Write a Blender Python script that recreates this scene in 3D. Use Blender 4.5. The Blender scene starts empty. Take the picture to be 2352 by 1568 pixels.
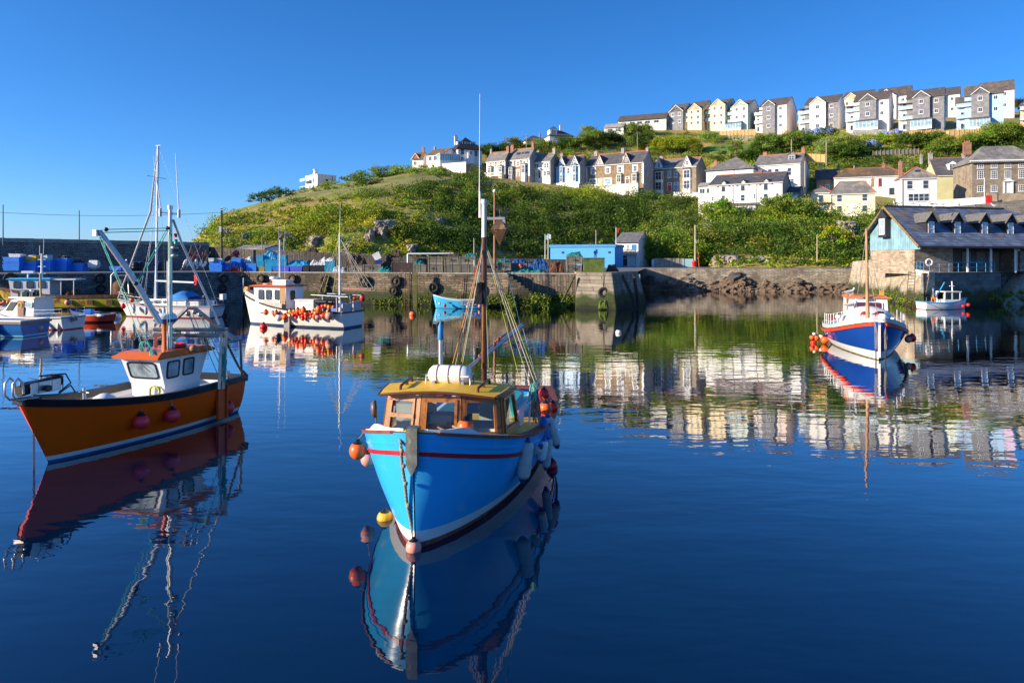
import bpy, bmesh, math, random
import numpy as np
from mathutils import Vector, Matrix
random.seed(7); RNG=np.random.default_rng(7)
F,CU,HV,CH=1568.0,1176.0,596.0,5.0
sc=bpy.context.scene; col=sc.collection
def at(u,v,Y): return Vector(((u-CU)/F*Y, Y, CH-(v-HV)/F*Y))
def X_(u,Y): return (u-CU)/F*Y
def Z_(v,Y): return CH-(v-HV)/F*Y
def wat(u,v):
    Y=CH*F/(v-HV); return Vector(((u-CU)/F*Y,Y,0))
def R(d): return math.radians(d)
def V(*a): return Vector(a)
# ---------------------------------------------------------------- mesh builder
class MB:
    def __init__(s): s.v=[];s.f=[];s.mi=[];s.sm=[];s.M=None
    def add(s,vs,fs,mi=0,smooth=False):
        o=len(s.v)
        for p in vs:
            p=Vector(p); s.v.append(tuple(s.M@p) if s.M else tuple(p))
        for f in fs: s.f.append([i+o for i in f]); s.mi.append(mi); s.sm.append(smooth)
        return s
    def box(s,c,d,rz=0,mi=0,rot=None):
        x,y,z=d[0]/2,d[1]/2,d[2]/2
        vs=[Vector((a*x,b*y,e*z)) for a in(-1,1) for b in(-1,1) for e in(-1,1)]
        m=rot if rot is not None else Matrix.Rotation(rz,3,'Z')
        vs=[m@p+Vector(c) for p in vs]
        return s.add(vs,[(0,1,3,2),(4,6,7,5),(0,4,5,1),(2,3,7,6),(0,2,6,4),(1,5,7,3)],mi)
    def bx(s,x0,x1,y0,y1,z0,z1,mi=0): return s.box(((x0+x1)/2,(y0+y1)/2,(z0+z1)/2),(x1-x0,y1-y0,z1-z0),mi=mi)
    def hexa(s,b,t,mi=0):   # 4 bottom pts, 4 top pts
        return s.add(list(b)+list(t),[(3,2,1,0),(4,5,6,7),(0,1,5,4),(1,2,6,5),(2,3,7,6),(3,0,4,7)],mi)
    def loft(s,rings,close=True,caps=True,mi=0,smooth=True):
        n=len(rings[0]); vs=[p for r in rings for p in r]; fs=[]
        for i in range(len(rings)-1):
            for j in range(n if close else n-1):
                k=(j+1)%n; fs.append((i*n+j,i*n+k,(i+1)*n+k,(i+1)*n+j))
        s.add(vs,fs,mi,smooth)
        if caps and close: s.add(rings[0],[tuple(range(n))[::-1]],mi); s.add(rings[-1],[tuple(range(n))],mi)
        return s
    def tube(s,pts,r,n=6,mi=0,caps=True,smooth=True):
        pts=[Vector(p) for p in pts]; m=len(pts)
        rs=r if isinstance(r,(list,tuple)) else [r]*m
        t=(pts[1]-pts[0]).normalized(); a=Vector((0,0,1)) if abs(t.z)<.9 else Vector((1,0,0))
        nx=t.cross(a).normalized(); rings=[]
        for i in range(m):
            d=(pts[min(i+1,m-1)]-pts[max(i-1,0)]).normalized()
            nx=(nx-d*nx.dot(d)).normalized(); ny=d.cross(nx)
            rings.append([pts[i]+(nx*math.cos(2*math.pi*j/n)+ny*math.sin(2*math.pi*j/n))*rs[i] for j in range(n)])
        return s.loft(rings,True,caps,mi,smooth)
    def rope(s,a,b,sag=0,r=.01,n=8,k=5,mi=0):
        a=Vector(a);b=Vector(b)
        return s.tube([a.lerp(b,i/n)-Vector((0,0,sag*4*(i/n)*(1-i/n))) for i in range(n+1)],r,k,mi)
    def lathe(s,prof,c=(0,0,0),rot=None,n=14,mi=0,smooth=True):  # prof (r,z)
        rings=[]
        for r,z in prof:
            ring=[Vector((max(r,1e-4)*math.cos(2*math.pi*j/n),max(r,1e-4)*math.sin(2*math.pi*j/n),z)) for j in range(n)]
            if rot is not None: ring=[rot@p for p in ring]
            rings.append([p+Vector(c) for p in ring])
        return s.loft(rings,True,True,mi,smooth)
    def ball(s,c,r,n=14,m=9,mi=0,rot=None,sz=1):
        return s.lathe([(r*math.sin(math.pi*i/m),-r*sz*math.cos(math.pi*i/m)) for i in range(m+1)],c,rot,n,mi)
    def torus(s,c,Rr,r,rot=None,n=20,m=8,mi=0):
        rings=[]
        for i in range(n+1):
            a=2*math.pi*i/n; d=Vector((math.cos(a),math.sin(a),0)); ring=[]
            for j in range(m):
                b=2*math.pi*j/m; p=d*(Rr+r*math.cos(b))+Vector((0,0,r*math.sin(b)))
                if rot is not None: p=rot@p
                ring.append(p+Vector(c))
            rings.append(ring)
        return s.loft(rings,True,False,mi)
    def poly(s,pts,mi=0): return s.add(pts,[tuple(range(len(pts)))],mi)
    def prism(s,pts,d,mi=0,mside=None):
        d=Vector(d); n=len(pts); pts=[Vector(p) for p in pts]
        s.add(pts+[p+d for p in pts],[tuple(range(n))[::-1],tuple(range(n,2*n))],mi)
        s.add(pts+[p+d for p in pts],[(i,(i+1)%n,(i+1)%n+n,i+n) for i in range(n)],mi if mside is None else mside)
        return s
    def build(s,name,mats,parent=None,recalc=True,bevel=0,sub=0):
        me=bpy.data.meshes.new(name); me.from_pydata(s.v,[],s.f)
        if not isinstance(mats,(list,tuple)): mats=[mats]
        for m in mats: me.materials.append(m)
        me.polygons.foreach_set('material_index',s.mi); me.polygons.foreach_set('use_smooth',s.sm)
        if recalc and len(s.f)<60000:
            bm=bmesh.new(); bm.from_mesh(me); bmesh.ops.recalc_face_normals(bm,faces=bm.faces); bm.to_mesh(me); bm.free()
        me.update()
        o=bpy.data.objects.new(name,me); col.objects.link(o)
        if parent: o.parent=parent
        if bevel:
            b=o.modifiers.new('bevel','BEVEL'); b.width=bevel; b.segments=2; b.limit_method='ANGLE'; b.angle_limit=.6
        if sub:
            b=o.modifiers.new('sub','SUBSURF'); b.levels=sub; b.render_levels=sub
        return o
def tag(o,label=None,cat=None,group=None,kind=None):
    if label: o['label']=label
    if cat: o['category']=cat
    if group: o['group']=group
    if kind: o['kind']=kind
    return o
def thing(name,label,cat,loc=(0,0,0),rz=0,group=None):
    o=bpy.data.objects.new(name,None); o.empty_display_size=.3; col.objects.link(o)
    o.location=loc; o.rotation_euler=(0,0,rz); return tag(o,label,cat,group)
KIDS={}
def copy_tree(o,parent=None):
    c=o.copy(); col.objects.link(c); c.parent=parent
    for ch in o.children: copy_tree(ch,c)
    return c
# ---------------------------------------------------------------- materials
MC={}
def _n(nt,t,**k):
    n=nt.nodes.new(t)
    for a,b in k.items():
        if a in n.inputs: n.inputs[a].default_value=b
        else: setattr(n,a,b)
    return n
def c4(c): return (c[0],c[1],c[2],1)
def newmat(name):
    m=bpy.data.materials.new(name); m.use_nodes=True; nt=m.node_tree
    return m,nt,nt.nodes['Principled BSDF']
def ramp(nt,src,p0,p1):
    r=_n(nt,'ShaderNodeMapRange'); r.inputs['From Min'].default_value=p0; r.inputs['From Max'].default_value=p1
    nt.links.new(src,r.inputs['Value']); return r.outputs[0]
def mixc(nt,fac,a,b):
    m=_n(nt,'ShaderNodeMix'); m.data_type='RGBA'
    for k,x in ((0,fac),(6,a),(7,b)):
        if hasattr(x,'links'): nt.links.new(x,m.inputs[k])
        else: m.inputs[k].default_value=c4(x) if k else x
    return m.outputs[2]
def noise(nt,vec,s,det=3,rough=.55):
    n=_n(nt,'ShaderNodeTexNoise'); n.inputs['Scale'].default_value=s; n.inputs['Detail'].default_value=det; n.inputs['Roughness'].default_value=rough
    nt.links.new(vec,n.inputs['Vector']); return n.outputs[0]
def bumpn(nt,h,st,dist,P):
    b=_n(nt,'ShaderNodeBump'); b.inputs['Strength'].default_value=st; b.inputs['Distance'].default_value=dist
    nt.links.new(h,b.inputs['Height']); nt.links.new(b.outputs[0],P.inputs['Normal'])
def obj_vec(nt,scale=(1,1,1)):
    t=_n(nt,'ShaderNodeTexCoord'); m=_n(nt,'ShaderNodeMapping'); m.inputs['Scale'].default_value=scale
    nt.links.new(t.outputs['Object'],m.inputs['Vector']); return m.outputs[0]
def mat(name,c=(.5,.5,.5),rough=.5,metal=0,var=.15,s=3,c2=None,t2=.62,s2=None,bump=0,bs=20,bd=.02,sx=(1,1,1),trans=0,ior=1.45,spec=.5):
    if name in MC: return MC[name]
    m,nt,P=newmat(name); vec=obj_vec(nt,sx)
    a=tuple(x*(1-var) for x in c); b=tuple(min(1,x*(1+var)) for x in c)
    cc=mixc(nt,ramp(nt,noise(nt,vec,s),.3,.7),a,b)
    if c2: cc=mixc(nt,ramp(nt,noise(nt,vec,s2 or s*1.7,5,.65),t2-.05,t2+.06),cc,c2)
    nt.links.new(cc,P.inputs['Base Color'])
    P.inputs['Roughness'].default_value=rough; P.inputs['Metallic'].default_value=metal
    P.inputs['Transmission Weight'].default_value=trans; P.inputs['IOR'].default_value=ior; P.inputs['Specular IOR Level'].default_value=spec
    if bump: bumpn(nt,noise(nt,vec,bs,4),bump,bd,P)
    MC[name]=m; return m
def brick(name,c1,c2,mortar,bw,bh,ms=.02,dist=.1,rough=.85,bump=.5,stain=None,ts=.6,ss=.35,weed=False,vert=False,low=None,off=.5,squash=1):
    """stone, slate or plank pattern in object space: u = x+y, v = z"""
    if name in MC: return MC[name]
    m,nt,P=newmat(name); t=_n(nt,'ShaderNodeTexCoord'); sp=_n(nt,'ShaderNodeSeparateXYZ'); nt.links.new(t.outputs['Object'],sp.inputs[0])
    ad=_n(nt,'ShaderNodeMath',operation='ADD'); nt.links.new(sp.outputs[0],ad.inputs[0]); nt.links.new(sp.outputs[1],ad.inputs[1])
    cb=_n(nt,'ShaderNodeCombineXYZ')
    nt.links.new(ad.outputs[0],cb.inputs[1 if vert else 0]); nt.links.new(sp.outputs[2],cb.inputs[0 if vert else 1])
    nz=_n(nt,'ShaderNodeTexNoise'); nz.inputs['Scale'].default_value=1.3/max(bh,.2); nt.links.new(cb.outputs[0],nz.inputs['Vector'])
    vm=_n(nt,'ShaderNodeVectorMath',operation='MULTIPLY_ADD'); nt.links.new(nz.outputs['Color'],vm.inputs[0]); vm.inputs[1].default_value=(dist,dist,0); nt.links.new(cb.outputs[0],vm.inputs[2])
    b=_n(nt,'ShaderNodeTexBrick'); nt.links.new(vm.outputs[0],b.inputs['Vector']); b.offset=off
    b.inputs['Color1'].default_value=c4(c1); b.inputs['Color2'].default_value=c4(c2); b.inputs['Mortar'].default_value=c4(mortar)
    b.inputs['Scale'].default_value=1; b.inputs['Mortar Size'].default_value=ms; b.inputs['Brick Width'].default_value=bw; b.inputs['Row Height'].default_value=bh; b.inputs['Mortar Smooth'].default_value=.4
    cc=b.outputs[0]
    n2=noise(nt,t.outputs['Object'],.9,4)
    hs=_n(nt,'ShaderNodeHueSaturation'); nt.links.new(cc,hs.inputs['Color']); nt.links.new(ramp(nt,n2,.2,.8),hs.inputs['Value'])
    hs2=_n(nt,'ShaderNodeMapRange'); hs2.inputs['From Min'].default_value=.3; hs2.inputs['From Max'].default_value=.7; hs2.inputs['To Min'].default_value=.7; hs2.inputs['To Max'].default_value=1.3
    nt.links.new(n2,hs2.inputs['Value']); nt.links.new(hs2.outputs[0],hs.inputs['Value']); cc=hs.outputs[0]
    if stain: cc=mixc(nt,ramp(nt,noise(nt,t.outputs['Object'],ss,6,.7),ts-.04,ts+.08),cc,stain)
    if weed:   # real weed and algae growing on the lower tidal stone
        zz=_n(nt,'ShaderNodeMath',operation='MULTIPLY_ADD'); nt.links.new(noise(nt,t.outputs['Object'],.5,5),zz.inputs[0]); zz.inputs[1].default_value=-2.6; nt.links.new(sp.outputs[2],zz.inputs[2])
        cc=mixc(nt,ramp(nt,zz.outputs[0],.55,-.1),cc,(.035,.05,.012))
        cc=mixc(nt,ramp(nt,zz.outputs[0],-.6,-1.1),cc,(.012,.016,.008))
    nt.links.new(cc,P.inputs['Base Color']); P.inputs['Roughness'].default_value=rough
    mx=_n(nt,'ShaderNodeMath',operation='MULTIPLY_ADD'); nt.links.new(b.outputs['Fac'],mx.inputs[0]); mx.inputs[1].default_value=-1.0; nt.links.new(noise(nt,t.outputs['Object'],4/max(bh,.1)*.5,4),mx.inputs[2])
    bumpn(nt,mx.outputs[0],bump,.04,P)
    MC[name]=m; return m
# ---------------------------------------------------------------- camera, light, sky
cam=bpy.data.cameras.new('camera'); co=bpy.data.objects.new('camera',cam); col.objects.link(co)
co.location=(0,0,CH); co.rotation_euler=(R(90),0,0); cam.sensor_width=36; cam.lens=36*F/2352; cam.shift_y=-(784-HV)/2352.0; cam.clip_end=6000; cam.clip_start=.1
sc.camera=co
SUN_EL=R(16); SUN=Vector((-.945,-.327,0)).normalized()*math.cos(SUN_EL)+Vector((0,0,math.sin(SUN_EL)))
sl=bpy.data.lights.new('sun','SUN'); sl.energy=4.1; sl.angle=R(.5); sl.color=(1,.83,.62)
so=bpy.data.objects.new('sun',sl); col.objects.link(so); so.rotation_euler=SUN.to_track_quat('Z','Y').to_euler(); so.location=(-60,-30,60)
w=bpy.data.worlds.new('World'); sc.world=w; w.use_nodes=True; nt=w.node_tree
bg=nt.nodes['Background']; sky=nt.nodes.new('ShaderNodeTexSky'); sky.sky_type='NISHITA'; sky.sun_disc=False
sky.sun_elevation=R(30); sky.sun_rotation=math.atan2(SUN.x,SUN.y); sky.dust_density=.5; sky.ozone_density=10; sky.air_density=.8
hs=nt.nodes.new('ShaderNodeHueSaturation'); hs.inputs['Saturation'].default_value=1.11
nt.links.new(sky.outputs[0],hs.inputs['Color']); nt.links.new(hs.outputs[0],bg.inputs[0]); bg.inputs[1].default_value=.09
sc.view_settings.view_transform='Standard'; sc.view_settings.look='None'; sc.view_settings.exposure=1.1; sc.view_settings.gamma=1
sc.cycles.max_bounces=6; sc.cycles.transparent_max_bounces=12; sc.cycles.caustics_reflective=False; sc.cycles.caustics_refractive=False
sc.cycles.use_denoising=True; sc.cycles.sample_clamp_indirect=5
# ---------------------------------------------------------------- shared materials
WHITE=mat('white_render',(.78,.76,.72),.7,var=.05,s=.6,c2=(.62,.6,.55),t2=.68,s2=1.2)
CREAM=mat('cream_render',(.78,.68,.46),.75,var=.05,s=.6)
GLASS=mat('window_glass',(.035,.05,.07),.06,var=.5,s=.7,spec=.9)
GLASSB=mat('pale_glass',(.25,.38,.45),.08,var=.4,s=1,spec=.9)
STEEL=mat('stainless_steel',(.50,.51,.53),.42,.85,var=.12,s=6)
ALU=mat('galvanised_metal',(.34,.34,.35),.42,.8,var=.2,s=8,c2=(.22,.16,.11),t2=.7)
RUBBER=mat('black_rubber',(.016,.016,.017),.75,var=.3,s=8,bump=.3,bs=14)
BLACK=mat('black_paint',(.012,.013,.016),.35,var=.3,s=4)
RUST=mat('rusty_iron',(.16,.07,.035),.9,var=.35,s=9,c2=(.05,.03,.02),t2=.55,bump=.4)
WOODG=mat('weathered_wood',(.26,.23,.18),.85,var=.3,s=5,sx=(1,1,6),bump=.3)
WOODN=mat('new_timber',(.52,.34,.14),.75,var=.2,s=3,sx=(1,1,5))
PVCW=mat('white_gloss_paint',(.8,.8,.8),.25,var=.04,s=2)
BOATW=mat('boat_white',(.74,.74,.73),.25,var=.05,s=1.5,c2=(.55,.47,.38),t2=.7,s2=2.2)
NYLON=mat('teal_rope',(.12,.5,.42),.8,var=.25,s=15)
HEMP=mat('old_rope',(.30,.25,.17),.9,var=.3,s=20,bump=.4,bs=60)
ORANGE=mat('orange_buoy',(.85,.13,.02),.35,var=.12,s=4,c2=(.55,.12,.05),t2=.68)
RED=mat('red_buoy',(.85,.025,.02),.3,var=.12,s=4)
PINK=mat('faded_pink_buoy',(.75,.3,.24),.5,var=.2,s=5,c2=(.55,.2,.14))
YELB=mat('yellow_buoy',(.75,.42,.02),.4,var=.2,s=5)
WHB=mat('white_buoy',(.75,.74,.70),.4,var=.1,s=5,c2=(.5,.42,.36),t2=.66)
BLUEP=mat('blue_plastic',(.02,.2,.72),.45,var=.15,s=2.5)
# ================================================================ terrain
COLS={
430:[(150,640),(158,620),(166,600),(174,590),(182,580),(190,575),(200,572),(215,580),(230,600),(300,640)],
445:[(145,632),(150,600),(156,575),(162,560),(170,556),(180,555),(190,556),(205,560),(225,580),(300,640)],
510:[(140,630),(144,585),(150,545),(158,512),(168,496),(178,490),(190,492),(210,500),(230,520),(300,620)],
600:[(135,630),(140,580),(148,530),(158,495),(170,475),(182,466),(195,463),(215,466),(240,480),(300,560)],
700:[(132,630),(138,580),(148,520),(160,480),(175,458),(190,450),(210,443),(235,438),(260,445),(320,520)],
850:[(130,630),(138,580),(148,520),(160,470),(175,440),(190,432),(210,422),(232,413),(260,420),(320,480)],
950:[(130,630),(140,575),(152,510),(165,455),(180,425),(195,412),(212,400),(235,386),(260,385),(320,430)],
1060:[(135,630),(145,570),(158,505),(172,450),(188,418),(198,408),(212,395),(230,372),(255,362),(320,400)],
1120:[(140,630),(150,570),(162,505),(178,450),(195,412),(203,407),(216,402),(235,378),(262,348),(330,380)],
1300:[(150,630),(158,570),(170,510),(183,460),(197,428),(204,424),(218,415),(245,360),(285,322),(340,318)],
1500:[(150,630),(158,575),(168,520),(182,470),(196,445),(202,442),(216,432),(245,370),(290,300),(340,292)],
1610:[(145,630),(153,580),(163,530),(176,480),(188,456),(198,446),(212,432),(240,370),(288,299),(340,290)],
1640:[(125,622),(135,585),(147,535),(157,502),(164,494),(176,485),(200,432),(240,360),(285,302),(340,292)],
1800:[(120,622),(130,585),(143,535),(156,502),(163,494),(174,485),(198,430),(235,360),(280,305),(340,285)],
1900:[(118,622),(128,590),(140,540),(155,502),(163,493),(174,480),(195,430),(225,365),(265,302),(330,270)],
2000:[(115,622),(126,590),(138,540),(152,508),(162,493),(174,475),(190,430),(215,365),(250,300),(320,262)],
2100:[(112,625),(125,585),(138,545),(150,510),(163,478),(176,468),(192,430),(212,365),(238,300),(310,258)],
2230:[(110,625),(122,580),(134,545),(146,510),(160,470),(175,455),(190,440),(207,370),(228,299),(300,258)],
2800:[(100,625),(112,580),(124,540),(136,505),(150,460),(165,445),(180,440),(195,370),(217,292),(285,250)]}
CK=sorted(COLS); CA=np.array([COLS[k] for k in CK],float)
def knots(u):
    u=min(max(u,CK[0]),CK[-1]); i=0
    while i<len(CK)-2 and u>CK[i+1]: i+=1
    t=(u-CK[i])/(CK[i+1]-CK[i]); k=CA[i]*(1-t)+CA[i+1]*t
    return k[:,0],CH-(k[:,1]-HV)/F*k[:,0]
def ground(u,Y):
    ys,zs=knots(u); return float(np.interp(Y,ys,zs))
def ground_at(u,Y): return Vector((X_(u,Y),Y,ground(u,Y)))
GRASSM,nt,P=newmat('hill_ground'); vec=obj_vec(nt)
n1=noise(nt,vec,.035,5,.6); n2=noise(nt,vec,.25,5,.65)
cc=mixc(nt,ramp(nt,n2,.38,.62),(.14,.19,.03),(.34,.30,.07)); cc=mixc(nt,ramp(nt,n1,.42,.6),cc,(.40,.28,.09))
ge=_n(nt,'ShaderNodeNewGeometry'); sp=_n(nt,'ShaderNodeSeparateXYZ'); nt.links.new(ge.outputs['Normal'],sp.inputs[0])
rk=mixc(nt,ramp(nt,noise(nt,vec,.4,6,.7),.35,.65),(.18,.15,.11),(.42,.37,.31))
mm=_n(nt,'ShaderNodeMath',operation='MULTIPLY_ADD'); nt.links.new(noise(nt,vec,.09,3),mm.inputs[0]); mm.inputs[1].default_value=1.2; nt.links.new(sp.outputs[2],mm.inputs[2])
cc=mixc(nt,ramp(nt,mm.outputs[0],1.27,1.17),cc,rk)
nt.links.new(cc,P.inputs['Base Color']); P.inputs['Roughness'].default_value=1; bumpn(nt,noise(nt,vec,1.6,6,.7),.8,.5,P)
def relief(x,y,z,k):
    """gullies and spurs of the cliff: offset towards the harbour"""
    from mathutils import noise as N
    if k<.3 or k>4.0: return 0.0
    e=min(1,(k-.3)/.7)*min(1,max(0,(3.6-k)/.9)) if k<3.6 else 0
    return e*(3.6*N.noise(Vector((x*.055,3.1,z*.012)))+2.0*N.noise(Vector((x*.14,7.7,z*.05))))
def terrain():
    us=np.arange(430,2801,7.0); rows=[]; sub=7
    for u in us:
        ys,zs=knots(u); r=[]
        for k in range(9):
            for j in range(sub):
                t=j/sub; r.append((ys[k]+(ys[k+1]-ys[k])*t, zs[k]+(zs[k+1]-zs[k])*t, k+t))
        r.append((ys[9],zs[9],9)); rows.append(r)
    b=MB(); n=len(rows[0]); vs=[]
    from mathutils import noise as N
    for u,r in zip(us,rows):
        for (y,z,k) in r:
            x=X_(u,y); amp=1.6 if .6<k<3.2 else .35
            if k<.2: amp=.1
            d=N.fractal(Vector((x*.06,y*.06,z*.09)),1,2,5)*amp
            c=N.fractal(Vector((x*.25,y*.25,z*.25+7)),1,2,3)*amp*.35
            vs.append((x,y-d-c-relief(x,y,z,k),z+d*.4))
    fs=[(i*n+j,(i+1)*n+j,(i+1)*n+j+1,i*n+j+1) for i in range(len(us)-1) for j in range(n-1)]
    b.add(vs,fs,0,True); tag(b.build('hill',GRASSM,recalc=False),kind='structure')
terrain()
# ---------------------------------------------------------------- water
WAT,nt,P=newmat('harbour_water'); t=_n(nt,'ShaderNodeTexCoord')
def mapv(s):
    m=_n(nt,'ShaderNodeMapping'); m.inputs['Scale'].default_value=s; m.inputs['Rotation'].default_value=(0,0,R(8)); nt.links.new(t.outputs['Object'],m.inputs['Vector']); return m.outputs[0]
a=noise(nt,mapv((.55,1.5,1)),1.0,2,.5); bq=noise(nt,mapv((2.2,5.0,1)),1.0,2,.5); cq=noise(nt,mapv((.12,.2,1)),1.0,2,.5)
m1=_n(nt,'ShaderNodeMath',operation='MULTIPLY_ADD'); nt.links.new(bq,m1.inputs[0]); m1.inputs[1].default_value=.16; nt.links.new(a,m1.inputs[2])
# calm patches and rippled patches
m2=_n(nt,'ShaderNodeMath',operation='MULTIPLY'); nt.links.new(m1.outputs[0],m2.inputs[0])
mr=_n(nt,'ShaderNodeMapRange'); mr.inputs['From Min'].default_value=.35; mr.inputs['From Max'].default_value=.65; mr.inputs['To Min'].default_value=.45; mr.inputs['To Max'].default_value=1.2; nt.links.new(cq,mr.inputs['Value']); nt.links.new(mr.outputs[0],m2.inputs[1])
cc=mixc(nt,ramp(nt,noise(nt,mapv((.15,.15,1)),1,3),.3,.7),(.0,.008,.042),(.0,.014,.040))
nt.nodes.remove(P); ou=nt.nodes['Material Output']; bmp=_n(nt,'ShaderNodeBump'); bmp.inputs['Strength'].default_value=1; bmp.inputs['Distance'].default_value=.010; nt.links.new(m2.outputs[0],bmp.inputs['Height'])
df=_n(nt,'ShaderNodeBsdfDiffuse'); gs=_n(nt,'ShaderNodeBsdfGlossy'); gs.inputs['Roughness'].default_value=.012; fr0=_n(nt,'ShaderNodeFresnel'); fr0.inputs['IOR'].default_value=1.33; ml=_n(nt,'ShaderNodeMath',operation='MULTIPLY'); ml.use_clamp=True; ml.inputs[1].default_value=2.5; mxs=_n(nt,'ShaderNodeMixShader')
for n_ in (gs,fr0): nt.links.new(bmp.outputs[0],n_.inputs['Normal'])
nt.links.new(cc,df.inputs['Color']); nt.links.new(fr0.outputs[0],ml.inputs[0]); nt.links.new(ml.outputs[0],mxs.inputs[0]); nt.links.new(df.outputs[0],mxs.inputs[1]); nt.links.new(gs.outputs[0],mxs.inputs[2]); nt.links.new(mxs.outputs[0],ou.inputs['Surface'])
b=MB(); b.add([(-3000,-200,0),(3000,-200,0),(3000,5000,0),(-3000,5000,0)],[(0,1,2,3)])
tag(b.build('harbour_water',WAT),kind='structure')
# ---------------------------------------------------------------- quay, pier and land
PIERST=brick('pier_stone',(.24,.185,.12),(.10,.078,.055),(.04,.034,.028),.7,.26,.02,.42,.95,1,stain=(.055,.045,.03),ts=.52,weed=True)
PIERV=brick('upright_pier_stone',(.22,.17,.12),(.10,.08,.06),(.03,.025,.02),1.1,.22,.02,.16,.95,.9,stain=(.30,.26,.2),ts=.64,weed=True,vert=True)
BASTST=brick('bastion_stone',(.30,.26,.20),(.20,.17,.13),(.10,.09,.075),1.1,.38,.018,.16,.95,.8,stain=(.36,.22,.08),ts=.68,weed=True)
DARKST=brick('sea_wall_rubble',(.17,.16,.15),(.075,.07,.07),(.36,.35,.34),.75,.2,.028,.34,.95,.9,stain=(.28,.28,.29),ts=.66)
CONC=mat('concrete_coping',(.30,.28,.25),.9,var=.2,s=1.5,c2=(.12,.12,.06),t2=.62,bump=.2)
ROADM=mat('tarmac',(.16,.155,.15),.95,var=.2,s=.8,c2=(.24,.22,.19),t2=.65,bump=.15)
A0=V(X_(-90,66.5),66.5,0); A1=V(X_(558,80.5),80.5,0); A2=V(X_(1168,71.2),71.2,0); A3=V(X_(1327,69.3),69.3,0)
QZ=3.45
def wallseg(b,p,q,z0,z1,th,mi=0,batter=0,n=1):
    d=(q-p); d.z=0; nrm=Vector((-d.y,d.x,0)).normalized()   # points away from camera for left to right
    o=nrm*batter
    P0=[V(p.x,p.y,z0),V(q.x,q.y,z0),V(q.x,q.y,z0)+nrm*th,V(p.x,p.y,z0)+nrm*th]
    P1=[V(p.x,p.y,z1)+o,V(q.x,q.y,z1)+o,V(q.x,q.y,z1)+nrm*th,V(p.x,p.y,z1)+nrm*th]
    b.hexa(P0,P1,mi)
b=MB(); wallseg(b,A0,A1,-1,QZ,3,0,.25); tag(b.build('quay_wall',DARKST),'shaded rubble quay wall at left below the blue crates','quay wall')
b=MB(); wallseg(b,A1,A2,-1,QZ,3,0,.2); tag(b.build('pier_wall',PIERST),'sunlit stone pier wall hung with tyres behind the white boat','pier wall')
b=MB(); o1=V(0,1.6,0); wallseg(b,A2+o1,A3+o1,-1,QZ,3,0,.1); tag(b.build('pier_wall',PIERV),'pier wall of upright stones behind the stone steps','pier wall')
# coping and deck surface
def up(p,z): return V(p.x,p.y,z)
b=MB(); 
for p,q in ((A0,A1),(A1,A2)):
    nn=Vector((-(q-p).y,(q-p).x,0)).normalized()
    b.hexa([up(p-nn*-.12,QZ),up(q-nn*-.12,QZ),up(q+nn*.9,QZ),up(p+nn*.9,QZ)],[up(p-nn*-.12,QZ+.14),up(q-nn*-.12,QZ+.14),up(q+nn*.9,QZ+.14),up(p+nn*.9,QZ+.14)])
b.hexa([up(A2+V(0,1.6,0),QZ),up(A3+V(0,1.6,0),QZ),up(A3+V(0,2.4,0),QZ),up(A2+V(0,2.4,0),QZ)],[up(A2+V(0,1.6,0),QZ+.14),up(A3+V(0,1.6,0),QZ+.14),up(A3+V(0,2.4,0),QZ+.14),up(A2+V(0,2.4,0),QZ+.14)])
tag(b.build('quay_edge',CONC),kind='structure')
B1=V(X_(1415,67.3),67.3,0); B2=V(X_(1484,77),77,0); RD0=V(X_(1484,112),112,0); RD1=V(X_(1965,105),105,0)
b=MB(); pts=[up(A0,QZ+.1)+V(.6,.9,0),up(A1,QZ+.1)+V(0,.9,0),up(A2,QZ+.1)+V(0,1.9,0),up(A3,QZ+.1)+V(0,1.9,0),V(B1.x-.5,B1.y+1,QZ+.1),V(B2.x-1.2,B2.y,QZ+.1),up(RD0,QZ+.1)+V(0,.5,0),up(RD1,QZ+.1)+V(0,.5,0),V(95,118,QZ+.1),V(95,170,QZ+.1),V(-66,170,QZ+.1),V(-66,88,QZ+.1),V(-75,80,QZ+.1)]
b.poly(pts); tag(b.build('quay_road',ROADM),kind='structure')
# bastion (pier head)
b=MB(); top=[up(A3,QZ+.25)+V(0,.6,0),V(B1.x-.3,B1.y+.7,QZ+.25),V(B2.x-.9,B2.y,QZ+.25),V(A3.x,B2.y,QZ+.25)]
bot=[up(A3,-1)+V(-.3,-.1,0),V(B1.x+.15,B1.y-.1,-1),V(B2.x+.4,B2.y,-1),V(A3.x,B2.y,-1)]
b.hexa(bot,top); tag(b.build('pier_head',BASTST,bevel=.12),'battered stone pier head with square blocks at end of pier','pier head')
# stone steps down the pier
b=MB(); ns=11
for i in range(ns):
    ua=1170+i*8.6; p=V(X_(ua,70.9),70.9-.02*i,0); q=V(X_(ua+8.6,70.9),70.9-.02*i,0)
    z=QZ-.05-(i+.6)*.29; b.bx(p.x,q.x+.02,p.y-.9,p.y+1.9,-1,z)
tag(b.build('stone_steps',PIERST),'stone steps running down the pier wall into weed','steps')
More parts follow.
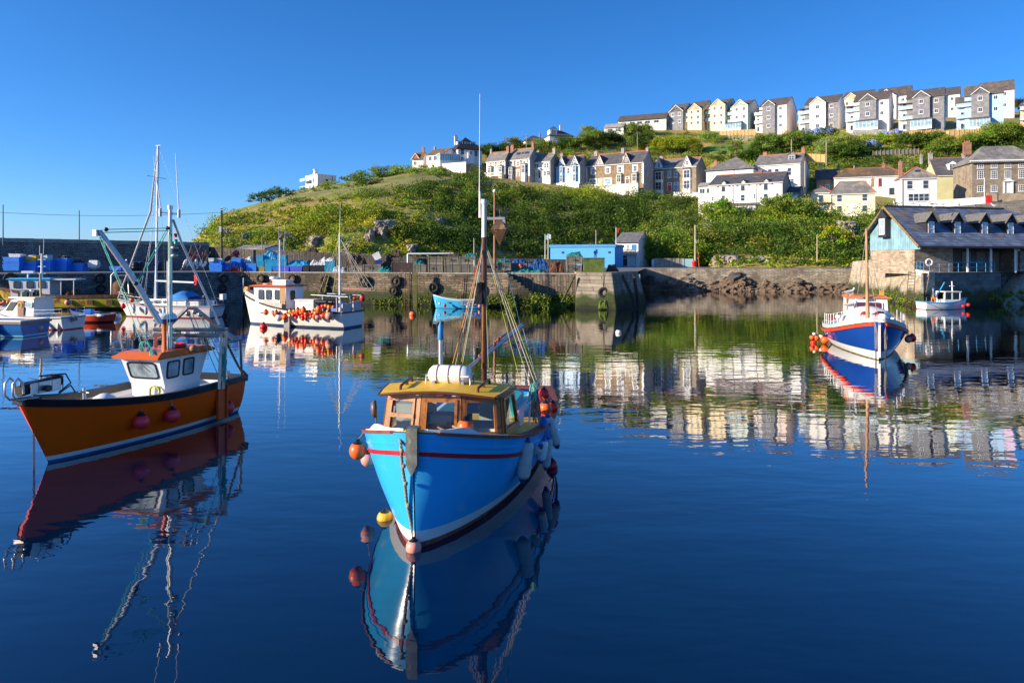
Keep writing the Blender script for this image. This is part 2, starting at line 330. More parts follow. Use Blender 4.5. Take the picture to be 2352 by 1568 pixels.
# sea wall at the left, lower wall along the pier
S0=V(X_(-300,60.5)-9,66,0); S1=V(X_(478,92.0),92.0,0)
def seawall():
    b=MB(); n=24; p=V(-66,75.4,0); q=V(X_(480,92),92,0); p=q+(p-q)*2.2
    nrm=V(-(q-p).y,(q-p).x,0).normalized()
    for i in range(n):
        a=p.lerp(q,i/n); c=p.lerp(q,(i+1)/n); za=Z_(542,75.4)+(Z_(557,92)-Z_(542,75.4))*max(0,(i/n*2.2-1.2)); 
        b.hexa([up(a,2),up(c,2),up(c,2)+nrm*2,up(a,2)+nrm*2],[up(a,za-.45),up(c,za-.45),up(c,za-.45)+nrm*2,up(a,za-.45)+nrm*2])
        b.hexa([up(a,za-.45)-nrm*.12,up(c,za-.45)-nrm*.12,up(c,za-.45)+nrm*2,up(a,za-.45)+nrm*2],[up(a,za)-nrm*.12,up(c,za)-nrm*.12,up(c,za)+nrm*2,up(a,za)+nrm*2],1)
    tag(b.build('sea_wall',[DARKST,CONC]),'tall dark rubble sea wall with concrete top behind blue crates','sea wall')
seawall()
b=MB(); W=[(470,93,566),(560,88,572),(700,84,578),(830,82,585),(1000,80,591),(1170,78,594),(1325,77,596)]
for (u0,y0,v0),(u1,y1,v1) in zip(W,W[1:]):
    p=at(u0,v0,y0);q=at(u1,v1,y1); z0=V(0,.7,0)
    b.hexa([up(p,3.4),up(q,3.4),up(q,3.4)+z0,up(p,3.4)+z0],[p,q,q+z0,p+z0])
tag(b.build('parapet_wall',brick('dark_parapet_stone',(.10,.085,.07),(.05,.045,.04),(.02,.018,.016),1.1,.2,.02,.2,.95,.9,stain=(.16,.15,.12),ts=.6,vert=True)),'low parapet wall of upright stones behind pots and crates','wall')
# road retaining wall + rocks at the far shore
LIGHTST=brick('pale_retaining_stone',(.46,.40,.31),(.28,.24,.18),(.13,.11,.09),.7,.2,.03,.25,.95,.9,stain=(.14,.12,.09),ts=.56)
b=MB(); wallseg(b,RD0-V(1,0,0),RD1,-.5,QZ+.12,.8,0,.1); tag(b.build('retaining_wall',LIGHTST),'pale stone retaining wall below the road above dark rocks','retaining wall')
ROCK,nt,P=newmat('shore_rock'); vec=obj_vec(nt); sp=_n(nt,'ShaderNodeSeparateXYZ'); nt.links.new(vec,sp.inputs[0])
cc=mixc(nt,ramp(nt,noise(nt,vec,.8,5,.7),.35,.62),(.26,.17,.10),(.10,.08,.065))
zz=_n(nt,'ShaderNodeMath',operation='MULTIPLY_ADD'); nt.links.new(noise(nt,vec,.5,4),zz.inputs[0]); zz.inputs[1].default_value=1.6; nt.links.new(sp.outputs[2],zz.inputs[2])
cc=mixc(nt,ramp(nt,zz.outputs[0],2.6,3.3),cc,(.08,.08,.085)); cc=mixc(nt,ramp(nt,noise(nt,vec,.3,4),.6,.7),cc,(.3,.27,.23))
nt.links.new(cc,P.inputs['Base Color']); P.inputs['Roughness'].default_value=.8; bumpn(nt,noise(nt,vec,2.5,6,.75),1,.35,P)
def rocks():
    from mathutils import noise as N
    peaks=[(1490,2.6,22),(1530,1.5,16),(1580,2.6,30),(1640,1.3,18),(1690,3.1,38),(1760,1.6,26),(1830,1.9,30),(1890,2.6,34),(1945,2.8,40)]
    b=MB(); vs=[]; us=np.arange(1455,2000,1.6); m=34
    for u in us:
        h=.8+max(p*math.exp(-((u-c)/w_)**2) for c,p,w_ in peaks)
        for j in range(m):
            t=j/(m-1); Y0_=109.5-(u-1480)/440*7; Y=Y0_+t*(4.5 if u<1860 else 12); x=X_(u,Y)
            z=-.5+h*min(1,(t*1.6)**.8)*(1-.2*max(0,t-.6)); 
            if u<1860: z=min(z,QZ-.3+.6*math.exp(-((u-1690)/30)**2))
            else: z+=1.2*t*min(1,(u-1860)/25)
            q=Vector((x*.45,Y*.9,z*.9)); r=N.ridged_multi_fractal(Vector((q.x*.7,q.y*.8,q.z*1.6)),1,2,5,1,2)-1.0
            k=N.fractal(q*2.2,1,2,4)
            vs.append((x+k*.3,Y-r*.45-k*.45,z*.9+r*.34*min(1,t*5)+k*.15))
    fs=[(i*m+j,(i+1)*m+j,(i+1)*m+j+1,i*m+j+1) for i in range(len(us)-1) for j in range(m-1)]
    b.add(vs,fs,0,False); tag(b.build('rocky_shore',ROCK,recalc=False),kind='structure')
rocks()
# right quay below the market
C1=V(X_(2124,70.2),70.2,0); C0=V(X_(1951,104),104,0); C2=V(X_(2560,85),85,0)
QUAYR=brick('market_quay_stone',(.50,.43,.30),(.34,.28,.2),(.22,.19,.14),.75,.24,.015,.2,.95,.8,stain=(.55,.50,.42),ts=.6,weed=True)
b=MB(); L=[up(C0,-1)+V(-.4,0,0),up(C1,-1)+V(-.4,-.3,0),up(C1,-1)+V(3,3,0),up(C0,-1)+V(4,0,0)]
def bl(p,q,zp,zq,ins,w_):   # lit western face as blocks with stepped parapet
    b.hexa([up(p,-1)+V(-.5,0,0),up(q,-1)+V(-.5,-.25,0),up(q,-1)+V(w_,.3,0),up(p,-1)+V(w_,0,0)],[up(p,zp)+V(ins,0,0),up(q,zq)+V(ins,0,0),up(q,zq)+V(w_,.3,0),up(p,zp)+V(w_,0,0)])
m1=C0.lerp(C1,.38); m2=C0.lerp(C1,.75)
bl(C0,m1,4.7,5.0,.5,1.2); bl(m1,m2,5.0,3.95,.5,1.2); bl(m2,C1,3.95,3.66,.5,1.2)
WASH=mat('whitewashed_stone',(.66,.63,.55),.9,var=.15,s=1.2,c2=(.36,.30,.2),t2=.55,s2=1.5,bump=.5,bs=5)
for p,q,za,zb_ in ((m1,m2,4.95,3.95),(m2,C1,3.95,3.66)):
    b.hexa([up(p,za-.55)+V(.28,0,0),up(q,zb_-.45)+V(.3,-.02,0),up(q,zb_-.45)+V(1.15,.3,0),up(p,za-.55)+V(1.15,0,0)],[up(p,za+.12)+V(.42,0,0),up(q,zb_+.10)+V(.44,-.02,0),up(q,zb_+.1)+V(1.25,.3,0),up(p,za+.12)+V(1.25,0,0)],1)
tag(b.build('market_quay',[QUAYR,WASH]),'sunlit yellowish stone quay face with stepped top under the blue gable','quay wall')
b=MB(); st0=C1.lerp(C2,.0); c3=C1.lerp(C2,.36); c4_=C1.lerp(C2,.50)
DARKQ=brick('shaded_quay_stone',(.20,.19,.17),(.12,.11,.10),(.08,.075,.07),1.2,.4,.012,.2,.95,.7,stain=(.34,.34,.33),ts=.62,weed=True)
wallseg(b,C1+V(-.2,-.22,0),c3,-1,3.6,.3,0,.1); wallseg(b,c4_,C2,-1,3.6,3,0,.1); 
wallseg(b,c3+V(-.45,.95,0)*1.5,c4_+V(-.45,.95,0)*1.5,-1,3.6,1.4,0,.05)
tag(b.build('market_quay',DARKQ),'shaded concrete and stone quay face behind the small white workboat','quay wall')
b=MB(); n=12; dd=(c3-c4_).normalized(); nn=V(-(c4_-c3).y,(c4_-c3).x,0).normalized()
for i in range(n):
    p=c4_.lerp(c3,i/n); q=c4_.lerp(c3,(i+1)/n); z=3.5-(i+.7)*.3
    b.hexa([up(p,-1),up(q,-1),up(q,-1)+nn*1.5,up(p,-1)+nn*1.5],[up(p,z),up(q,z),up(q,z)+nn*1.5,up(p,z)+nn*1.5])
tag(b.build('quay_steps',CONC),'dark stone steps cut into the quay below the fish market','steps')
b=MB(); b.poly([V(C1.x+.8,C1.y+.3,3.63),up(C2,3.63),V(110,84,3.63),V(110,125,3.63),V(60,125,3.63),V(C0.x+2,C0.y,3.63)]); tag(b.build('market_forecourt',CONC),kind='structure')

def rock_face(u0,u1,v0,v1,seed,m=None):
    """bare rock outcrop standing out of the slope"""
    from mathutils import noise as N
    uc=(u0+u1)/2; vc=(v0+v1)/2; ys,zs=knots(uc); Y=150
    for i in range(400):
        kk=.2+i*.02; j=min(int(kk),8); t=kk-j; Y=ys[j]+(ys[j+1]-ys[j])*t; z=zs[j]+(zs[j+1]-zs[j])*t
        if HV-(z-CH)/Y*F<=vc: break
    hw=(u1-u0)/2/F*Y; hh=(v1-v0)/2/F*Y; c=at(uc,vc,Y); nx,nz=30,24; b=MB(); vs=[]
    for i in range(nx+1):
        for j in range(nz+1):
            a=i/nx*2-1; e=j/nz*2-1; k=max(0,1-abs(a)**3)**.5*max(0,1-abs(e)**3)**.5
            q=Vector((a*hw*.35+seed,e*hh*.35,seed)); r=N.ridged_multi_fractal(q,1,2,4,1,2)-1; p=N.fractal(q*3,1,2,3)
            rl=relief(c.x+a*hw,0,c.z+e*hh,2); vs.append((c.x+a*hw*(1+.35*p),c.y-rl+2.6-k*(3.6+r*1.8)-p*.9,c.z+e*hh*(1+.2*N.noise(q*2))))
    b.add(vs,[(i*(nz+1)+j,(i+1)*(nz+1)+j,(i+1)*(nz+1)+j+1,i*(nz+1)+j+1) for i in range(nx) for j in range(nz)],0,False)
    tag(b.build('rock_face',m or CLIFF,recalc=False),kind='structure')
CLIFF=mat('cliff_rock',(.36,.31,.26),.95,var=.35,s=.5,c2=(.14,.12,.10),t2=.55,s2=.8,bump=1,bs=2,bd=.3)
ROCKS=((860,908,505,584),(838,862,528,580),(508,548,525,560),(556,585,532,566),(632,672,532,580),(696,738,540,590),(1932,1990,505,574),(1000,1024,495,535),(1660,1705,585,615),(1740,1780,588,614),(785,818,556,596),(930,960,560,596))
for k_,(a_0,a_1,b_0,b_1) in enumerate(ROCKS): rock_face(a_0,a_1,b_0,b_1,k_*3.7)

def floating_weed():
    b=MB()
    for u,v,n,w_ in ((20,937,60,30),(95,888,30,14),(250,885,26,16),(300,940,10,10),(690,738,50,36),(745,741,26,16),(1500,744,20,20),(880,735,20,16)):
        for i in range(n):
            p=wat(u+random.gauss(0,w_),v+random.gauss(0,1.2)); r=random.uniform(.03,.12); a=random.random()*3
            b.add([p+V(math.cos(a+q)*r,math.sin(a+q)*r*.7,.008) for q in (0,1.2,2.4,3.6,5)],[(0,1,2,3,4)])
    tag(b.build('floating_weed',mat('brown_weed',(.22,.15,.06),.9,var=.4)),kind='stuff')
floating_weed()
# ================================================================ houses
SLATE=brick('slate_roof',(.115,.11,.12),(.075,.075,.085),(.05,.05,.055),.35,.22,.012,.02,.8,.5,stain=(.20,.17,.12),ts=.6)
SLATEL=brick('lichen_slate_roof',(.13,.11,.10),(.08,.075,.075),(.05,.045,.04),.35,.22,.012,.02,.8,.5,stain=(.26,.13,.04),ts=.6)
SLATEG=brick('grey_slate_roof',(.22,.21,.20),(.16,.155,.15),(.1,.1,.1),.35,.22,.012,.02,.8,.5,stain=(.3,.28,.24),ts=.55)
SLATEW=brick('slate_hung_wall',(.24,.245,.265),(.18,.185,.205),(.12,.12,.13),.3,.2,.012,.02,.7,.4,stain=(.22,.22,.23),ts=.62)
LICHR=brick('orange_lichen_roof',(.30,.17,.06),(.16,.09,.05),(.06,.045,.04),.35,.22,.012,.02,.85,.5,stain=(.10,.08,.07),ts=.5)
STONEH=brick('brown_house_stone',(.31,.21,.12),(.19,.13,.08),(.26,.22,.17),.5,.17,.018,.12,.9,.5)
STONEG=brick('grey_brown_house_stone',(.30,.24,.17),(.20,.165,.12),(.25,.22,.18),.5,.17,.018,.12,.9,.5)
REDTILE=mat('terracotta_ridge',(.42,.13,.05),.8,var=.25,s=6)
BRICKR=brick('red_chimney_brick',(.40,.13,.06),(.28,.09,.05),(.3,.25,.2),.22,.075,.012,.0,.9,.3)
POT=mat('chimney_pot',(.42,.17,.08),.8,var=.2)
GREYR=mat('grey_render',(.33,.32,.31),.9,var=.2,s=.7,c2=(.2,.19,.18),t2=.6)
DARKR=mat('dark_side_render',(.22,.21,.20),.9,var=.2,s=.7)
PALEY=mat('pale_yellow_render',(.80,.72,.50),.8,var=.05,s=.6)
PALEB=mat('pale_blue_render',(.36,.56,.82),.8,var=.06,s=.6)
PALEG=mat('pale_green_render',(.66,.76,.66),.8,var=.05,s=.6)
PALEP=mat('pale_pink_render',(.80,.66,.60),.8,var=.05,s=.6)
LILAC=mat('lilac_render',(.62,.5,.72),.8,var=.05,s=.6)
PEACH=mat('peach_render',(.82,.50,.33),.8,var=.05,s=.6)
OLIVE=mat('olive_render',(.52,.50,.28),.85,var=.1,s=.6)
MAGN=mat('cream_modern_render',(.84,.70,.44),.8,var=.04,s=.6)
FRAMEW=mat('white_window_frame',(.8,.8,.8),.4,var=.03)
DOORR=mat('red_door',(.45,.03,.03),.4);DOORB=mat('blue_door',(.05,.22,.5),.4);DOORW=mat('white_door',(.7,.7,.68),.4);DOORD=mat('dark_door',(.05,.05,.06),.4)
BALG=mat('balcony_glass',(.35,.5,.58),.08,var=.2,spec=.9)
DKTRIM=mat('dark_trim',(.03,.03,.035),.6)
def solve(P0,dx,dy,u1):
    k=(u1-CU)/F; return (k*P0.y-P0.x)/(dx-k*dy)
class House:
    def __init__(h,name,label,u0,u1,vb,ve,vr,Y,th=-30,u2=None,D=7,group=None,cat='house',sub=3.0):
        h.P0=at(u0,vb,Y); c,s=math.cos(R(th)),math.sin(R(th)); h.W=solve(h.P0,c,s,u1)
        P1=h.P0+V(c,s,0)*h.W
        h.D=min(19,max(4,solve(P1,-s,c,u2))) if u2 else D
        h.H=(vb-ve)/F*Y; h.rh=Z_(vr,Y+h.D/2*c)-h.P0.z-h.H; h.rh=max(.4,h.rh); h.sub=sub; h.th=th
        h.t=thing(name,label,cat,h.P0,R(th),group)
    def side(h,side,x,z):   # -> function mapping (a along, d out) to local
        W,D=h.W,h.D
        if side=='f': return lambda a,d,zz: V(x+a,-d,z+zz)
        if side=='r': return lambda a,d,zz: V(W+d,x+a,z+zz)
        if side=='l': return lambda a,d,zz: V(-d,x+a,z+zz)
    def bxs(h,b,m,a0,a1,d0,d1,z0,z1,mi=0):
        b.hexa([m(a0,d0,z0),m(a1,d0,z0),m(a1,d1,z0),m(a0,d1,z0)],[m(a0,d0,z1),m(a1,d0,z1),m(a1,d1,z1),m(a0,d1,z1)],mi)
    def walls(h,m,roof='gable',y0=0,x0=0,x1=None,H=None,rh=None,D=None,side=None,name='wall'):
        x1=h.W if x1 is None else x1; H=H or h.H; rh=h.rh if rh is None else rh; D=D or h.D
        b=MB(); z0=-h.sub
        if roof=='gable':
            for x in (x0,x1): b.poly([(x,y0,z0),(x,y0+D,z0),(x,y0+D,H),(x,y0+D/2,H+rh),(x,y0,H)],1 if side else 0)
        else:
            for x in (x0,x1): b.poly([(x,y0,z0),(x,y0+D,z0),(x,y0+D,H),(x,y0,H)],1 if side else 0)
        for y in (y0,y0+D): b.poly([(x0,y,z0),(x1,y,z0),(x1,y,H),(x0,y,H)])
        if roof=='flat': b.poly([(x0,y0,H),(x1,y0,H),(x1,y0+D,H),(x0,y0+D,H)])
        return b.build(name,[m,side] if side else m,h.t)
    def roof(h,m,kind='gable',x0=0,x1=None,y0=0,H=None,rh=None,D=None,ov=.3,ridge=None,hip=None,name='roof'):
        x1=h.W if x1 is None else x1; H=H or h.H; rh=h.rh if rh is None else rh; D=D or h.D; b=MB(); t=.16
        k=rh/(D/2); e=ov; ze=H-e*k+.05; yr=y0+D/2; zr=H+rh+.05; xa,xb=x0-ov*.5,x1+ov*.5; ms=[m]
        if kind=='gable':
            for s in (-1,1):
                ye=yr+s*(D/2+e)
                b.hexa([(xa,ye,ze),(xb,ye,ze),(xb,yr,zr),(xa,yr,zr)],[(xa,ye,ze+t),(xb,ye,ze+t),(xb,yr,zr+t),(xa,yr,zr+t)])
            if ridge: ms.append(ridge); b.tube([(xa,yr,zr+t),(xb,yr,zr+t)],.16,6,1)
        else:
            hp=hip if hip is not None else D/2; xa-=ov*.5; xb+=ov*.5
            A=[(xa,y0-e,ze),(xb,y0-e,ze),(xb,y0+D+e,ze),(xa,y0+D+e,ze)]
            r0=(min(xa+hp+e,(xa+xb)/2-.01),yr,zr+t); r1=(max(xb-hp-e,(xa+xb)/2+.01),yr,zr+t)
            b.add([*A,*[(p[0],p[1],p[2]+t) for p in A],r0,r1],[(0,1,2,3),(0,1,5,4),(1,2,6,5),(2,3,7,6),(3,0,4,7),(4,5,9,8),(6,7,8,9),(5,6,9),(7,4,8)])
            if ridge:
                ms.append(ridge); b.tube([r0,r1],.13,5,1)
                for c_,r in ((4,r0),(5,r1),(6,r1),(7,r0)): 
                    q=A[c_-4]; b.tube([(q[0],q[1],q[2]+t),r],.1,5,1)
        o=b.build(name,ms,h.t)
        g=MB(); g.bx(xa,xb,y0-e-.1,y0-e,ze-.12,ze+.02); g.build('gutter',FRAMEW if not ridge is None else DKTRIM,h.t)
        return o
    def win(h,xf,zf,w=.95,ht=1.4,side='f',bars=(1,1),fr=FRAMEW,sill=True,glass=GLASS,t=.08,out=0.0,surround=None,arch=False):
        L=h.W if side=='f' else h.D; m0=h.side(side,xf*L,zf*h.H); m=lambda a,d,z: m0(a,d+out,z)
        b=MB(); B=h.bxs; w2,h2=w/2,ht/2
        if surround:
            s=MB(); k=0; z=-h2-.1
            while z<h2+.2:
                e=.34 if k%2 else .2; B(s,m,-w2-e,-w2,.0,.035,z,z+.3);B(s,m,w2,w2+e,0,.035,z,z+.3); z+=.3;k+=1
            B(s,m,-w2-.3,w2+.3,.0,.05,h2,h2+.24); s.build('quoins',surround,h.t)
        B(b,m,-w2,w2,.0,.06,h2-t,h2); B(b,m,-w2,w2,0,.06,-h2,-h2+t); B(b,m,-w2,-w2+t,0,.06,-h2+t,h2-t); B(b,m,w2-t,w2,0,.06,-h2+t,h2-t)
        for i in range(bars[0]): 
            x=-w2+w*(i+1)/(bars[0]+1); B(b,m,x-.03,x+.03,0,.05,-h2+t,h2-t)
        for i in range(bars[1]): 
            z=-h2+ht*(i+1)/(bars[1]+1); B(b,m,-w2+t,w2-t,0,.045,z-.03,z+.03)
        if sill: B(b,m,-w2-.1,w2+.1,0,.16,-h2-.1,-h2-.001)
        f=b.build('window',fr,h.t); g=MB(); B(g,m,-w2+t,w2-t,-.01,.02,-h2+t,h2-t); g.build('pane',glass,f); return f
    def door(h,xf,m=DOORW,w=1,ht=2.1,side='f',fr=FRAMEW,z=0,arch=True):
        L=h.W if side=='f' else h.D; q=h.side(side,xf*L,z); b=MB(); h.bxs(b,q,-w/2-.12,w/2+.12,0,.05,0,ht+.12)
        f=b.build('door',fr,h.t); g=MB(); h.bxs(g,q,-w/2,w/2,0,.08,0.02,ht*.72); h.bxs(g,q,-w/2+.1,w/2-.1,0,.07,ht*.76,ht); g.build('door_leaf',m,f)
    def chim(h,xf,mt=BRICKR,w=.7,hh=1.4,pots=2,yf=.5,d=.6,side=0):
        b=MB(); x=xf*h.W; y=yf*h.D; z=h.H+h.rh*(1-abs(yf-.5)*2); b.bx(x-w/2,x+w/2,y-d/2,y+d/2,z-1.2,z+hh); b.bx(x-w/2-.07,x+w/2+.07,y-d/2-.07,y+d/2+.07,z+hh-.25,z+hh-.1)
        o=b.build('chimney',mt,h.t); g=MB()
        for i in range(pots):
            px=x+(i-(pots-1)/2)*.32; g.lathe([(.13,0),(.1,.35),(.13,.42)],(px,y,z+hh),n=8)
        if pots: g.build('chimney_pot',POT,o)
    def gablet(h,xf,w=2,hh=2.2,wm=WHITE,rm=SLATE,z0=0,win=True,arch=True,depth=None,glass=GLASS,trim=FRAMEW):
        """front gable flush with the facade cutting the eaves"""
        x=xf*h.W; z=h.H+z0; b=MB(); k=h.rh/(h.D/2); dep=depth or min(h.D/2,(hh)/max(k,.2))
        b.prism([(x-w/2,-.04,z),(x+w/2,-.04,z),(x,-.04,z+hh)],(0,.15,0)); g=b.build('gable',wm,h.t)
        r=MB(); t=.12
        for s in (-1,1):
            a=V(x+s*(w/2+.15),-.2,z-.15*2*hh/w); c=V(x,-.2,z+hh+.03); a2=V(x+s*(w/2+.15),dep*.25,a.z+.05); c2=V(x,dep,c.z)
            r.hexa([a,c,c2,a2],[a+V(0,0,t),c+V(0,0,t),c2+V(0,0,t),a2+V(0,0,t)])
        r.build('gable_roof',rm,g)
        if trim:
            r=MB()
            for s in (-1,1):
                a=V(x+s*(w/2+.16),-.26,z-.15*2*hh/w-.02); c=V(x,-.26,z+hh+.05); r.hexa([a+V(0,0,-.22),c+V(0,0,-.22),c+V(0,.05,-.22),a+V(0,.05,-.22)],[a,c,c+V(0,.05,0),a+V(0,.05,0)])
            r.build('bargeboard',trim,g)
        if win: h.win(xf,(z+hh*.34)/h.H,w*.28,hh*.42,bars=(1,1),out=.05,sill=False)
    def dormer(h,xf,w=1.5,hh=1.3,yf=.15,wm=WHITE,rm=SLATE,bars=(1,1),flat=False):
        x=xf*h.W; k=h.rh/(h.D/2); y=yf*h.D; z=h.H+k*y-.1; dep=min(h.D*.5-y,hh/max(k,.3)+.5); b=MB()
        b.bx(x-w/2,x+w/2,y,y+dep,z,z+hh)
        if not flat: b.prism([(x-w/2,y,z+hh),(x+w/2,y,z+hh),(x,y,z+hh+w*.35)],(0,dep,0))
        g=b.build('dormer',wm,h.t); r=MB()
        if flat: r.bx(x-w/2-.12,x+w/2+.12,y-.15,y+dep,z+hh,z+hh+.1)
        else:
            for s in (-1,1):
                a=V(x+s*(w/2+.15),y-.15,z+hh-.1); c=V(x,y-.15,z+hh+w*.35+.04); dd=V(0,dep+.15,0); u_=V(0,0,.1)
                r.hexa([a,c,c+dd,a+dd],[a+u_,c+u_,c+dd+u_,a+dd+u_])
        r.build('dormer_roof',rm,g)
        f=h.win(xf,(z+hh*.5)/h.H,w*.7,hh*.78,bars=bars,out=-y,sill=False)
    def bay(h,xf,w=1.9,storeys=1,hm=2.3,wm=WHITE,z0=0.0,d=.8,roofm=SLATEG,bars=1):
        """canted bay with windows"""
        x=xf*h.W; c=.35
        b=MB(); pts=lambda z,e=0:[(x-w/2-e,0,z),(x-w/2+c-e*.4,-d-e,z),(x+w/2-c+e*.4,-d-e,z),(x+w/2+e,0,z)]
        top=z0+hm*storeys+.25
        b.loft([pts(-h.sub),pts(top)],True,True,smooth=False); g=b.build('bay_window',wm,h.t)
        r=MB(); r.loft([pts(top,.12),pts(top+.1,.12),[(x-w/2+.3,0,top+.4),(x-w/2+.5,-.2,top+.4),(x+w/2-.5,-.2,top+.4),(x+w/2-.3,0,top+.4)]],smooth=False); r.build('bay_roof',roofm,g)
        for s_ in range(storeys):
            za=z0+s_*hm+.75; zb=z0+s_*hm+hm-.05; P=pts(0); gl=MB(); fr=MB()
            for (p,q) in ((P[0],P[1]),(P[1],P[2]),(P[2],P[3])):
                p=V(*p);q=V(*q); dr=(q-p).normalized(); n_=V(dr.y,-dr.x,0); L=(q-p).length; p=p+dr*.1; q=q-dr*.1
                for zz0,zz1,mb,o_ in ((za,zb,gl,.02),):
                    mb.hexa([up(p,zz0)-n_*.02,up(q,zz0)-n_*.02,up(q,zz0)+n_*o_,up(p,zz0)+n_*o_],[up(p,zz1)-n_*.02,up(q,zz1)-n_*.02,up(q,zz1)+n_*o_,up(p,zz1)+n_*o_])
                nb=2 if L>.9 else 1
                for i in range(nb+1):
                    m_=p.lerp(q,i/nb); fr.box((m_.x,m_.y,(za+zb)/2),(.07,.07,zb-za),math.atan2(dr.y,dr.x))
                m_=(p+q)/2; fr.box((m_.x,m_.y,(za+zb)/2+.15),((q-p).length,.065,.06),math.atan2(dr.y,dr.x))
            f=fr.build('window_frame',FRAMEW,g); gl.build('pane',GLASS,g)
    def quoins(h,m=FRAMEW,xs=(0,1),side=True):
        b=MB(); z=0;k=0
        while z<h.H-.1:
            e=.55 if k%2 else .32
            for x in xs:
                if x==0: b.bx(-.03,e,-.035,.2,z,z+.33)
                else: b.bx(h.W-e,h.W+.03,-.035,.3 if k%2 else .5,z,z+.33)
            z+=.34;k+=1
        b.build('corner_quoins',m,h.t)
    def pipe(h,xf,m=DKTRIM): 
        b=MB(); b.tube([(xf*h.W,-.08,0),(xf*h.W,-.08,h.H-.1)],.05,5); b.build('drainpipe',m,h.t)
G1='terraced houses along the cliff road'
# --- terrace on the cliff road
h=House('terraced_house','brown stone house with white quoins and a balustrade, leftmost of the cliff road terrace',1118,1160,404,371,353,206,-32,1169,group=G1)
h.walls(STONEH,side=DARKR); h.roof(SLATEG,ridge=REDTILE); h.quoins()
for x in (.22,.5,.78): h.win(x,.74,.9,1.35,surround=FRAMEW)
h.bay(.22,1.9,1,2.1,z0=0.1,wm=CREAM); h.bay(.8,1.9,1,2.1,z0=.1,wm=CREAM); h.door(.5); h.chim(.05,GREYR,.5,1.3,1); h.chim(.96,BRICKR,.9,1.5,2)
b=MB(); 
for i in range(16): b.tube([(i*h.W*.8/15+.6,-1.8,-.4),(i*h.W*.8/15+.6,-1.8,.5)],.06,5)
b.bx(.4,h.W*.8+.8,-1.9,-1.7,.5,.62); b.bx(.4,h.W*.8+.8,-1.9,-1.7,-.5,-.38); b.build('balustrade',FRAMEW,h.t)
h=House('terraced_house','brown stone house with five skylights in its pale slate roof and two bays',1164,1216,408,368,346,204,-32,1238,group=G1)
h.walls(STONEH,side=GREYR); h.roof(SLATEG,ridge=REDTILE); h.quoins()
for x in (.22,.5,.78): h.win(x,.74,.9,1.5,surround=FRAMEW)
h.bay(.22,2,1,2.5,z0=.1,wm=GREYR); h.bay(.78,2,1,2.9,z0=.3,wm=WHITE); h.door(.5,DOORD); h.chim(.03,BRICKR,1.1,1.4,3); h.chim(.95,BRICKR,.7,1.9,1)
b=MB(); k=h.rh/(h.D/2); import math as _m
for i,x in enumerate((.36,.45,.6,.74,.84)):
    y=h.D*.25; b.box((x*h.W,y,h.H+k*y+.26),(.7,.9,.08),rot=Matrix.Rotation(math.atan(k),3,'X'))
b.build('skylight',GLASS,h.t)
h=House('terraced_house','white two-storey house with four narrow upper windows and an arched porch on the cliff road',1222,1264,410,373,357,203,-32,1286,group=G1)
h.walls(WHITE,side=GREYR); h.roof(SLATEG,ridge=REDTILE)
for x in (.17,.3,.72,.86): h.win(x,.72,.7,1.5,bars=(0,1))
h.win(.18,.22,1.2,1.4); h.win(.7,.24,1,1.4); h.win(.88,.26,1.1,1.4); h.door(.45,DOORD); h.chim(.08,GREYR,.8,1.2,2); h.chim(.95,GREYR,.9,1.6,3); h.pipe(.97)
b=MB(); b.tube([(h.W*.3,-1,0),(h.W*.3,-1,2),(h.W*.45,-1,2.7),(h.W*.6,-1,2),(h.W*.6,-1,0)],.08,6); b.bx(h.W*.2,h.W*.75,-1.1,-.9,2.7,2.8); b.build('porch_arch',FRAMEW,h.t)
h=House('terraced_house','pale blue house with two steep white gablets over bays on the cliff road',1277,1332,425,383,363,202,-32,1353,group=G1)
h.walls(PALEB,side=GREYR); h.roof(SLATE,ridge=REDTILE)
for x in (.25,.8): h.bay(x,1.7,2,2.55,wm=PALEB,z0=.1,d=.6,roofm=SLATE); h.gablet(x,2.6,2.7,PALEB,SLATE)
h.win(.52,.72,.8,1.6,bars=(0,1)); h.door(.52,DOORW,.9,2); h.chim(.05,GREYR,1,1.2,3)
b=MB(); b.bx(-.3,h.W+.3,-1.4,-1.2,-2,.35); b.build('front_wall',WHITE,h.t)
h=House('terraced_house','wide brown stone pair of houses with white quoins, two gablets and red flower baskets',1346,1478,430,382,359,201,-32,1501,group=G1)
h.walls(STONEH,side=GREYR); h.roof(SLATE,ridge=REDTILE); h.quoins(xs=(0,1))
b=MB(); b.bx(h.W*.655,h.W*.665,-.06,0,0,h.H+2); b.build('drainpipe',FRAMEW,h.t)
for x in (.13,.39,.6,.86): h.win(x,.72,1.1,1.7,surround=FRAMEW)
h.win(.13,.2,2,1.8,bars=(1,1),surround=FRAMEW); h.win(.39,.2,2,1.8,bars=(0,1),surround=FRAMEW,glass=GLASSB)
h.bay(.6,2,1,2.7,wm=CREAM,z0=.1); h.bay(.86,2,1,2.7,wm=CREAM,z0=.1)
h.door(.26,mat('yellow_door',(.6,.5,.1),.5),1,2.2); h.door(.73,DOORD,1,2.2); h.gablet(.25,2.6,2.8,CREAM,SLATE); h.gablet(.71,2.6,2.8,STONEH,SLATE)
h.chim(.08,GREYR,1,1.3,2); h.chim(.56,GREYR,.9,1.4,3); h.chim(.98,GREYR,.7,1,1)
b=MB(); b.bx(h.W*.55,h.W*.98,-3.2,-2.9,-4,-.1); b.bx(h.W*.0,h.W*.53,-2.6,-2.4,-4,-.6)
for i in range(22): b.bx(h.W*(.01+.5*i/21),h.W*(.01+.5*i/21)+.12,-2.55,-2.45,-.6,.2)
b.bx(0,h.W*.53,-2.6,-2.4,.2,.3); b.build('front_wall',WHITE,h.t)
h=House('terraced_house','brown stone house with red door between two tall double-storey white bays',1494,1599,441,389,370,200,-32,1622,group=G1)
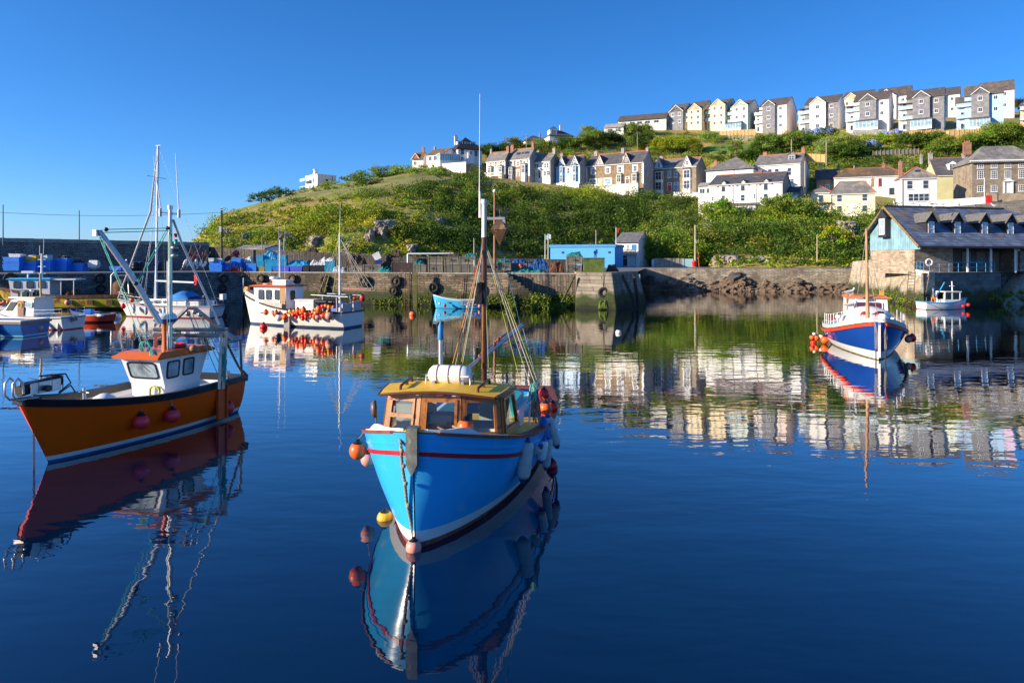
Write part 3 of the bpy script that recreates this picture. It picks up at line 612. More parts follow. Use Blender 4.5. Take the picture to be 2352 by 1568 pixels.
h.walls(STONEG,side=DARKR); h.roof(SLATEG,ridge=REDTILE)
for x in (.19,.81): h.bay(x,2.6,2,2.95,wm=WHITE,z0=-.3,d=.5,roofm=SLATE); h.gablet(x,2.8,3.1,WHITE,SLATE)
for x in (.42,.56): h.win(x,.72,1,1.9,bars=(0,1))
h.door(.43,DOORR,1.1,2.3); h.door(.57,DOORB,1.1,2.3); h.chim(.12,GREYR,.9,1.2,2)
b=MB(); b.box((h.W*.3,h.D*.2,h.H+h.rh*.4+.25),(1,1,.08),rot=Matrix.Rotation(.5,3,'X')); b.build('skylight',GLASS,h.t)
# --- white houses right
h=House('white_house','white house with a hipped grey slate roof and one arched upper window',1622,1730,428,392,366,186,-30,1756)
h.walls(WHITE,'hip'); h.roof(SLATEG,'hip',ridge=None,ov=.4)
for x,w,a in ((.24,1,1.6),(.72,1.2,1.6)): h.win(x,.42,w,a,bars=(0,1),fr=FRAMEW)
h.win(.47,.42,.9,1.5,bars=(1,1),fr=DKTRIM); h.pipe(.6); h.chim(-.02,BRICKR,.9,1.6,2,yf=.7)
h=House('white_house','long white house with one dormer and a red ridge above the three-gabled house',1732,1838,428,382,360,190,-32,1858)
h.walls(WHITE); h.roof(SLATEG,ridge=REDTILE); h.dormer(.78,2,1.6,.18,SLATEG,SLATE,(1,1))
for x in (.35,.5,.77): h.win(x,.62,1.1,2.1,bars=(0,1))
h.win(.8,.15,1.6,1.2); h.chim(.12,BRICKR,1,1.2,0); h.chim(.97,BRICKR,.9,1.6,1)
h=House('white_house','large white house with three scalloped gables and long verandah, at the cliff edge',1629,1797,492,426,405,166,-28,1817)
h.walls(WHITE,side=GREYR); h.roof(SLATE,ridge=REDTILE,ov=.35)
for x in (.2,.47,.78): h.gablet(x,2.6,1.35,WHITE,SLATE,trim=DKTRIM,win=False,z0=-.25)
for x,z,w,a in ((.2,.86,.8,1.1),(.47,.86,.8,1.1),(.78,.86,.8,1.2),(.05,.53,.5,1.1),(.2,.52,.9,1.6),(.47,.52,1,1.6),(.63,.56,.5,1.1),(.78,.52,1,1.6),(.935,.55,.6,1.2)): h.win(x,z,w,a,bars=(0,1),fr=FRAMEW if z<.8 else DKTRIM)
h.pipe(.335); h.pipe(.66); h.chim(.63,BRICKR,.8,.7,3)
b=MB(); b.bx(-.2,h.W*.66,-2.2,0,-3,1.6); v_=b.build('verandah',WHITE,h.t); b=MB(); b.hexa([(-.4,-2.5,1.6),(h.W*.68,-2.5,1.6),(h.W*.68,0,2.3),(-.4,0,2.3)],[(-.4,-2.5,1.72),(h.W*.68,-2.5,1.72),(h.W*.68,0,2.42),(-.4,0,2.42)]); b.build('verandah_roof',SLATE,v_)
for x,w in ((.05,.8),(.14,1.2),(.26,2.6),(.46,3.0),(.6,.9)): h.win(x,.12,w,1.2,bars=(1 if w<2 else 2,0),out=2.2,sill=False)
b=MB(); x=h.W*.93; b.prism([(x-1.3,-1.5,2.3),(x+1.3,-1.5,2.3),(x,-1.5,3.7)],(0,1.5,0)); b.bx(x-1.1,x-.95,-1.4,-1.25,-1,2.3); b.bx(x+.95,x+1.1,-1.4,-1.25,-1,2.3); b.build('porch',DKTRIM,h.t); h.door(.93,DOORW,1,2)
h=House('annex_house','small flat-roofed white house with glazed upper floor on posts left of the three-gabled house',1604,1640,466,428,420,170,-28,1650,D=5)
h.walls(WHITE,'flat'); h.roof(GREYR,'gable',rh=.9,ov=.2)
for x in (.25,.7): h.win(x,.7,1.3,1.3,bars=(1,0))
h=House('cottage','narrow grey rendered cottage with one white window beside the three-gabled house',1809,1838,488,440,431,166,-28,1846,D=5)
h.walls(GREYR); h.roof(SLATE,ov=.2); h.win(.5,.72,1.9,1.3,bars=(2,0),glass=GLASSB); 
h=House('cottage','pale yellow two-storey house with hipped slate roof above the cliff edge by the fish market',1908,2010,490,444,421,160,-22,2023)
h.walls(PALEY,'hip'); h.roof(SLATEG,'hip',ridge=REDTILE,ov=.3)
for x in (.2,.77): h.win(x,.73,1.15,1.6,bars=(0,1)); h.win(x,.2,1.15,1.5,bars=(0,1))
h.door(.5,DOORW,.9,1.9); h.pipe(.02); h.chim(.97,BRICKR,.6,.7,1)
h=House('cottage','low pale yellow cottage wing with a wrought iron balcony left of the yellow house',1864,1908,490,443,430,162,-22,D=6)
h.walls(PALEY,'hip'); h.roof(SLATEG,'hip',ridge=REDTILE,ov=.3); h.win(.5,.7,1.1,1.8,bars=(0,0)); h.win(.5,.15,1.4,1.2)
b=MB(); b.bx(.3,h.W+.2,-1.2,0,2.3,2.4)
for i in range(26): b.tube([(.35+i*(h.W-.2)/25,-1.15,2.4),(.35+i*(h.W-.2)/25,-1.15,3.2)],.015,4)
b.bx(.3,h.W+.2,-1.18,-1.12,3.2,3.25); b.build('balcony',DKTRIM,h.t)
h=House('cottage','old white cottage with red-framed windows under an orange lichen roof',1917,2082,468,408,391,186,-20,D=7)
h.walls(WHITE,'hip'); h.roof(LICHR,'hip',ridge=REDTILE,ov=.3); 
for x,w,a,f in ((.11,1.1,1.3,REDTILE),(.25,1,1.1,FRAMEW),(.42,1,1,REDTILE),(.64,.8,2.1,DOORR)): h.win(x,.76,w,a,bars=(1,2),fr=f)
h.win(.8,.42,1.2,1.7,fr=DKTRIM); h.chim(.72,BRICKR,.7,1.2,1); h.chim(.3,GREYR,.2,1,0)
h=House('cottage','low stone cottage with a dark slate roof behind the yellow cottage',1876,1930,462,411,392,190,-20,D=7)
h.walls(STONEG); h.roof(SLATE); h.win(.45,.6,1,1.5); h.chim(.2,CREAM,.7,1.4,1); h.chim(.98,BRICKR,.7,1.2,1)
h=House('white_house','square white house with pyramid slate roof and a row of four joined windows',2070,2152,474,408,386,152,-14,2177)
h.walls(WHITE,'hip'); h.roof(SLATEG,'hip',ridge=REDTILE,ov=.3,hip=20)
for x in (.24,.69): h.win(x,.74,1.2,1.9,bars=(0,1))
for x in (.27,.42,.57,.71): h.win(x,.3,1.1,1.7,bars=(0,1))
h.pipe(.04); h.chim(.1,BRICKR,.7,3.0,1,yf=.8); h.win(.5,.72,.7,1.8,side='r')
b=MB(); k=h.rh/(h.D/2); b.box((h.W*.5,h.D*.25,h.H+k*h.D*.25+.3),(1,.6,.1),rot=Matrix.Rotation(math.atan(k),3,'X')); b.build('skylight',GLASS,h.t)
h=House('house','olive yellow rendered house with one tall dormer in a dark slate roof',2150,2232,450,402,366,170,-14,D=9)
h.walls(OLIVE); h.roof(SLATE,ridge=REDTILE); h.dormer(.5,1.8,2,.12,FRAMEW,SLATE,(1,2))
h.win(.68,.62,1.2,1.4,bars=(2,2)); h.win(.7,.2,1.2,1.4,bars=(2,2)); h.chim(.02,GREYR,.9,1.6,1); h.chim(.97,GREYR,.7,1.2,1); h.chim(-.25,GREYR,.5,1.2,1)
h=House('large_house','tall brown stone Georgian house with white cornice and rows of small-paned windows at right edge',2233,2400,445,371,340,150,-10,D=9)
h.walls(STONEG,'hip'); h.roof(SLATEG,'hip',ov=.5,hip=4)
for j,(z,a) in enumerate(((.86,1.15),(.58,1.8),(.15,1.4))):
    for i in range(5):
        x=.115+.19*i
        if j==2 and i==2: continue
        h.win(x,z,1.25,a,bars=(2,3 if a>1.5 else 2),surround=None)
b=MB(); b.bx(-.5,h.W+.5,-.5,0,h.H-.05,h.H+.18); b.bx(-.3,h.W+.3,-.3,0,h.H-.3,h.H-.05)
for i in range(34): b.bx(i*h.W/34,i*h.W/34+.15,-.42,-.3,h.H-.2,h.H-.05)
b.build('cornice',FRAMEW,h.t); h.door(.495,DOORW,1.1,2.2)
b=MB(); x=h.W*.495; b.prism([(x-1.2,-.5,2.5),(x+1.2,-.5,2.5),(x,-.5,3.1)],(0,.5,0)); b.bx(x-.95,x-.7,-.3,0,0,2.5); b.bx(x+.7,x+.95,-.3,0,0,2.5); b.build('door_pediment',FRAMEW,h.t); h.chim(.08,BRICKR,1.6,1.6,4,yf=.55)
# --- modern row on the ridge
G2='modern gabled houses on the hilltop'
def modern(label,u0,u1,u2,vb,ve,vr,Y,cl,cm,cr,cs,fl=.24,fm=.62,fl_=3,cons=None,th=-34,left=True,name='gabled_house',wl=None,group=G2,rm=SLATEL):
    h=House(name,label,u0,u1,vb,ve,vr,Y,th,u2,group=group,D=8); W,H=h.W,h.H; st=H/fl_
    h.walls(cr,x0=W*fl*.55,side=cs); h.roof(rm,x0=W*fl*.55,ridge=None)
    xa,xb=W*fl,W*fm; wg=xb-xa; gh=min(wg*.42,h.rh*.85); b=MB(); pj=1.1
    pts=[(xa,-pj,-h.sub),(xb,-pj,-h.sub),(xb,-pj,H-.1),((xa+xb)/2,-pj,H-.1+gh),(xa,-pj,H-.1)]
    b.prism(pts,(0,pj+.3,0)); b.prism([(xa,-pj,H-.2),(xb,-pj,H-.2),((xa+xb)/2,-pj,H-.1+gh)],(0,h.D*.4,0)); g=b.build('front_gable',cm,h.t); r=MB(); t=.13
    for s in (-1,1):
        xe=(xa+xb)/2+s*(wg/2+.2); ze=H-.1-.2*gh/(wg/2); c=V((xa+xb)/2,-pj-.2,H+gh-.05); a=V(xe,-pj-.2,ze); c2=V(c.x,h.D*.42,c.z); a2=V(xe,.5,ze)
        r.hexa([a,c,c2,a2],[a+V(0,0,t),c+V(0,0,t),c2+V(0,0,t),a2+V(0,0,t)])
    r.build('gable_roof',rm,g)
    r=MB()
    for s in (-1,1):
        xe=(xa+xb)/2+s*(wg/2+.2); ze=H-.1-.2*gh/(wg/2); c=V((xa+xb)/2,-pj-.25,H+gh+.03); a=V(xe,-pj-.25,ze+.08)
        r.hexa([a-V(0,0,.22),c-V(0,0,.22),c+V(0,.05,-.22),a+V(0,.05,-.22)],[a,c,c+V(0,.05,0),a+V(0,.05,0)])
    r.build('bargeboard',FRAMEW,g)
    for k in range(fl_):
        z=(k+.55)*st/H
        if k==0 and cons: continue
        nw=2 if wl=='2' else 1
        for i in range(nw): h.win((fl+(fm-fl)*(.5 if nw==1 else (.28,.75)[i])),z,1.3 if nw==1 else 1.15,1.5,bars=(1,0),out=pj,t=.12)
        if fm<.9: h.win(fm+(1-fm)*.45,z,1.25,1.4,bars=(1,0),t=.12)
    if left:
        b=MB(); D2=h.D*.7; Hl=H*.86
        b.poly([(0,.5,-h.sub),(0,.5+D2,-h.sub),(0,.5+D2,Hl),(0,.5+D2/2,Hl+1.4),(0,.5,Hl)]); b.poly([(0,.5,-h.sub),(xa,.5,-h.sub),(xa,.5,Hl),(0,.5,Hl)]); b.build('side_wing',cl,h.t)
        h.roof(rm,x0=0,x1=xa,y0=.5,H=Hl,rh=1.5,D=D2,ov=.9,name='wing_roof')
        for k in range(1,fl_):
            b=MB(); b.bx(-.1,xa,-1,.5,k*st-.12,k*st+.05); o=b.build('balcony',FRAMEW,h.t); b=MB(); b.bx(-.08,xa,-1,-.96,k*st+.1,k*st+1.0); b.bx(-.1,-.06,-1,.5,k*st+.1,k*st+1.0); b.build('balcony_glass',BALG,o)
            b=MB(); b.bx(-.1,xa,-1.02,-.97,k*st+1.0,k*st+1.06); b.build('handrail',STEEL,o)
        for k in range(fl_): h.win(fl*.5,(k*st+1.15)/H,min(1.9,xa*.55),2.0,bars=(1,0),out=-.5,sill=False)
    if cons:
        cx0,cx1,cz=cons; b=MB(); X0,X1=W*cx0,W*cx1; y1=-3.4
        b.hexa([(X0,y1,cz),(X1,y1,cz),(X1,-pj,cz+.9),(X0,-pj,cz+.9)],[(X0,y1,cz+.12),(X1,y1,cz+.12),(X1,-pj,cz+1.02),(X0,-pj,cz+1.02)],1)
        n=6
        for i in range(n+1): b.bx(X0+(X1-X0-.08)*i/n,X0+(X1-X0-.08)*i/n+.08,y1,y1+.08,-.5,cz)
        b.bx(X0,X1,y1,y1+.06,-.8,.1); o=b.build('conservatory',[FRAMEW,SLATE],h.t); b=MB(); b.bx(X0+.05,X1-.05,y1+.02,y1+.05,.1,cz); b.bx(X1-.06,X1-.03,y1,-pj,.1,cz+.3); b.build('conservatory_glass',GLASSB,o)
    return h
modern('grey slate-fronted gabled house, leftmost of the hilltop row',1530,1573,1594,292,260,243,296,WHITE,SLATEW,CREAM,CREAM,.2,.95,2,wl='2')
modern('cream gabled house with a slate-hung apex, second from left of the hilltop row',1568,1614,1645,294,256,237,293,MAGN,MAGN,MAGN,MAGN,.3,.98,3,wl='2')
modern('tallest pale cream gabled house, third from left of the hilltop row',1622,1668,1699,296,246,233,290,MAGN,MAGN,MAGN,MAGN,.26,.98,3,wl='2')
modern('pale green gabled house behind the white conservatory on the hilltop',1670,1720,1756,301,248,236,286,PALEG,PALEG,PALEG,PALEG,.28,.98,3,wl='2',cons=(.0,.75,2.2))
modern('pale pink gabled house with a grey slate bay on the hilltop',1734,1807,1835,304,247,232,281,PALEP,SLATEW,PALEP,PALEP,.26,.65,3)
modern('white gabled house with dark slate panel on its right above the blue hydrangeas',1834,1925,1942,306,243,228,270,WHITE,WHITE,SLATEW,WHITE,.3,.7,3)
modern('white gabled house with grey slate gable and glass conservatory above a grey deck wall',1943,2041,2062,302,237,220,252,WHITE,SLATEW,WHITE,WHITE,.33,.72,3,cons=(.25,.78,2.4))
modern('white gabled house with two dark slate panels and a glass-walled conservatory above a timber wall',2064,2168,2188,300,230,213,240,WHITE,SLATEW,SLATEW,WHITE,.32,.7,3,cons=(.28,.75,2.4))
modern('pale blue gabled house with dark slate gable above the curved timber deck',2197,2305,2327,299,222,203,230,PALEB,SLATEW,PALEB,PALEB,.32,.7,3,cons=(.28,.72,2.4))
modern('peach gabled house at the right edge of the hilltop',2343,2450,2470,300,230,210,225,PEACH,PEACH,PEACH,PEACH,.3,.7,3)
G3='gabled houses of the second hilltop row'
modern('cream gabled house with slate apex in the second hilltop row, leftmost',1934,2003,2016,272,232,214,300,CREAM,CREAM,CREAM,WHITE,.02,.6,2,left=False,group=G3,wl='2')
modern('white gabled house with glass balcony in the second hilltop row',2012,2091,2107,272,226,206,292,WHITE,WHITE,WHITE,WHITE,.02,.6,2,left=False,group=G3)
modern('pale teal gabled house peeping over the second hilltop row',2140,2205,2218,268,222,207,284,PALEG,SLATEW,PALEG,PALEG,.02,.5,2,left=False,group=G3)
modern('lilac gabled house at the top of the second hilltop row',2240,2330,2345,262,212,194,272,LILAC,SLATEW,LILAC,LILAC,.2,.55,2,left=False,group=G3)
# --- houses on the skyline, left of the ridge
h=House('house','long white flat-fronted house with dark low roof at the left end of the hilltop',1420,1530,300,278,268,300,-22,D=9)
h.walls(WHITE); h.roof(SLATEL,ov=.6)
for x in (.12,.3,.45,.62,.8): h.win(x,.65,2.2,1.2,bars=(1,0))
h=House('bungalow','small white bungalow with grey lower walls below the long white hilltop house',1388,1432,308,294,287,285,-22,D=6)
h.walls(WHITE); h.roof(GREYR,ov=.4); h.win(.3,.5,2,1.3); h.win(.7,.5,2,1.3)
h=House('house','white house with slate roof, tall white chimney and glazed corner on the skyline',1262,1316,326,310,299,268,15,D=8)
h.walls(WHITE,'hip'); h.roof(SLATE,'hip',ov=.5); h.chim(.62,WHITE,1,2.2,1); h.dormer(.2,3,2,.1,WHITE,SLATE,(3,0))
h=House('house','low grey-roofed bungalow half hidden by trees on the skyline',1206,1256,333,322,312,272,12,D=8)
h.walls(CREAM,'hip'); h.roof(SLATE,'hip',ov=.5); h.chim(.8,GREYR,.6,1.2,1); h.win(.1,.5,1.5,1)
h=House('villa','large white villa with black hipped roof and three dormers at top of the hill',1052,1107,368,339,315,222,22,D=10)
h.walls(WHITE,'hip'); h.roof(DKTRIM,'hip',ov=.6)
for x in (.15,.42,.68): h.dormer(x,2.0 if x!=.42 else 1.3,1.1,.16,WHITE,DKTRIM,(1,0),flat=True)
h.win(.18,.68,1.2,1.9,bars=(0,1)); h.win(.75,.62,1.2,1.9,bars=(0,1)); h.win(.18,.15,1,1.2); h.win(.5,.6,.9,1.1,out=1); 
b=MB(); b.bx(h.W*.38,h.W*.64,-1,0,-1,h.H*.75); b.build('bay_block',WHITE,h.t); h.pipe(.05); h.pipe(.9)
h.chim(.03,WHITE,1.0,1.6,3,yf=.3)
b=MB(); b.bx(-6.5,-.2,-1.5,h.D*.8,-2.5,-.5); sx_=b.build('sun_room',WHITE,h.t)
b=MB(); b.bx(-6.4,-.3,-1.4,h.D*.75,-.5,1.5); b.build('sun_room_glass',GLASSB,sx_); b=MB(); b.bx(-6.7,-.1,-1.7,h.D*.85,1.5,1.7)
for i in range(9): b.bx(-6.5+i*.76,-6.38+i*.76,-1.5,-1.38,-.5,1.5)
b.build('sun_room_frame',FRAMEW,sx_)
h=House('house','white two-storey house with a brown roof left of the villa',980,1020,379,356,345,224,-30,D=8)
h.walls(WHITE); h.roof(LICHR,ov=.3); 
for x in (.2,.5,.8): h.win(x,.6,1.4,1.6,bars=(1,0))
h.chim(.05,GREYR,.6,1,1)
h=House('house','small house with a red tiled gable and tall brick chimney left of the white houses',947,972,386,365,352,228,-15,982,D=7)
h.walls(WHITE); h.roof(LICHR,ov=.3); h.gablet(.3,3,1.8,REDTILE,LICHR,win=False); h.chim(.8,BRICKR,.8,1.8,2); h.win(.25,.5,1,1.3)
h=House('cube_house','white flat-roofed cube house with side balcony alone on the headland',729,772,436,401,399,232,42,D=9)
h.walls(WHITE,'flat'); b=MB(); b.bx(-.15,h.W+.15,-.15,h.D+.15,h.H,h.H+.25); b.build('roof',FRAMEW,h.t)
h.win(.5,.62,.8,1.2,bars=(1,0),fr=DKTRIM); h.win(.5,.2,.8,.8,fr=DKTRIM); h.pipe(.78)
for y in (.3,.62): h.win(y,.68,.8,1.2,side='l',fr=DKTRIM); h.win(y,.25,.8,1.2,side='l',fr=DKTRIM)
b=MB(); b.lathe([(1.1,0),(.7,.8),(.7,1.6),(.95,1.75),(.95,1.9)],(1,h.D*.4,h.H+.25),n=4); b.build('chimney',WHITE,h.t)
b=MB()
for z in (.5,3.2): b.bx(-2.2,0,h.D*.55,h.D,z,z+.15); b.bx(-2.2,-2.15,h.D*.55,h.D,z+.2,z+1.1)
b.build('balcony',BALG,h.t)
# retaining wall below the villa
b=MB(); p=at(1016,409,214); q=at(1070,413,207); r_=at(1118,400,212)
b.hexa([up(p,24),up(q,24),up(q,24)+V(0,6,0),up(p,24)+V(0,6,0)],[up(p,Z_(376,214)),up(q,Z_(372,207)),up(q,Z_(372,207))+V(0,6,0),up(p,Z_(376,214))+V(0,6,0)])
tag(b.build('garden_wall',WHITE),'tall plain cream retaining wall below the villa terrace','garden wall')
b=MB(); b.hexa([up(q,24)+V(.05,0,0),up(r_,24),up(r_,24)+V(0,2,0),up(q,24)+V(0,2,0)],[up(q,Z_(377,207))+V(.05,0,0),up(r_,Z_(382,212)),up(r_,Z_(382,212))+V(0,2,0),up(q,Z_(377,207))+V(0,2,0)])
tag(b.build('garden_wall',STONEG),'dark stone retaining wall beside the cream wall under the villa','garden wall')
def wallpix(name,label,cat,u0,v0b,v0t,Y0,u1,v1b,v1t,Y1,m,th=.4,slats=0):
    p=at(u0,v0b,Y0);q=at(u1,v1b,Y1);pt=at(u0,v0t,Y0);qt=at(u1,v1t,Y1); k=V(0,th,0); b=MB()
    b.hexa([p,q,q+k,p+k],[pt,qt,qt+k,pt+k])
    if slats:
        for i in range(slats+1):
            t=i/slats; a=p.lerp(q,t); c=pt.lerp(qt,t); b.box((a.x,a.y-.06,(a.z+c.z)/2),(.16,.12,c.z-a.z+.5))
    return tag(b.build(name,m),label,cat)
wallpix('garden_wall','white rendered retaining wall under the brown stone house with the red door',"garden wall",1548,463,441,192,1606,468,442,190,WHITE)
wallpix('garden_wall','white painted quay-side garden wall below the square white house','garden wall',2152,478,460,142,2268,470,452,138,WHITE)
wallpix('garden_wall','stone garden wall below the tall Georgian house','garden wall',2268,468,443,140,2400,470,446,136,STONEG)
wallpix('slope_wall','long dark stone wall rising to the right behind the market roof','wall',2100,530,482,118,2400,540,455,112,DARKQ,1)
wallpix('timber_fence','new pale timber fence with posts on the grassy terrace','fence',1652,311,301,272,1735,311,297,265,WOODN,.1,10)
wallpix('timber_fence','slatted retaining fence below the timber fence','fence',1670,325,311,268,1735,326,312,262,WOODG,.2,8)
wallpix('timber_fence','yellow new board fence beside the white house gable','fence',1852,370,353,190,1895,373,355,187,WOODN,.1,4)
wallpix('timber_deck','new timber retaining deck below the house with two dark panels','deck',2075,313,302,232,2160,314,297,229,WOODN,1.5,8)
wallpix('timber_deck','long curved timber deck wall below the pale blue house','deck',2180,318,300,222,2318,318,293,218,WOODN,1.5,12)
wallpix('timber_fence','rustic wooden handrail among the shrubs on the slope','fence',2005,356,348,200,2110,352,342,200,WOODG,.08,12)
wallpix('deck_wall','grey rendered terrace wall below the glass conservatory','wall',1960,312,298,244,2035,316,298,240,GREYR,1)
wallpix('timber_fence','dark wooden garden fence zigzagging above the brown stone houses','fence',1500,384,375,212,1610,392,382,208,WOODG,.1,12)
# --- fish market
a_=V(.97,.243,0); g_=V(.064,.998,0); RC=V(X_(2113,73.2),73.2,0)
def P_(s,t,z): return V(RC.x+a_.x*s+g_.x*t, RC.y+a_.y*s+g_.y*t, z)
CLAD=brick('blue_board_cladding',(.25,.43,.51),(.22,.39,.47),(.12,.24,.30),30,.42,.05,.0,.6,.4,vert=True,off=0)
WARMST=brick('market_stone',(.46,.38,.27),(.27,.18,.12),(.36,.33,.28),.75,.22,.022,.05,.9,.6)
mk=thing('fish_market','fish market building with blue boarded gable and long slate roof with five dormers','market building')
ze,zr,zl,tr,tl=6.65,11.05,8.3,7.0,11.6
def part(b,n,m,p=mk): return b.build(n,m,p)
b=MB(); b.prism([P_(0,-.0,6.1),P_(0,tl,6.1),P_(0,tl,zl),P_(0,tr,zr-.1),P_(0,.0,ze-.05)],a_*.2); part(b,'gable_wall',CLAD)
b=MB(); b.hexa([P_(.05,1.2,3.4),P_(5.2,1.2,3.4),P_(5.2,tl,3.4),P_(.05,tl,3.4)],[P_(.05,1.2,6.3),P_(5.2,1.2,6.3),P_(5.2,tl,6.3),P_(.05,tl,6.3)]); part(b,'stone_wall',WARMST)
b=MB(); b.hexa([P_(5.2,5,3.4),P_(34,5,3.4),P_(34,6,3.4),P_(5.2,6,3.4)],[P_(5.2,5,6.8),P_(34,5,6.8),P_(34,6,6.8),P_(5.2,6,6.8)]); part(b,'back_wall',DARKR)
b=MB(); b.hexa([P_(15,1.6,3.4),P_(34,1.6,3.4),P_(34,5,3.4),P_(15,5,3.4)],[P_(15,1.6,6.3),P_(34,1.6,6.3),P_(34,5,6.3),P_(15,5,6.3)]); part(b,'stone_wall',WARMST)
b=MB()
for s,w_ in ((9.2,1.3),(11.3,1.2),(13,1.6),(20,1.6)):
    b.hexa([P_(s,4.9 if s<15 else 1.5,3.6),P_(s+w_,4.9 if s<15 else 1.5,3.6),P_(s+w_,5 if s<15 else 1.62,3.6),P_(s,5 if s<15 else 1.62,3.6)],[P_(s,4.9 if s<15 else 1.5,5.9),P_(s+w_,4.9 if s<15 else 1.5,5.9),P_(s+w_,5 if s<15 else 1.62,5.9),P_(s,5 if s<15 else 1.62,5.9)])
part(b,'door',mat('pale_market_door',(.45,.36,.25),.6))
MR=brick('market_slate',(.17,.22,.31),(.09,.12,.18),(.04,.05,.07),.7,.3,.022,.02,.7,.8,stain=(.24,.16,.06),ts=.58,ss=.35)
L=30; S=17; b=MB(); up_=V(0,0,.18)
A=[P_(-.6,-.7,ze-.35),P_(L,-.7,ze-.35),P_(S,tr,zr),P_(-.6,tr,zr)]; b.hexa(A,[p+up_ for p in A])
A=[P_(-.6,tl+.6,zl-.3),P_(L,tl+.6,zl-.3),P_(S,tr,zr),P_(-.6,tr,zr)]; b.hexa(A,[p+up_ for p in A])
b.poly([P_(L,-.7,ze-.17),P_(L,tl+.6,zl-.1),P_(S,tr,zr+.18)])
part(b,'roof',MR)
b=MB(); b.tube([P_(-.6,tr,zr+.2),P_(S,tr,zr+.2)],.14,6); part(b,'ridge',DKTRIM)
b=MB()
for t0,z0,t1,z1 in ((-.7,ze-.35,tr,zr),(tl+.6,zl-.3,tr,zr)):
    p=P_(-.68,t0,z0);q=P_(-.68,t1,z1); b.hexa([p-V(0,0,.12),q-V(0,0,.12),q-V(0,0,.12)+a_*.1,p-V(0,0,.12)+a_*.1],[p+V(0,0,.24),q+V(0,0,.24),q+V(0,0,.24)+a_*.1,p+V(0,0,.24)+a_*.1])
part(b,'bargeboard',mat('lichened_bargeboard',(.16,.13,.08),.9,var=.4,s=3,c2=(.4,.28,.05),t2=.55))
b=MB(); p=P_(-.5,-.8,ze-.42);q=P_(L,-.8,ze-.42); b.hexa([p,q,q+V(0,.12,0),p+V(0,.12,0)],[p+V(0,0,.22),q+V(0,0,.22),q+V(0,.12,.22),p+V(0,.12,.22)]); part(b,'gutter',DKTRIM)
for s in (6.4,9.6,13.0,16.6):
    b=MB(); b.box(P_(s,.1,4.9),(.16,.16,2.7)); part(b,'post',FRAMEW if s<14 else DKTRIM)
k=(zr-ze)/tr
for s in (2.6,6.2,10.0,13.7,17.4):
    y0=1.7; z0=ze+k*y0-.1; hw=.62; b=MB(); t1=5.4
    b.hexa([P_(s-hw,y0,z0-.2),P_(s+hw,y0,z0-.2),P_(s+hw,t1,z0-.2),P_(s-hw,t1,z0-.2)],[P_(s-hw,y0,z0+1.75),P_(s+hw,y0,z0+1.75),P_(s+hw,t1,z0+1.75),P_(s-hw,t1,z0+1.75)])
    b.prism([P_(s-hw,y0,z0+1.75),P_(s+hw,y0,z0+1.75),P_(s,y0,z0+2.5)],g_*(t1-y0)); d=part(b,'dormer',DKTRIM); b=MB()
    for e in (-1,1):
        A=[P_(s+e*(hw+.28),y0-.3,z0+1.5),P_(s,y0-.3,z0+2.58),P_(s,t1,z0+2.58),P_(s+e*(hw+.28),t1-1.2,z0+1.5)]; b.hexa(A,[p+V(0,0,.1) for p in A])
    b.build('dormer_roof',mat('dormer_slate',(.13,.13,.13),.8,var=.3,s=3,c2=(.22,.18,.07),t2=.6),d)
    b=MB(); f=lambda x,y,z: P_(s+x,y0-y,z0+z)
    def fb(x0,x1,z0_,z1_,o=.06): b.hexa([f(x0,0,z0_),f(x1,0,z0_),f(x1,o,z0_),f(x0,o,z0_)],[f(x0,0,z1_),f(x1,0,z1_),f(x1,o,z1_),f(x0,o,z1_)])
    for q in ((-.42,-.34,.0,1.55),(.34,.42,.0,1.55),(-.42,.42,-.02,.07),(-.42,.42,1.5,1.58),(-.42,.42,.74,.8)): fb(*q)
    wn=b.build('window',FRAMEW,d); b=MB(); fb(-.36,.36,.05,1.5,.03); b.build('pane',mat('sky_glass',(.35,.45,.55),.1,spec=.9),wn)
# gable window in a dark oriel
b=MB(); 
def G(t,z,o): return P_(-o,t,z)
def gb(t0,t1,z0,z1,o0,o1): b.hexa([G(t0,z0,o0),G(t1,z0,o0),G(t1,z0,o1),G(t0,z0,o1)],[G(t0,z1,o0),G(t1,z1,o0),G(t1,z1,o1),G(t0,z1,o1)])
tm=7.3; gb(tm-.95,tm+.95,7.6,10.0,0,.7); b.prism([G(tm-1.3,9.9,.8),G(tm+1.3,9.9,.8),G(tm,10.9,.8)],a_*.9); w_=part(b,'gable_window',DKTRIM)
b=MB(); gb(tm-.7,tm+.7,7.9,8.0,.7,.76); gb(tm-.7,tm+.7,9.7,9.8,.7,.76); gb(tm-.7,tm-.6,8,9.7,.7,.76); gb(tm+.6,tm+.7,8,9.7,.7,.76); gb(tm-.6,tm+.6,8.85,8.93,.7,.75); gb(tm-.03,tm+.03,8,8.85,.7,.75); fr=b.build('window_frame',FRAMEW,w_)
b=MB(); gb(tm-.6,tm+.6,8,9.7,.68,.72); b.build('pane',mat('sky_glass',(.35,.45,.55),.1,spec=.9),w_)
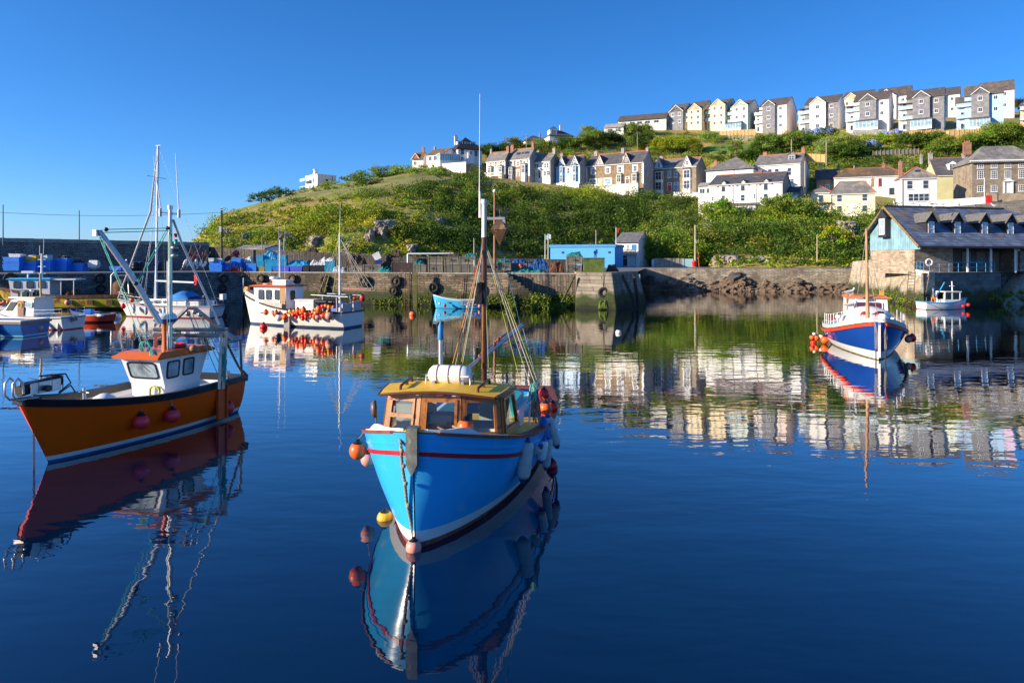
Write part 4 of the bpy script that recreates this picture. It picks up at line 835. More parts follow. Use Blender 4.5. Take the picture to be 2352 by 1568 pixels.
# blue harbour shed + white store house
SHB=mat('blue_shed_paint',(.08,.36,.70),.7,var=.06,s=.6,c2=(.05,.25,.5),t2=.66)
h=House('blue_shed','long flat-roofed bright blue shed beyond the fishing nets',1264,1412,611,568,566,126,-20,D=8,cat='shed',sub=1)
h.walls(SHB,'flat'); b=MB(); b.bx(-.2,h.W+.2,-.2,h.D,h.H,h.H+.45); b.build('roof',mat('blue_shed_trim',(.06,.28,.55),.7),h.t)
for x in (.2,.45,.7,.92): h.win(x,.72,.45,.35,bars=(0,0),fr=DKTRIM,sill=False)
h=House('white_store','white store building with slate roof, blue shutters and a wooden balcony beside the blue shed',1414,1466,611,556,536,133,-22,1492,D=8,cat='store',sub=1)
h.walls(WHITE); h.roof(SLATEG,ov=.3)
for x,w in ((.15,1),(.55,.4),(.82,1.1)): h.win(x,.78,w,1.2,bars=(0,0),fr=FRAMEW,glass=DOORB,sill=False)
b=MB(); b.bx(0,h.W*.95,-1,0,h.H*.48,h.H*.5)
for z in (.2,.45,.7): b.bx(0,h.W*.95,-1,-.92,h.H*.5+z,h.H*.5+z+.12)
for i in range(6): b.bx(i*h.W*.18,i*h.W*.18+.1,-1,-.9,0 if i in (0,5) else h.H*.5,h.H*.5+.9)
b.build('balcony',WOODG,h.t); h.door(.42,DOORD,.9,2); h.door(.8,DOORW,1.6,2)
h=House('long_store','long low white store with a grey roof below the headland cliff',540,609,580,574,566,108,-28,645,cat='store',sub=4)
h.walls(WHITE,side=WHITE); h.roof(SLATEG,ov=.2); 
# ================================================================ vegetation
def leafmat(name,c1,c2,c3,s=.35):
    if name in MC: return MC[name]
    m,nt,P=newmat(name); vec=obj_vec(nt)
    cc=mixc(nt,ramp(nt,noise(nt,vec,s,3),.38,.62),c1,c2); cc=mixc(nt,ramp(nt,noise(nt,vec,.9,2),.56,.75),cc,c3)
    at_=_n(nt,'ShaderNodeAttribute'); at_.attribute_name='kind_tint'
    mm=_n(nt,'ShaderNodeMix'); mm.data_type='RGBA'; mm.blend_type='MULTIPLY'; mm.inputs[0].default_value=1
    nt.links.new(cc,mm.inputs[6]); nt.links.new(at_.outputs['Color'],mm.inputs[7])
    out=nt.nodes['Material Output']; P.inputs['Roughness'].default_value=.7; P.inputs['Specular IOR Level'].default_value=.25
    tr=_n(nt,'ShaderNodeBsdfTranslucent'); ms=_n(nt,'ShaderNodeMixShader'); ms.inputs[0].default_value=.36
    nt.links.new(mm.outputs[2],P.inputs['Base Color']); nt.links.new(mm.outputs[2],tr.inputs['Color'])
    nt.links.new(P.outputs[0],ms.inputs[1]); nt.links.new(tr.outputs[0],ms.inputs[2]); nt.links.new(ms.outputs[0],out.inputs['Surface'])
    MC[name]=m; return m
LEAF=leafmat('leaf',(.12,.22,.025),(.22,.30,.035),(.34,.36,.07))
def leaves(name,blobs,mtl,size=.45,dens=6.0,parent=None,tall=1.0):
    """blobs: (x,y,z,rx,rz,tint) -> one mesh of small leaf quads spread through each blob's outer volume"""
    P=[];T=[]
    for (x,y,z,rx,rz,t) in blobs:
        n=max(12,int(dens*rx*rx*3.2/(size*size)*.5)); d=RNG.normal(size=(n,3)); d/=np.linalg.norm(d,axis=1)[:,None]
        d[:,2]=np.abs(d[:,2])*1.0-.25*(RNG.random(n)<.4)
        lump=1+.25*np.sin(d[:,0]*5+x)+.2*np.sin(d[:,1]*6+y*2)+.2*np.sin(d[:,2]*7+z)
        r=(RNG.random(n)**.35)*lump
        P.append(np.stack([x+d[:,0]*r*rx,y+d[:,1]*r*rx,z+d[:,2]*r*rz],1)); T.append(np.repeat(np.array([t]),n,0)*(1+.13*RNG.normal(size=(n,1))).clip(.5,1.6))
    P=np.concatenate(P);T=np.concatenate(T); n=len(P)
    a=RNG.normal(size=(n,3)); a/=np.linalg.norm(a,axis=1)[:,None]; q=RNG.normal(size=(n,3)); q-=a*(q*a).sum(1)[:,None]; q/=np.linalg.norm(q,axis=1)[:,None]
    s=size*(.55+.8*RNG.random((n,1))); a=a*s*.5; q=q*s*.5*tall
    vs=np.stack([P-a,P+q*.9,P+a,P-q*.9],1).reshape(-1,3)
    me=bpy.data.meshes.new(name); me.vertices.add(n*4); me.vertices.foreach_set('co',vs.ravel()); me.loops.add(n*4); me.loops.foreach_set('vertex_index',np.arange(n*4))
    me.polygons.add(n); me.polygons.foreach_set('loop_start',np.arange(n)*4); me.polygons.foreach_set('loop_total',np.full(n,4)); me.update()
    ca=me.color_attributes.new('kind_tint','FLOAT_COLOR','POINT'); cc=np.ones((n*4,4)); cc[:,:3]=np.repeat(T[:,:3],4,0); ca.data.foreach_set('color',cc.ravel())
    me.materials.append(mtl); o=bpy.data.objects.new(name,me); col.objects.link(o)
    if parent: o.parent=parent
    return o
# tints per kind of plant
DK=(.42,.52,.5);MD=(1,1,1);YG=(1.9,1.45,.7);LT=(1.35,1.4,.9);DRY=(2.3,1.5,1.0);BR=(1.3,.9,.7);GY=(1.6,1.5,2.4)
def scrub():
    bl=[]; from mathutils import noise as N
    lawns=[(1500,1760,296,345),(1560,1700,330,362)]
    def v_of(u,Y,z): return HV-(z-CH)/Y*F
    n=0
    for i in range(6300):
        u=random.uniform(470,2360); k=random.random()
        ys,zs=knots(u)
        if i<3300:   # cliff face and slopes up to the bench
            kk=.25+k*(3.7 if u<1000 else 4.1)
            pass
        else: kk=5.75+k*2.1
        j=min(int(kk),8); t=kk-j; Y=ys[j]+(ys[j+1]-ys[j])*t; z=zs[j]+(zs[j+1]-zs[j])*t
        if u<1050 and kk>3.0+.7*min(1,(u-500)/300 if u>500 else 0) : 
            if random.random()<.93: continue
        if kk>5.5 and u<1130: continue
        Y-=relief(X_(u,Y),Y,z,kk); p=V(X_(u,Y),Y,z); f=N.noise(V(p.x*.05,p.y*.05,p.z*.07)); g=N.noise(V(p.x*.03+9,p.y*.03,p.z*.05))
        if kk<3.4 and f>(.02 if u<960 else .3) and u<1150: continue
        if kk<2.2 and f>.33: continue
        if u<1000 and kk<3.6 and random.random()<.35: continue      # bare rock and grass patches
        if kk>5.5:
            v=v_of(u,Y,z)
            if 1600<u<1770 and (305<v<322 or 332<v<360) and random.random()<.93: continue
            if 1845<u<1905 and 318<v<330: continue
            if u>1900 and 1.0<0: continue
        vv=v_of(u,Y,z)
        if kk<4 and any(a<u<b and c-6<vv<d+8 for a,b,c,d in ROCKS) and random.random()<.88: continue
        # keep clear of houses' benches
        if 1115<u<1625 and 3.55<kk<6.0: continue
        if 1625<u<2060 and 3.55<kk<6.0: continue
        if u>2060 and kk<6.0 and kk>3.0: continue
        r=random.uniform(.7,1.6)+(random.random()<.45)*random.uniform(.6,2.2) if kk>.8 else random.uniform(.5,1.2)
        if kk>5.5: r*=.85
        if 900<u<1520 and g<.12: tint=random.choice((MD,DK,DK,DK))
        elif g>.16: tint=YG if random.random()<.6 else LT
        elif g>.0: tint=random.choice((LT,MD,MD,YG))
        elif g>-.13: tint=random.choice((MD,DK,DK,MD,LT))
        else: tint=random.choice((DK,DK,DK,MD))
        if u<900 and kk<2.5 and random.random()<.55: tint=random.choice((YG,DRY))
        if random.random()<.04: tint=BR
        if kk>5.5 and random.random()<.08: tint=GY
        if 1120<u<1480 and .5<kk<3.3 and random.random()<.6: tint=DK if g<.2 else MD
        bl.append((p.x,p.y-.3,p.z+r*.15,r,r*random.uniform(.7,1.1),tint)); n+=1
    tag(leaves('hillside_scrub',bl,LEAF,.34,2.6),kind='stuff')
    # long dry grass tufts on the open slopes
    bl=[]
    for i in range(2600):
        u=random.uniform(450,1120) if i<1500 else random.uniform(1120,2350); kk=random.uniform(.4,4.2) if u<1120 else random.uniform(.2,3.3)
        ys,zs=knots(u); j=int(kk); t=kk-j; Y=ys[j]+(ys[j+1]-ys[j])*t; z=zs[j]+(zs[j+1]-zs[j])*t
        if u<1120 and kk>3.3 and random.random()<.8: continue
        Y-=relief(X_(u,Y),Y,z,kk); r=random.uniform(.5,1.3); bl.append((X_(u,Y),Y-.4,z,r,r*.45,random.choice((DRY,YG,YG,LT))))
    tag(leaves('rough_grass',bl,LEAF,.38,2.5,tall=1.3),kind='stuff')
scrub()
BARK=mat('bark',(.12,.09,.06),.9,var=.3,s=5,bump=.4)
VB={1120:365,1150:362,1178:355,1200:350,1245:345,1290:345,1330:345,1365:340,1350:308,1400:335,1440:312,1470:312,1480:345,1530:353,1560:353,1602:358,1630:325,1690:357,1665:374,1725:374,1760:352,1790:352,1825:347,1850:337,1900:316,1920:368,1950:374,1985:350,2010:332,2055:332,2100:347,2140:347,2175:357,2215:347,2255:342,2300:332,2340:332,1868:316,1893:316,1995:347,2050:322,1895:347,2195:352}
def Y_for(u,v):
    ys,zs=knots(u); best=None
    for i in range(400):
        kk=5+i*.01; j=min(int(kk),8); t=kk-j; Y=ys[j]+(ys[j+1]-ys[j])*t; z=zs[j]+(zs[j+1]-zs[j])*t
        if HV-(z-CH)/Y*F<=v: return Y
    return ys[8]
def bush(u,Y,w,hh,label,tint=MD,name='bush',cat='bush',group=None,trunk=True,dz=0,size=.32):
    if u in VB and Y<300: Y=Y_for(u,VB[u])
    g=ground_at(u,Y); t=thing(name,label,cat,g+V(0,-.2,dz),0,group); bl=[]
    n=max(9,int(w*2.8)); rr=min(hh*.36,w*.3)
    for i in range(n):
        a=random.uniform(0,6.28); d=random.random()**.5*w*.5; zz=random.uniform(.28 if hh>=6 else .08,.82)*hh*(1-.35*(d/(w*.5))**2)
        r=rr*random.uniform(.6,1.1); bl.append((math.cos(a)*d,math.sin(a)*d*.7,zz,r,r*.8,tuple(c*random.uniform(.8,1.2) for c in tint)))
    leaves('crown',bl,LEAF,size,4.5,t)
    if trunk:
        b=MB(); b.tube([(0,0,-.5),(0.1,0,hh*.35),(-.05,.1,hh*.7)],[.06*hh,.045*hh,.02*hh],6)
        for i in range(4):
            a=i*1.6; b.tube([(0,0,hh*.25),(math.cos(a)*w*.28,math.sin(a)*w*.2,hh*.6)],[.03*hh,.012*hh],5)
        b.build('trunk',BARK,t)
    return t
TR=[ # u, Y, w, h, tint, label
(1120,232,9,6,DK,'dark rounded tree left of the terrace, right of the villa'),(1150,236,8,5.5,DK,'dark spreading tree behind the first stone house'),(1178,240,7,7,BR,'brown-green wind-shaped tree on the skyline'),(1200,232,9,4,MD,'clipped green hedge-like bush above the skylight house'),
(1245,240,10,4.5,MD,'long rounded green bush below the skyline bungalow'),(1290,240,10,5,DK,'dark dense bush above the white arched-porch house'),(1330,245,9,6.5,MD,'large round green tree above the pale blue house'),(1365,250,9,7,MD,'second round green tree above the blue house'),
(1350,275,6,6,LT,'small round-topped tree on the skyline by the bungalow'),(1400,250,10,6,DK,'dark mixed bushes above the wide stone house'),(1440,262,8,5,GY,'grey-green feathery bush below the long white house'),(1470,268,9,6,MD,'tall shrub beside the long white house'),
(1480,240,10,7,DK,'dark tree left of the bright yellow-green hedge'),(1530,236,12,6.5,YG,'bright yellow-green hedge bush above the stone terrace, left half'),(1560,234,12,6.5,YG,'bright yellow-green hedge bush above the stone terrace, right half'),(1602,228,5,7,BR,'tall yellowish conifer beside the hedge'),
(1630,265,6,4.5,GY,'grey olive bush in the middle of the lawn'),(1690,236,5,7,MD,'palm-like yucca below the lawn'),(1665,222,8,4,DK,'dark low bushes below the lawn, left'),(1725,222,9,5,DK,'dark low bushes above the hipped white house'),
(1760,230,10,7,DK,'dark green tree right of the lawn'),(1790,232,10,8,MD,'tall green tree by the telegraph pole'),(1825,228,10,7,MD,'green tree above the white house with dormer'),(1850,238,10,5,LT,'light green bush under the blue hydrangeas'),
(1900,258,8,5,DK,'dark round bush beside the blue hydrangeas'),(1920,205,14,9,GY,'large pale olive tree above the yellow cottages'),(1950,203,12,7,DK,'dark dense shrub right of the pale olive tree'),(1985,212,9,5,MD,'green shrub among the terraces'),
(2010,222,8,4.5,LT,'light palm-like shrub under the glass conservatory'),(2055,222,9,4,YG,'yellow-green garden shrub with flowers'),(2100,214,11,6,DK,'dark green tree above the olive house'),(2140,210,10,6.5,MD,'rounded green bush left of the pink rhododendron'),
(2175,204,10,6,MD,'green bush above the olive roof'),(2215,205,12,5.5,MD,'big green shrub below the timber deck'),(2255,208,10,6,LT,'light green shrub below the pale blue house'),(2300,210,10,8,MD,'tall leafy shrub beside the peach house'),(2340,206,12,6,DK,'dark green shrub at the right edge of the slope'),
(2103,305,9,9,BR,'dark windswept pine between the second row houses'),(2070,308,7,5,DK,'dark tree top behind the white second row house'),(2228,305,8,7,DK,'dark round treetop behind the ridge houses'),(2255,300,9,7,LT,'lighter treetop behind the lilac house'),(2352,290,8,7,DK,'treetop at the far right skyline'),
(1655,157,9,5,LT,'sprawling bush below the timber steps left of the verandah'),(1760,156,12,5,GY,'grey-green flowering shrub below the porch of the three-gabled house'),(1800,154,12,6,MD,'large shrub under the cliff-edge cottage'),(1830,160,8,5,GY,'pale shrub beside the narrow grey cottage'),
(1910,128,5,7.5,YG,'bright lime green conifer-shaped bush beside the bare rock face'),(1535,142,16,12,MD,'big round leafy tree beside the white store'),(1575,140,12,9,LT,'leafy tree behind the timber bin store'),(1500,146,10,7,DK,'dark ivy-clad tree behind the white store roof'),
(600,186,7,3.4,DK,'dark bush left of the cube house'),(640,192,7,3.6,DK,'dark bush on the ridge path below the cube house'),(672,224,3,1.8,DK,'small tree left of the cube house'),(700,222,2.5,1.5,DK,'small dark tree in front of the cube house'),(806,232,7,2.8,MD,'green bush on the field edge right of the cube house'),(826,228,8,3.8,MD,'second green bush right of the cube house'),
(735,200,14,1.8,MD,'low hedge along the lower field, left part'),(800,196,16,2.8,LT,'low hedge along the lower field, middle part'),(850,192,8,3.6,DK,'rounded dark bush at the end of the lower hedge'),(900,214,14,4.2,MD,'dense rounded hedge on the upper field, left'),(945,212,14,3.4,GY,'flowering grey-blue hedge in the upper field'),(985,207,12,3.0,LT,'rounded hedge below the white houses'),(1005,203,8,3,GY,'pale flowering bush left of the cream retaining wall'),(1055,196,8,1.8,BR,'brown grassy bush below the cream retaining wall'),(1035,194,9,2.0,DK,'dark bush at the foot of the cream retaining wall'),
]
for u,Y,w_,hh,ti,lb in TR: bush(u,Y,w_,hh,lb,ti,name='tree' if hh>=6 else 'bush',cat='tree' if hh>=6 else 'bush')
# hydrangeas and pink rhododendron: flowers as parts
def flowers(t,w,hh,c,n=160,nm='flowers'):
    b=MB()
    for i in range(n):
        a=random.uniform(0,6.28); d=random.random()**.5*w*.5; b.ball((math.cos(a)*d,-abs(math.sin(a))*w*.3-.2,random.uniform(.3,.95)*hh*(1-.3*(d/(w*.5))**2)),random.uniform(.16,.3),6,4)
    b.build(nm,c,t)
HYB=mat('blue_flower',(.22,.32,.75),.8,var=.3,s=3); PNK=mat('pink_flower',(.75,.14,.28),.8,var=.3,s=3)
for u,Y,w_,hh,lb,c in ((1868,262,12,3.4,'bed of blue hydrangeas below the white and slate house',HYB),(1893,260,9,3.4,'blue hydrangeas at the right end of the bed',HYB),(1995,214,8,3.5,'blue hydrangea among the terraces above the cottages',HYB),(2050,216,8,3.5,'purple-blue flowering bush below the timber deck',HYB),(1895,215,6,4,'blue hydrangea beside the second telegraph pole',HYB),(2195,206,8,4.5,'pink rhododendron below the timber decks',PNK)):
    t=bush(u,Y,w_,hh,lb,MD,name='flowering_bush',cat='flowering bush'); flowers(t,w_,hh,c)
# lawn terraces
LAWN=mat('lawn_grass',(.13,.22,.03),1,var=.25,s=.5,bump=.4,bs=6)
FIELD=mat('dry_field_grass',(.26,.23,.07),1,var=.3,s=.12,c2=(.16,.19,.04),t2=.52,s2=.2,bump=.5,bs=4)
def patch(name,us,k0,k1,m,lift=.45,n=8):
    b=MB(); vs=[]; N_=40
    for i in range(N_+1):
        u=us[0]+(us[1]-us[0])*i/N_; ys,zs=knots(u)
        e=math.sin(math.pi*i/N_)**.4
        for j in range(n+1):
            kk=(k0+k1)/2+(k1-k0)*e*(j/n-.5); q=min(int(kk),8); t=kk-q; Y=ys[q]+(ys[q+1]-ys[q])*t; z=zs[q]+(zs[q+1]-zs[q])*t; vs.append((X_(u,Y),Y,z+lift*(1 if 0<j<n and 0<i<N_ else -.8)))
    b.add(vs,[(i*(n+1)+j,(i+1)*(n+1)+j,(i+1)*(n+1)+j+1,i*(n+1)+j+1) for i in range(N_) for j in range(n)],0,True); tag(b.build(name,m,recalc=False),kind='structure')
patch('lawn',(1600,1770),7.05,7.45,LAWN); patch('lawn',(1600,1700),7.6,7.9,LAWN,.5); patch('lawn',(1845,1905),7.55,7.75,LAWN)
patch('field',(620,1060),3.5,5.2,FIELD,.9); patch('field',(640,1040),5.3,6.7,FIELD,.9)
# ================================================================ boats
class Hull:
    def __init__(h,L,B,zb,zm,zs,rake=.5,bf=3.5,be=.7,wf=2.2,we=.95,wl=.86,tr=.8,draft=.5,flare=1.0,n=26,curve=1.0,tum=0,trk=0.0):
        h.__dict__.update(locals())
    def sheer(h,s): # s=0 stern, 1 bow
        a,m,c=h.zs,h.zm,h.zb; k=.42
        if s<k: t=s/k; return m+(a-m)*(1-t)**2
        t=(s-k)/(1-k); return m+(c-m)*t**1.8
    def half(h,s,z):
        H=h.sheer(s); t=min(1,max(0,(z+h.draft)/(H+h.draft))); st=min(1,s/.45); st=h.tr+(1-h.tr)*(1-(1-st)**2)
        dk=h.B/2*max(0,1-s**h.bf)**h.be*st; w=h.B/2*h.wl*max(0,1-s**h.wf)**h.we*st
        r=w+(dk-w)*t**h.flare
        return r*(1-.45*(1-t)**3)+.012
    def x(h,s,z):
        t=min(1.1,max(0,(z+h.draft)/(h.zb+h.draft))); bow=h.L/2-h.rake*(1-t**h.curve); st=-h.L/2+h.trk*(1-t)
        return st+(bow-st)*s
    def p(h,s,z,side=1,off=0): return V(h.x(s,z),side*max(.0,h.half(s,z)+off),z)
    def rail(h,s,side=1,dz=0,off=0): z=h.sheer(s); q=h.p(s,z,side,off); q.z+=dz; return q
    def ss(h,a=0,b=1,n=None):
        n=n or h.n; return [a+(b-a)*(1-(1-i/n)**1.5) for i in range(n+1)]
    def skin(h,name,rows,mats,parent,transom=True):
        """rows: list of (value, mode, material index above); mode a absolute, s relative to sheer"""
        b=MB(); S=h.ss(); R_=[]
        for s in S:
            H=h.sheer(s); zz=[]
            for v,m,_ in rows: zz.append(v if m=='a' else H+v)
            for i in range(1,len(zz)): zz[i]=max(zz[i],zz[i-1]+.005)
            R_.append(zz)
        for side in (1,-1):
            for k in range(len(rows)-1):
                sub=5 if abs(R_[0][k+1]-R_[0][k])>.3 else 1
                g=[[h.p(s,R_[i][k]+(R_[i][k+1]-R_[i][k])*q/sub,side) for q in range(sub+1)] for i,s in enumerate(S)]
                m=sub+1; vs=[p for r in g for p in r]
                b.add(vs,[(i*m+j,(i+1)*m+j,(i+1)*m+j+1,i*m+j+1) for i in range(len(S)-1) for j in range(sub)],rows[k][2],True)
        if transom:
            for k in range(len(rows)-1):
                z0,z1=R_[0][k],R_[0][k+1]; sub=4
                for q in range(sub):
                    a=z0+(z1-z0)*q/sub; c=z0+(z1-z0)*(q+1)/sub
                    b.add([h.p(0,a,1),h.p(0,a,-1),h.p(0,c,-1),h.p(0,c,1)],[(0,1,2,3)],rows[k][2])
        return b.build(name,mats,parent)
    def band(h,name,m,parent,z0,z1,out,inn,a=0,b_=1,mode='s',transom=True,sides=(1,-1)):
        """rubbing strake, gunwale or bulwark running round the hull"""
        b=MB()
        for side in sides:
            rings=[]
            for s in h.ss(a,b_):
                H=h.sheer(s) if mode=='s' else 0; pz=[H+z0,H+z1]
                o0=h.p(s,pz[0],side,out);o1=h.p(s,min(pz[1],h.sheer(s)) if mode=='s' else pz[1],side,out); o1.z=pz[1]
                i0=h.p(s,pz[0],side,-inn); i1=V(o1.x,side*max(0,abs(o1.y)-out-inn),pz[1])
                rings.append([o0,o1,i1,i0])
            b.loft(rings,True,True,smooth=False)
        if transom and a==0 and mode=='s':
            H=h.sheer(0); w=h.half(0,H)+out; x0=h.x(0,H); b.bx(x0-out,x0+inn,-w,w,H+z0,H+z1)
        return b.build(name,m,parent)
    def deck(h,name,m,parent,dz,a=0,b_=1,inset=.02,camber=.05):
        b=MB(); rings=[]
        for s in h.ss(a,b_):
            z=h.sheer(s)+dz; w=max(0,h.half(s,z)-inset); x=h.x(s,z); rings.append([V(x,w,z),V(x,w*.5,z+camber),V(x,0,z+camber*1.3),V(x,-w*.5,z+camber),V(x,-w,z)])
        b.loft(rings,False,False,smooth=False); return b.build(name,m,parent)
def w2l(t,p):
    a=t.rotation_euler[2]; d=Vector(p)-t.location; return V(d.x*math.cos(a)+d.y*math.sin(a),-d.x*math.sin(a)+d.y*math.cos(a),d.z)
def l2w(t,p):
    a=t.rotation_euler[2]; return V(p[0]*math.cos(a)-p[1]*math.sin(a),p[0]*math.sin(a)+p[1]*math.cos(a),p[2])+t.location
def boat_at(name,label,cat,bow,stern,L,group=None):
    """bow and stern: world points on the water; origin amidships"""
    c=(bow+stern)/2; d=bow-stern; c.z=0
    return thing(name,label,cat,c,math.atan2(d.y,d.x),group)
def framed_window(parent,p,ax,up_,w,h_,m,glass=GLASS,t=.04,name='window',out=.02,bars=0):
    """rounded frame with pane; p centre, ax across, up_ vertical"""
    ax=Vector(ax).normalized(); up_=Vector(up_).normalized(); n=ax.cross(up_).normalized(); b=MB(); p=Vector(p)
    K=20; rings=[]
    def rr(k,e):
        a=2*math.pi*k/K; c,s=math.cos(a),math.sin(a); q=.28; r=lambda v:(abs(v)**q)*(1 if v>0 else -1)
        return ax*r(c)*(w/2-e)+up_*r(s)*(h_/2-e)
    for k in range(K+1): rings.append([p+rr(k,0)+n*out,p+rr(k,0)-n*.005,p+rr(k,t)-n*.005,p+rr(k,t)+n*out])
    b.loft(rings,True,False,smooth=False)
    f=b.build(name,m,parent); g=MB(); g.poly([p+rr(k,t*.9)+n*.006 for k in range(K)]); g.poly([p+rr(k,t*.9)-n*.004 for k in range(K)][::-1]); g.build('pane',glass,f); return f
def buoy(name,label,cat,c,r,m,hang=None,group=None,cap=None,sz=1.05,ropem=HEMP,rope=True):
    o=thing(name,label,cat,c,0,group); b=MB(); b.lathe([(r*math.sin(math.pi*i/12),-r*sz*math.cos(math.pi*i/12)) for i in range(12)]+[(r*.22,r*sz*1.0),(r*.18,r*sz*1.22),(0,r*sz*1.24)],n=18)
    b.build('float',m,o); b=MB(); b.lathe([(r*.62,r*sz*.80),(r*.3,r*sz*1.03),(r*.21,r*sz*1.24),(0,r*sz*1.28)],n=14); b.build('neck',cap or BLACK,o)
    if hang is not None: b=MB(); b.tube([V(0,0,r*1.2),(Vector(hang)-Vector(c))],.012 if r>.1 else .01,5); b.build('line',ropem,o)
    return o
def fender(name,label,c,l,r,m,m2,tilt=(0,0,0),group=None,hang=None):
    o=thing(name,label,'fender',c,0,group); o.rotation_euler=tilt; b=MB(); b.lathe([(r*.5,-l/2+r*.5),(r*.85,-l/2+r*.7),(r,-l/2+r*1.1),(r,l/2-r*1.1),(r*.85,l/2-r*.7),(r*.5,l/2-r*.5)],n=16); b.build('body',m,o)
    b=MB(); b.lathe([(0,-l/2-r*.25),(r*.3,-l/2-.02),(r*.62,-l/2+r*.45)],n=12); b.lathe([(r*.62,l/2-r*.45),(r*.3,l/2+.02),(0,l/2+r*.3)],n=12); b.build('end_cap',m2,o)
    if hang: b=MB(); b.tube([V(0,0,l/2),V(0,0,l/2+hang)],.012,5); b.build('line',HEMP,o)
    return o
def text(parent,s,size,loc,rot,m,ext=.004,name='lettering'):
    cu=bpy.data.curves.new(name,'FONT'); cu.body=s; cu.size=size; cu.extrude=ext; cu.align_x='CENTER'; cu.align_y='CENTER'
    o=bpy.data.objects.new(name,cu); col.objects.link(o); o.parent=parent; o.location=loc; o.rotation_euler=rot
    me=bpy.data.meshes.new_from_object(o); me.materials.clear(); me.materials.append(m); bpy.data.objects.remove(o)
    o=bpy.data.objects.new(name,me); col.objects.link(o); o.parent=parent; o.location=loc; o.rotation_euler=rot; return o
def coil(parent,c,R_,r,m,turns=5,rot=None,name='rope_coil',sp=.02):
    b=MB(); pts=[]
    for i in range(turns*14+1):
        a=2*math.pi*i/14; k=R_*(1+.1*math.sin(i*1.7)); p=V(math.cos(a)*k,math.sin(a)*k*.9,math.sin(i*.9)*sp+i*sp/14)
        pts.append((rot@p if rot is not None else p)+Vector(c))
    b.tube(pts,r,5); return b.build(name,m,parent)
def stick(t,H,u,v,r,side=1):
    best=None
    for i in range(0,100):
        s_=i/100; z=.3
        for _ in range(3):
            w_=l2w(t,H.p(s_,min(z,H.sheer(s_)),side,r*.9)); z=Z_(v,w_.y)
        w_=l2w(t,H.p(s_,max(-.2,min(z,H.sheer(s_)+.3)),side,r*.9)); w_.z=z; uu=CU+w_.x/w_.y*F
        if best is None or abs(uu-u)<best[0]: best=(abs(uu-u),w_)
    w_=best[1]
    return at(u,v,w_.y) if best[0]<40 else at(u,v,w_.y)
# ---------------------------------------------------------------- blue boat in the foreground
BLUE=mat('blue_hull_paint',(.035,.42,.86),.22,var=.07,s=1.2,c2=(.09,.44,.78),t2=.6,s2=1.6)
REDP=mat('dark_red_paint',(.45,.02,.03),.3,var=.1); ANTI=mat('antifouling',(.22,.06,.04),.8,var=.3,s=3,c2=(.30,.15,.11),t2=.6)
BOOT=mat('white_boot_top',(.75,.75,.74),.35,var=.05); YELD=mat('mustard_deck',(.80,.48,.02),.5,var=.12,s=2,c2=(.66,.52,.22),t2=.70,s2=5,bump=.15,bs=30)
VARN=mat('varnished_wood',(.34,.13,.025),.3,var=.35,s=3,sx=(1,1,1),c2=(.16,.055,.015),t2=.58,s2=6,bump=.1); BRN=mat('brown_paint',(.10,.035,.02),.35,var=.25,s=4); BRNR=mat('worn_red_brown_deck',(.20,.05,.03),.55,var=.3,s=5)
CLEARG=mat('clear_cabin_glass',(.55,.62,.62),.03,trans=.85,ior=1.1,var=.02); INTR=mat('cabin_interior',(.62,.62,.58),.7,var=.08)
H1=Hull(9.2,3.7,2.02,1.14,1.15,rake=.16,bf=6.0,be=.55,wf=3.6,we=.9,wl=.84,tr=.72,draft=.5,flare=.8,n=30)
bt=thing('fishing_boat','light blue wooden fishing boat with mustard cabin roof and tall mast, nearest in the foreground','boat'); 
hd=R(180+90-9.5) # heading angle
hv=V(math.cos(hd),math.sin(hd),0); bowp=V(-1.70,11.72,0); bt.location=bowp-hv*4.6; bt.rotation_euler=(0,0,hd)
H1.skin('hull',[(-.45,'a',0),(.10,'a',1),(.30,'a',2),(-.40,'s',3),(-.32,'s',2),(0,'s',2)],[ANTI,BOOT,BLUE,REDP],bt)
H1.band('red_strake',REDP,bt,-.40,-.32,.025,.02,0,.995)
H1.band('upper_strake',BLUE,bt,-.22,-.18,.018,.02,0,.995)
H1.band('gunwale',BRNR,bt,-.02,.035,.05,.22,0,.99)
H1.deck('foredeck',YELD,bt,.02,.45,1,.06,.05); H1.deck('deck',BRNR,bt,-.35,0,.46)
b=MB(); x0=4.6; b.bx(x0-.16,x0+.035,-.09,.09,1.45,2.12); b.loft([[V(x0+.05,-.10,1.5),V(x0+.05,.10,1.5),V(x0+.05,.10,2.12),V(x0+.05,-.10,2.12)],[V(x0+.1,-.10,1.5),V(x0+.1,.10,1.5),V(x0+.1,.10,2.12),V(x0+.1,-.10,2.12)]],smooth=False); b.prism([V(x0+.06,-.10,1.51),V(x0+.06,.10,1.51),V(x0+.06,0,1.3)],(.035,0,0))
b.build('stem_fitting',mat('galvanised_stem_plate',(.16,.17,.15),.6,.6,var=.4,s=6,c2=(.28,.28,.25),t2=.6),bt)
for sd in (1,-1):   # white wave shaped breakwater boards
    b=MB(); pts=[];n=16; bot=[];top=[]
    for i in range(n+1):
        s=.995-i*.0092; hh=(.05+.09*math.exp(-((i-4.5)/2.2)**2)-.004*i) if i<11 else .01
        q=H1.rail(s,sd,.03,-.03); bot.append(q); top.append(q+V(0,0,max(.02,hh)))
    b.loft([[a,c,c-V(0,sd*.06,0),a-V(0,sd*.06,0)] for a,c in zip(bot,top)],True,True,smooth=False); b.build('breakwater',PVCW,bt)
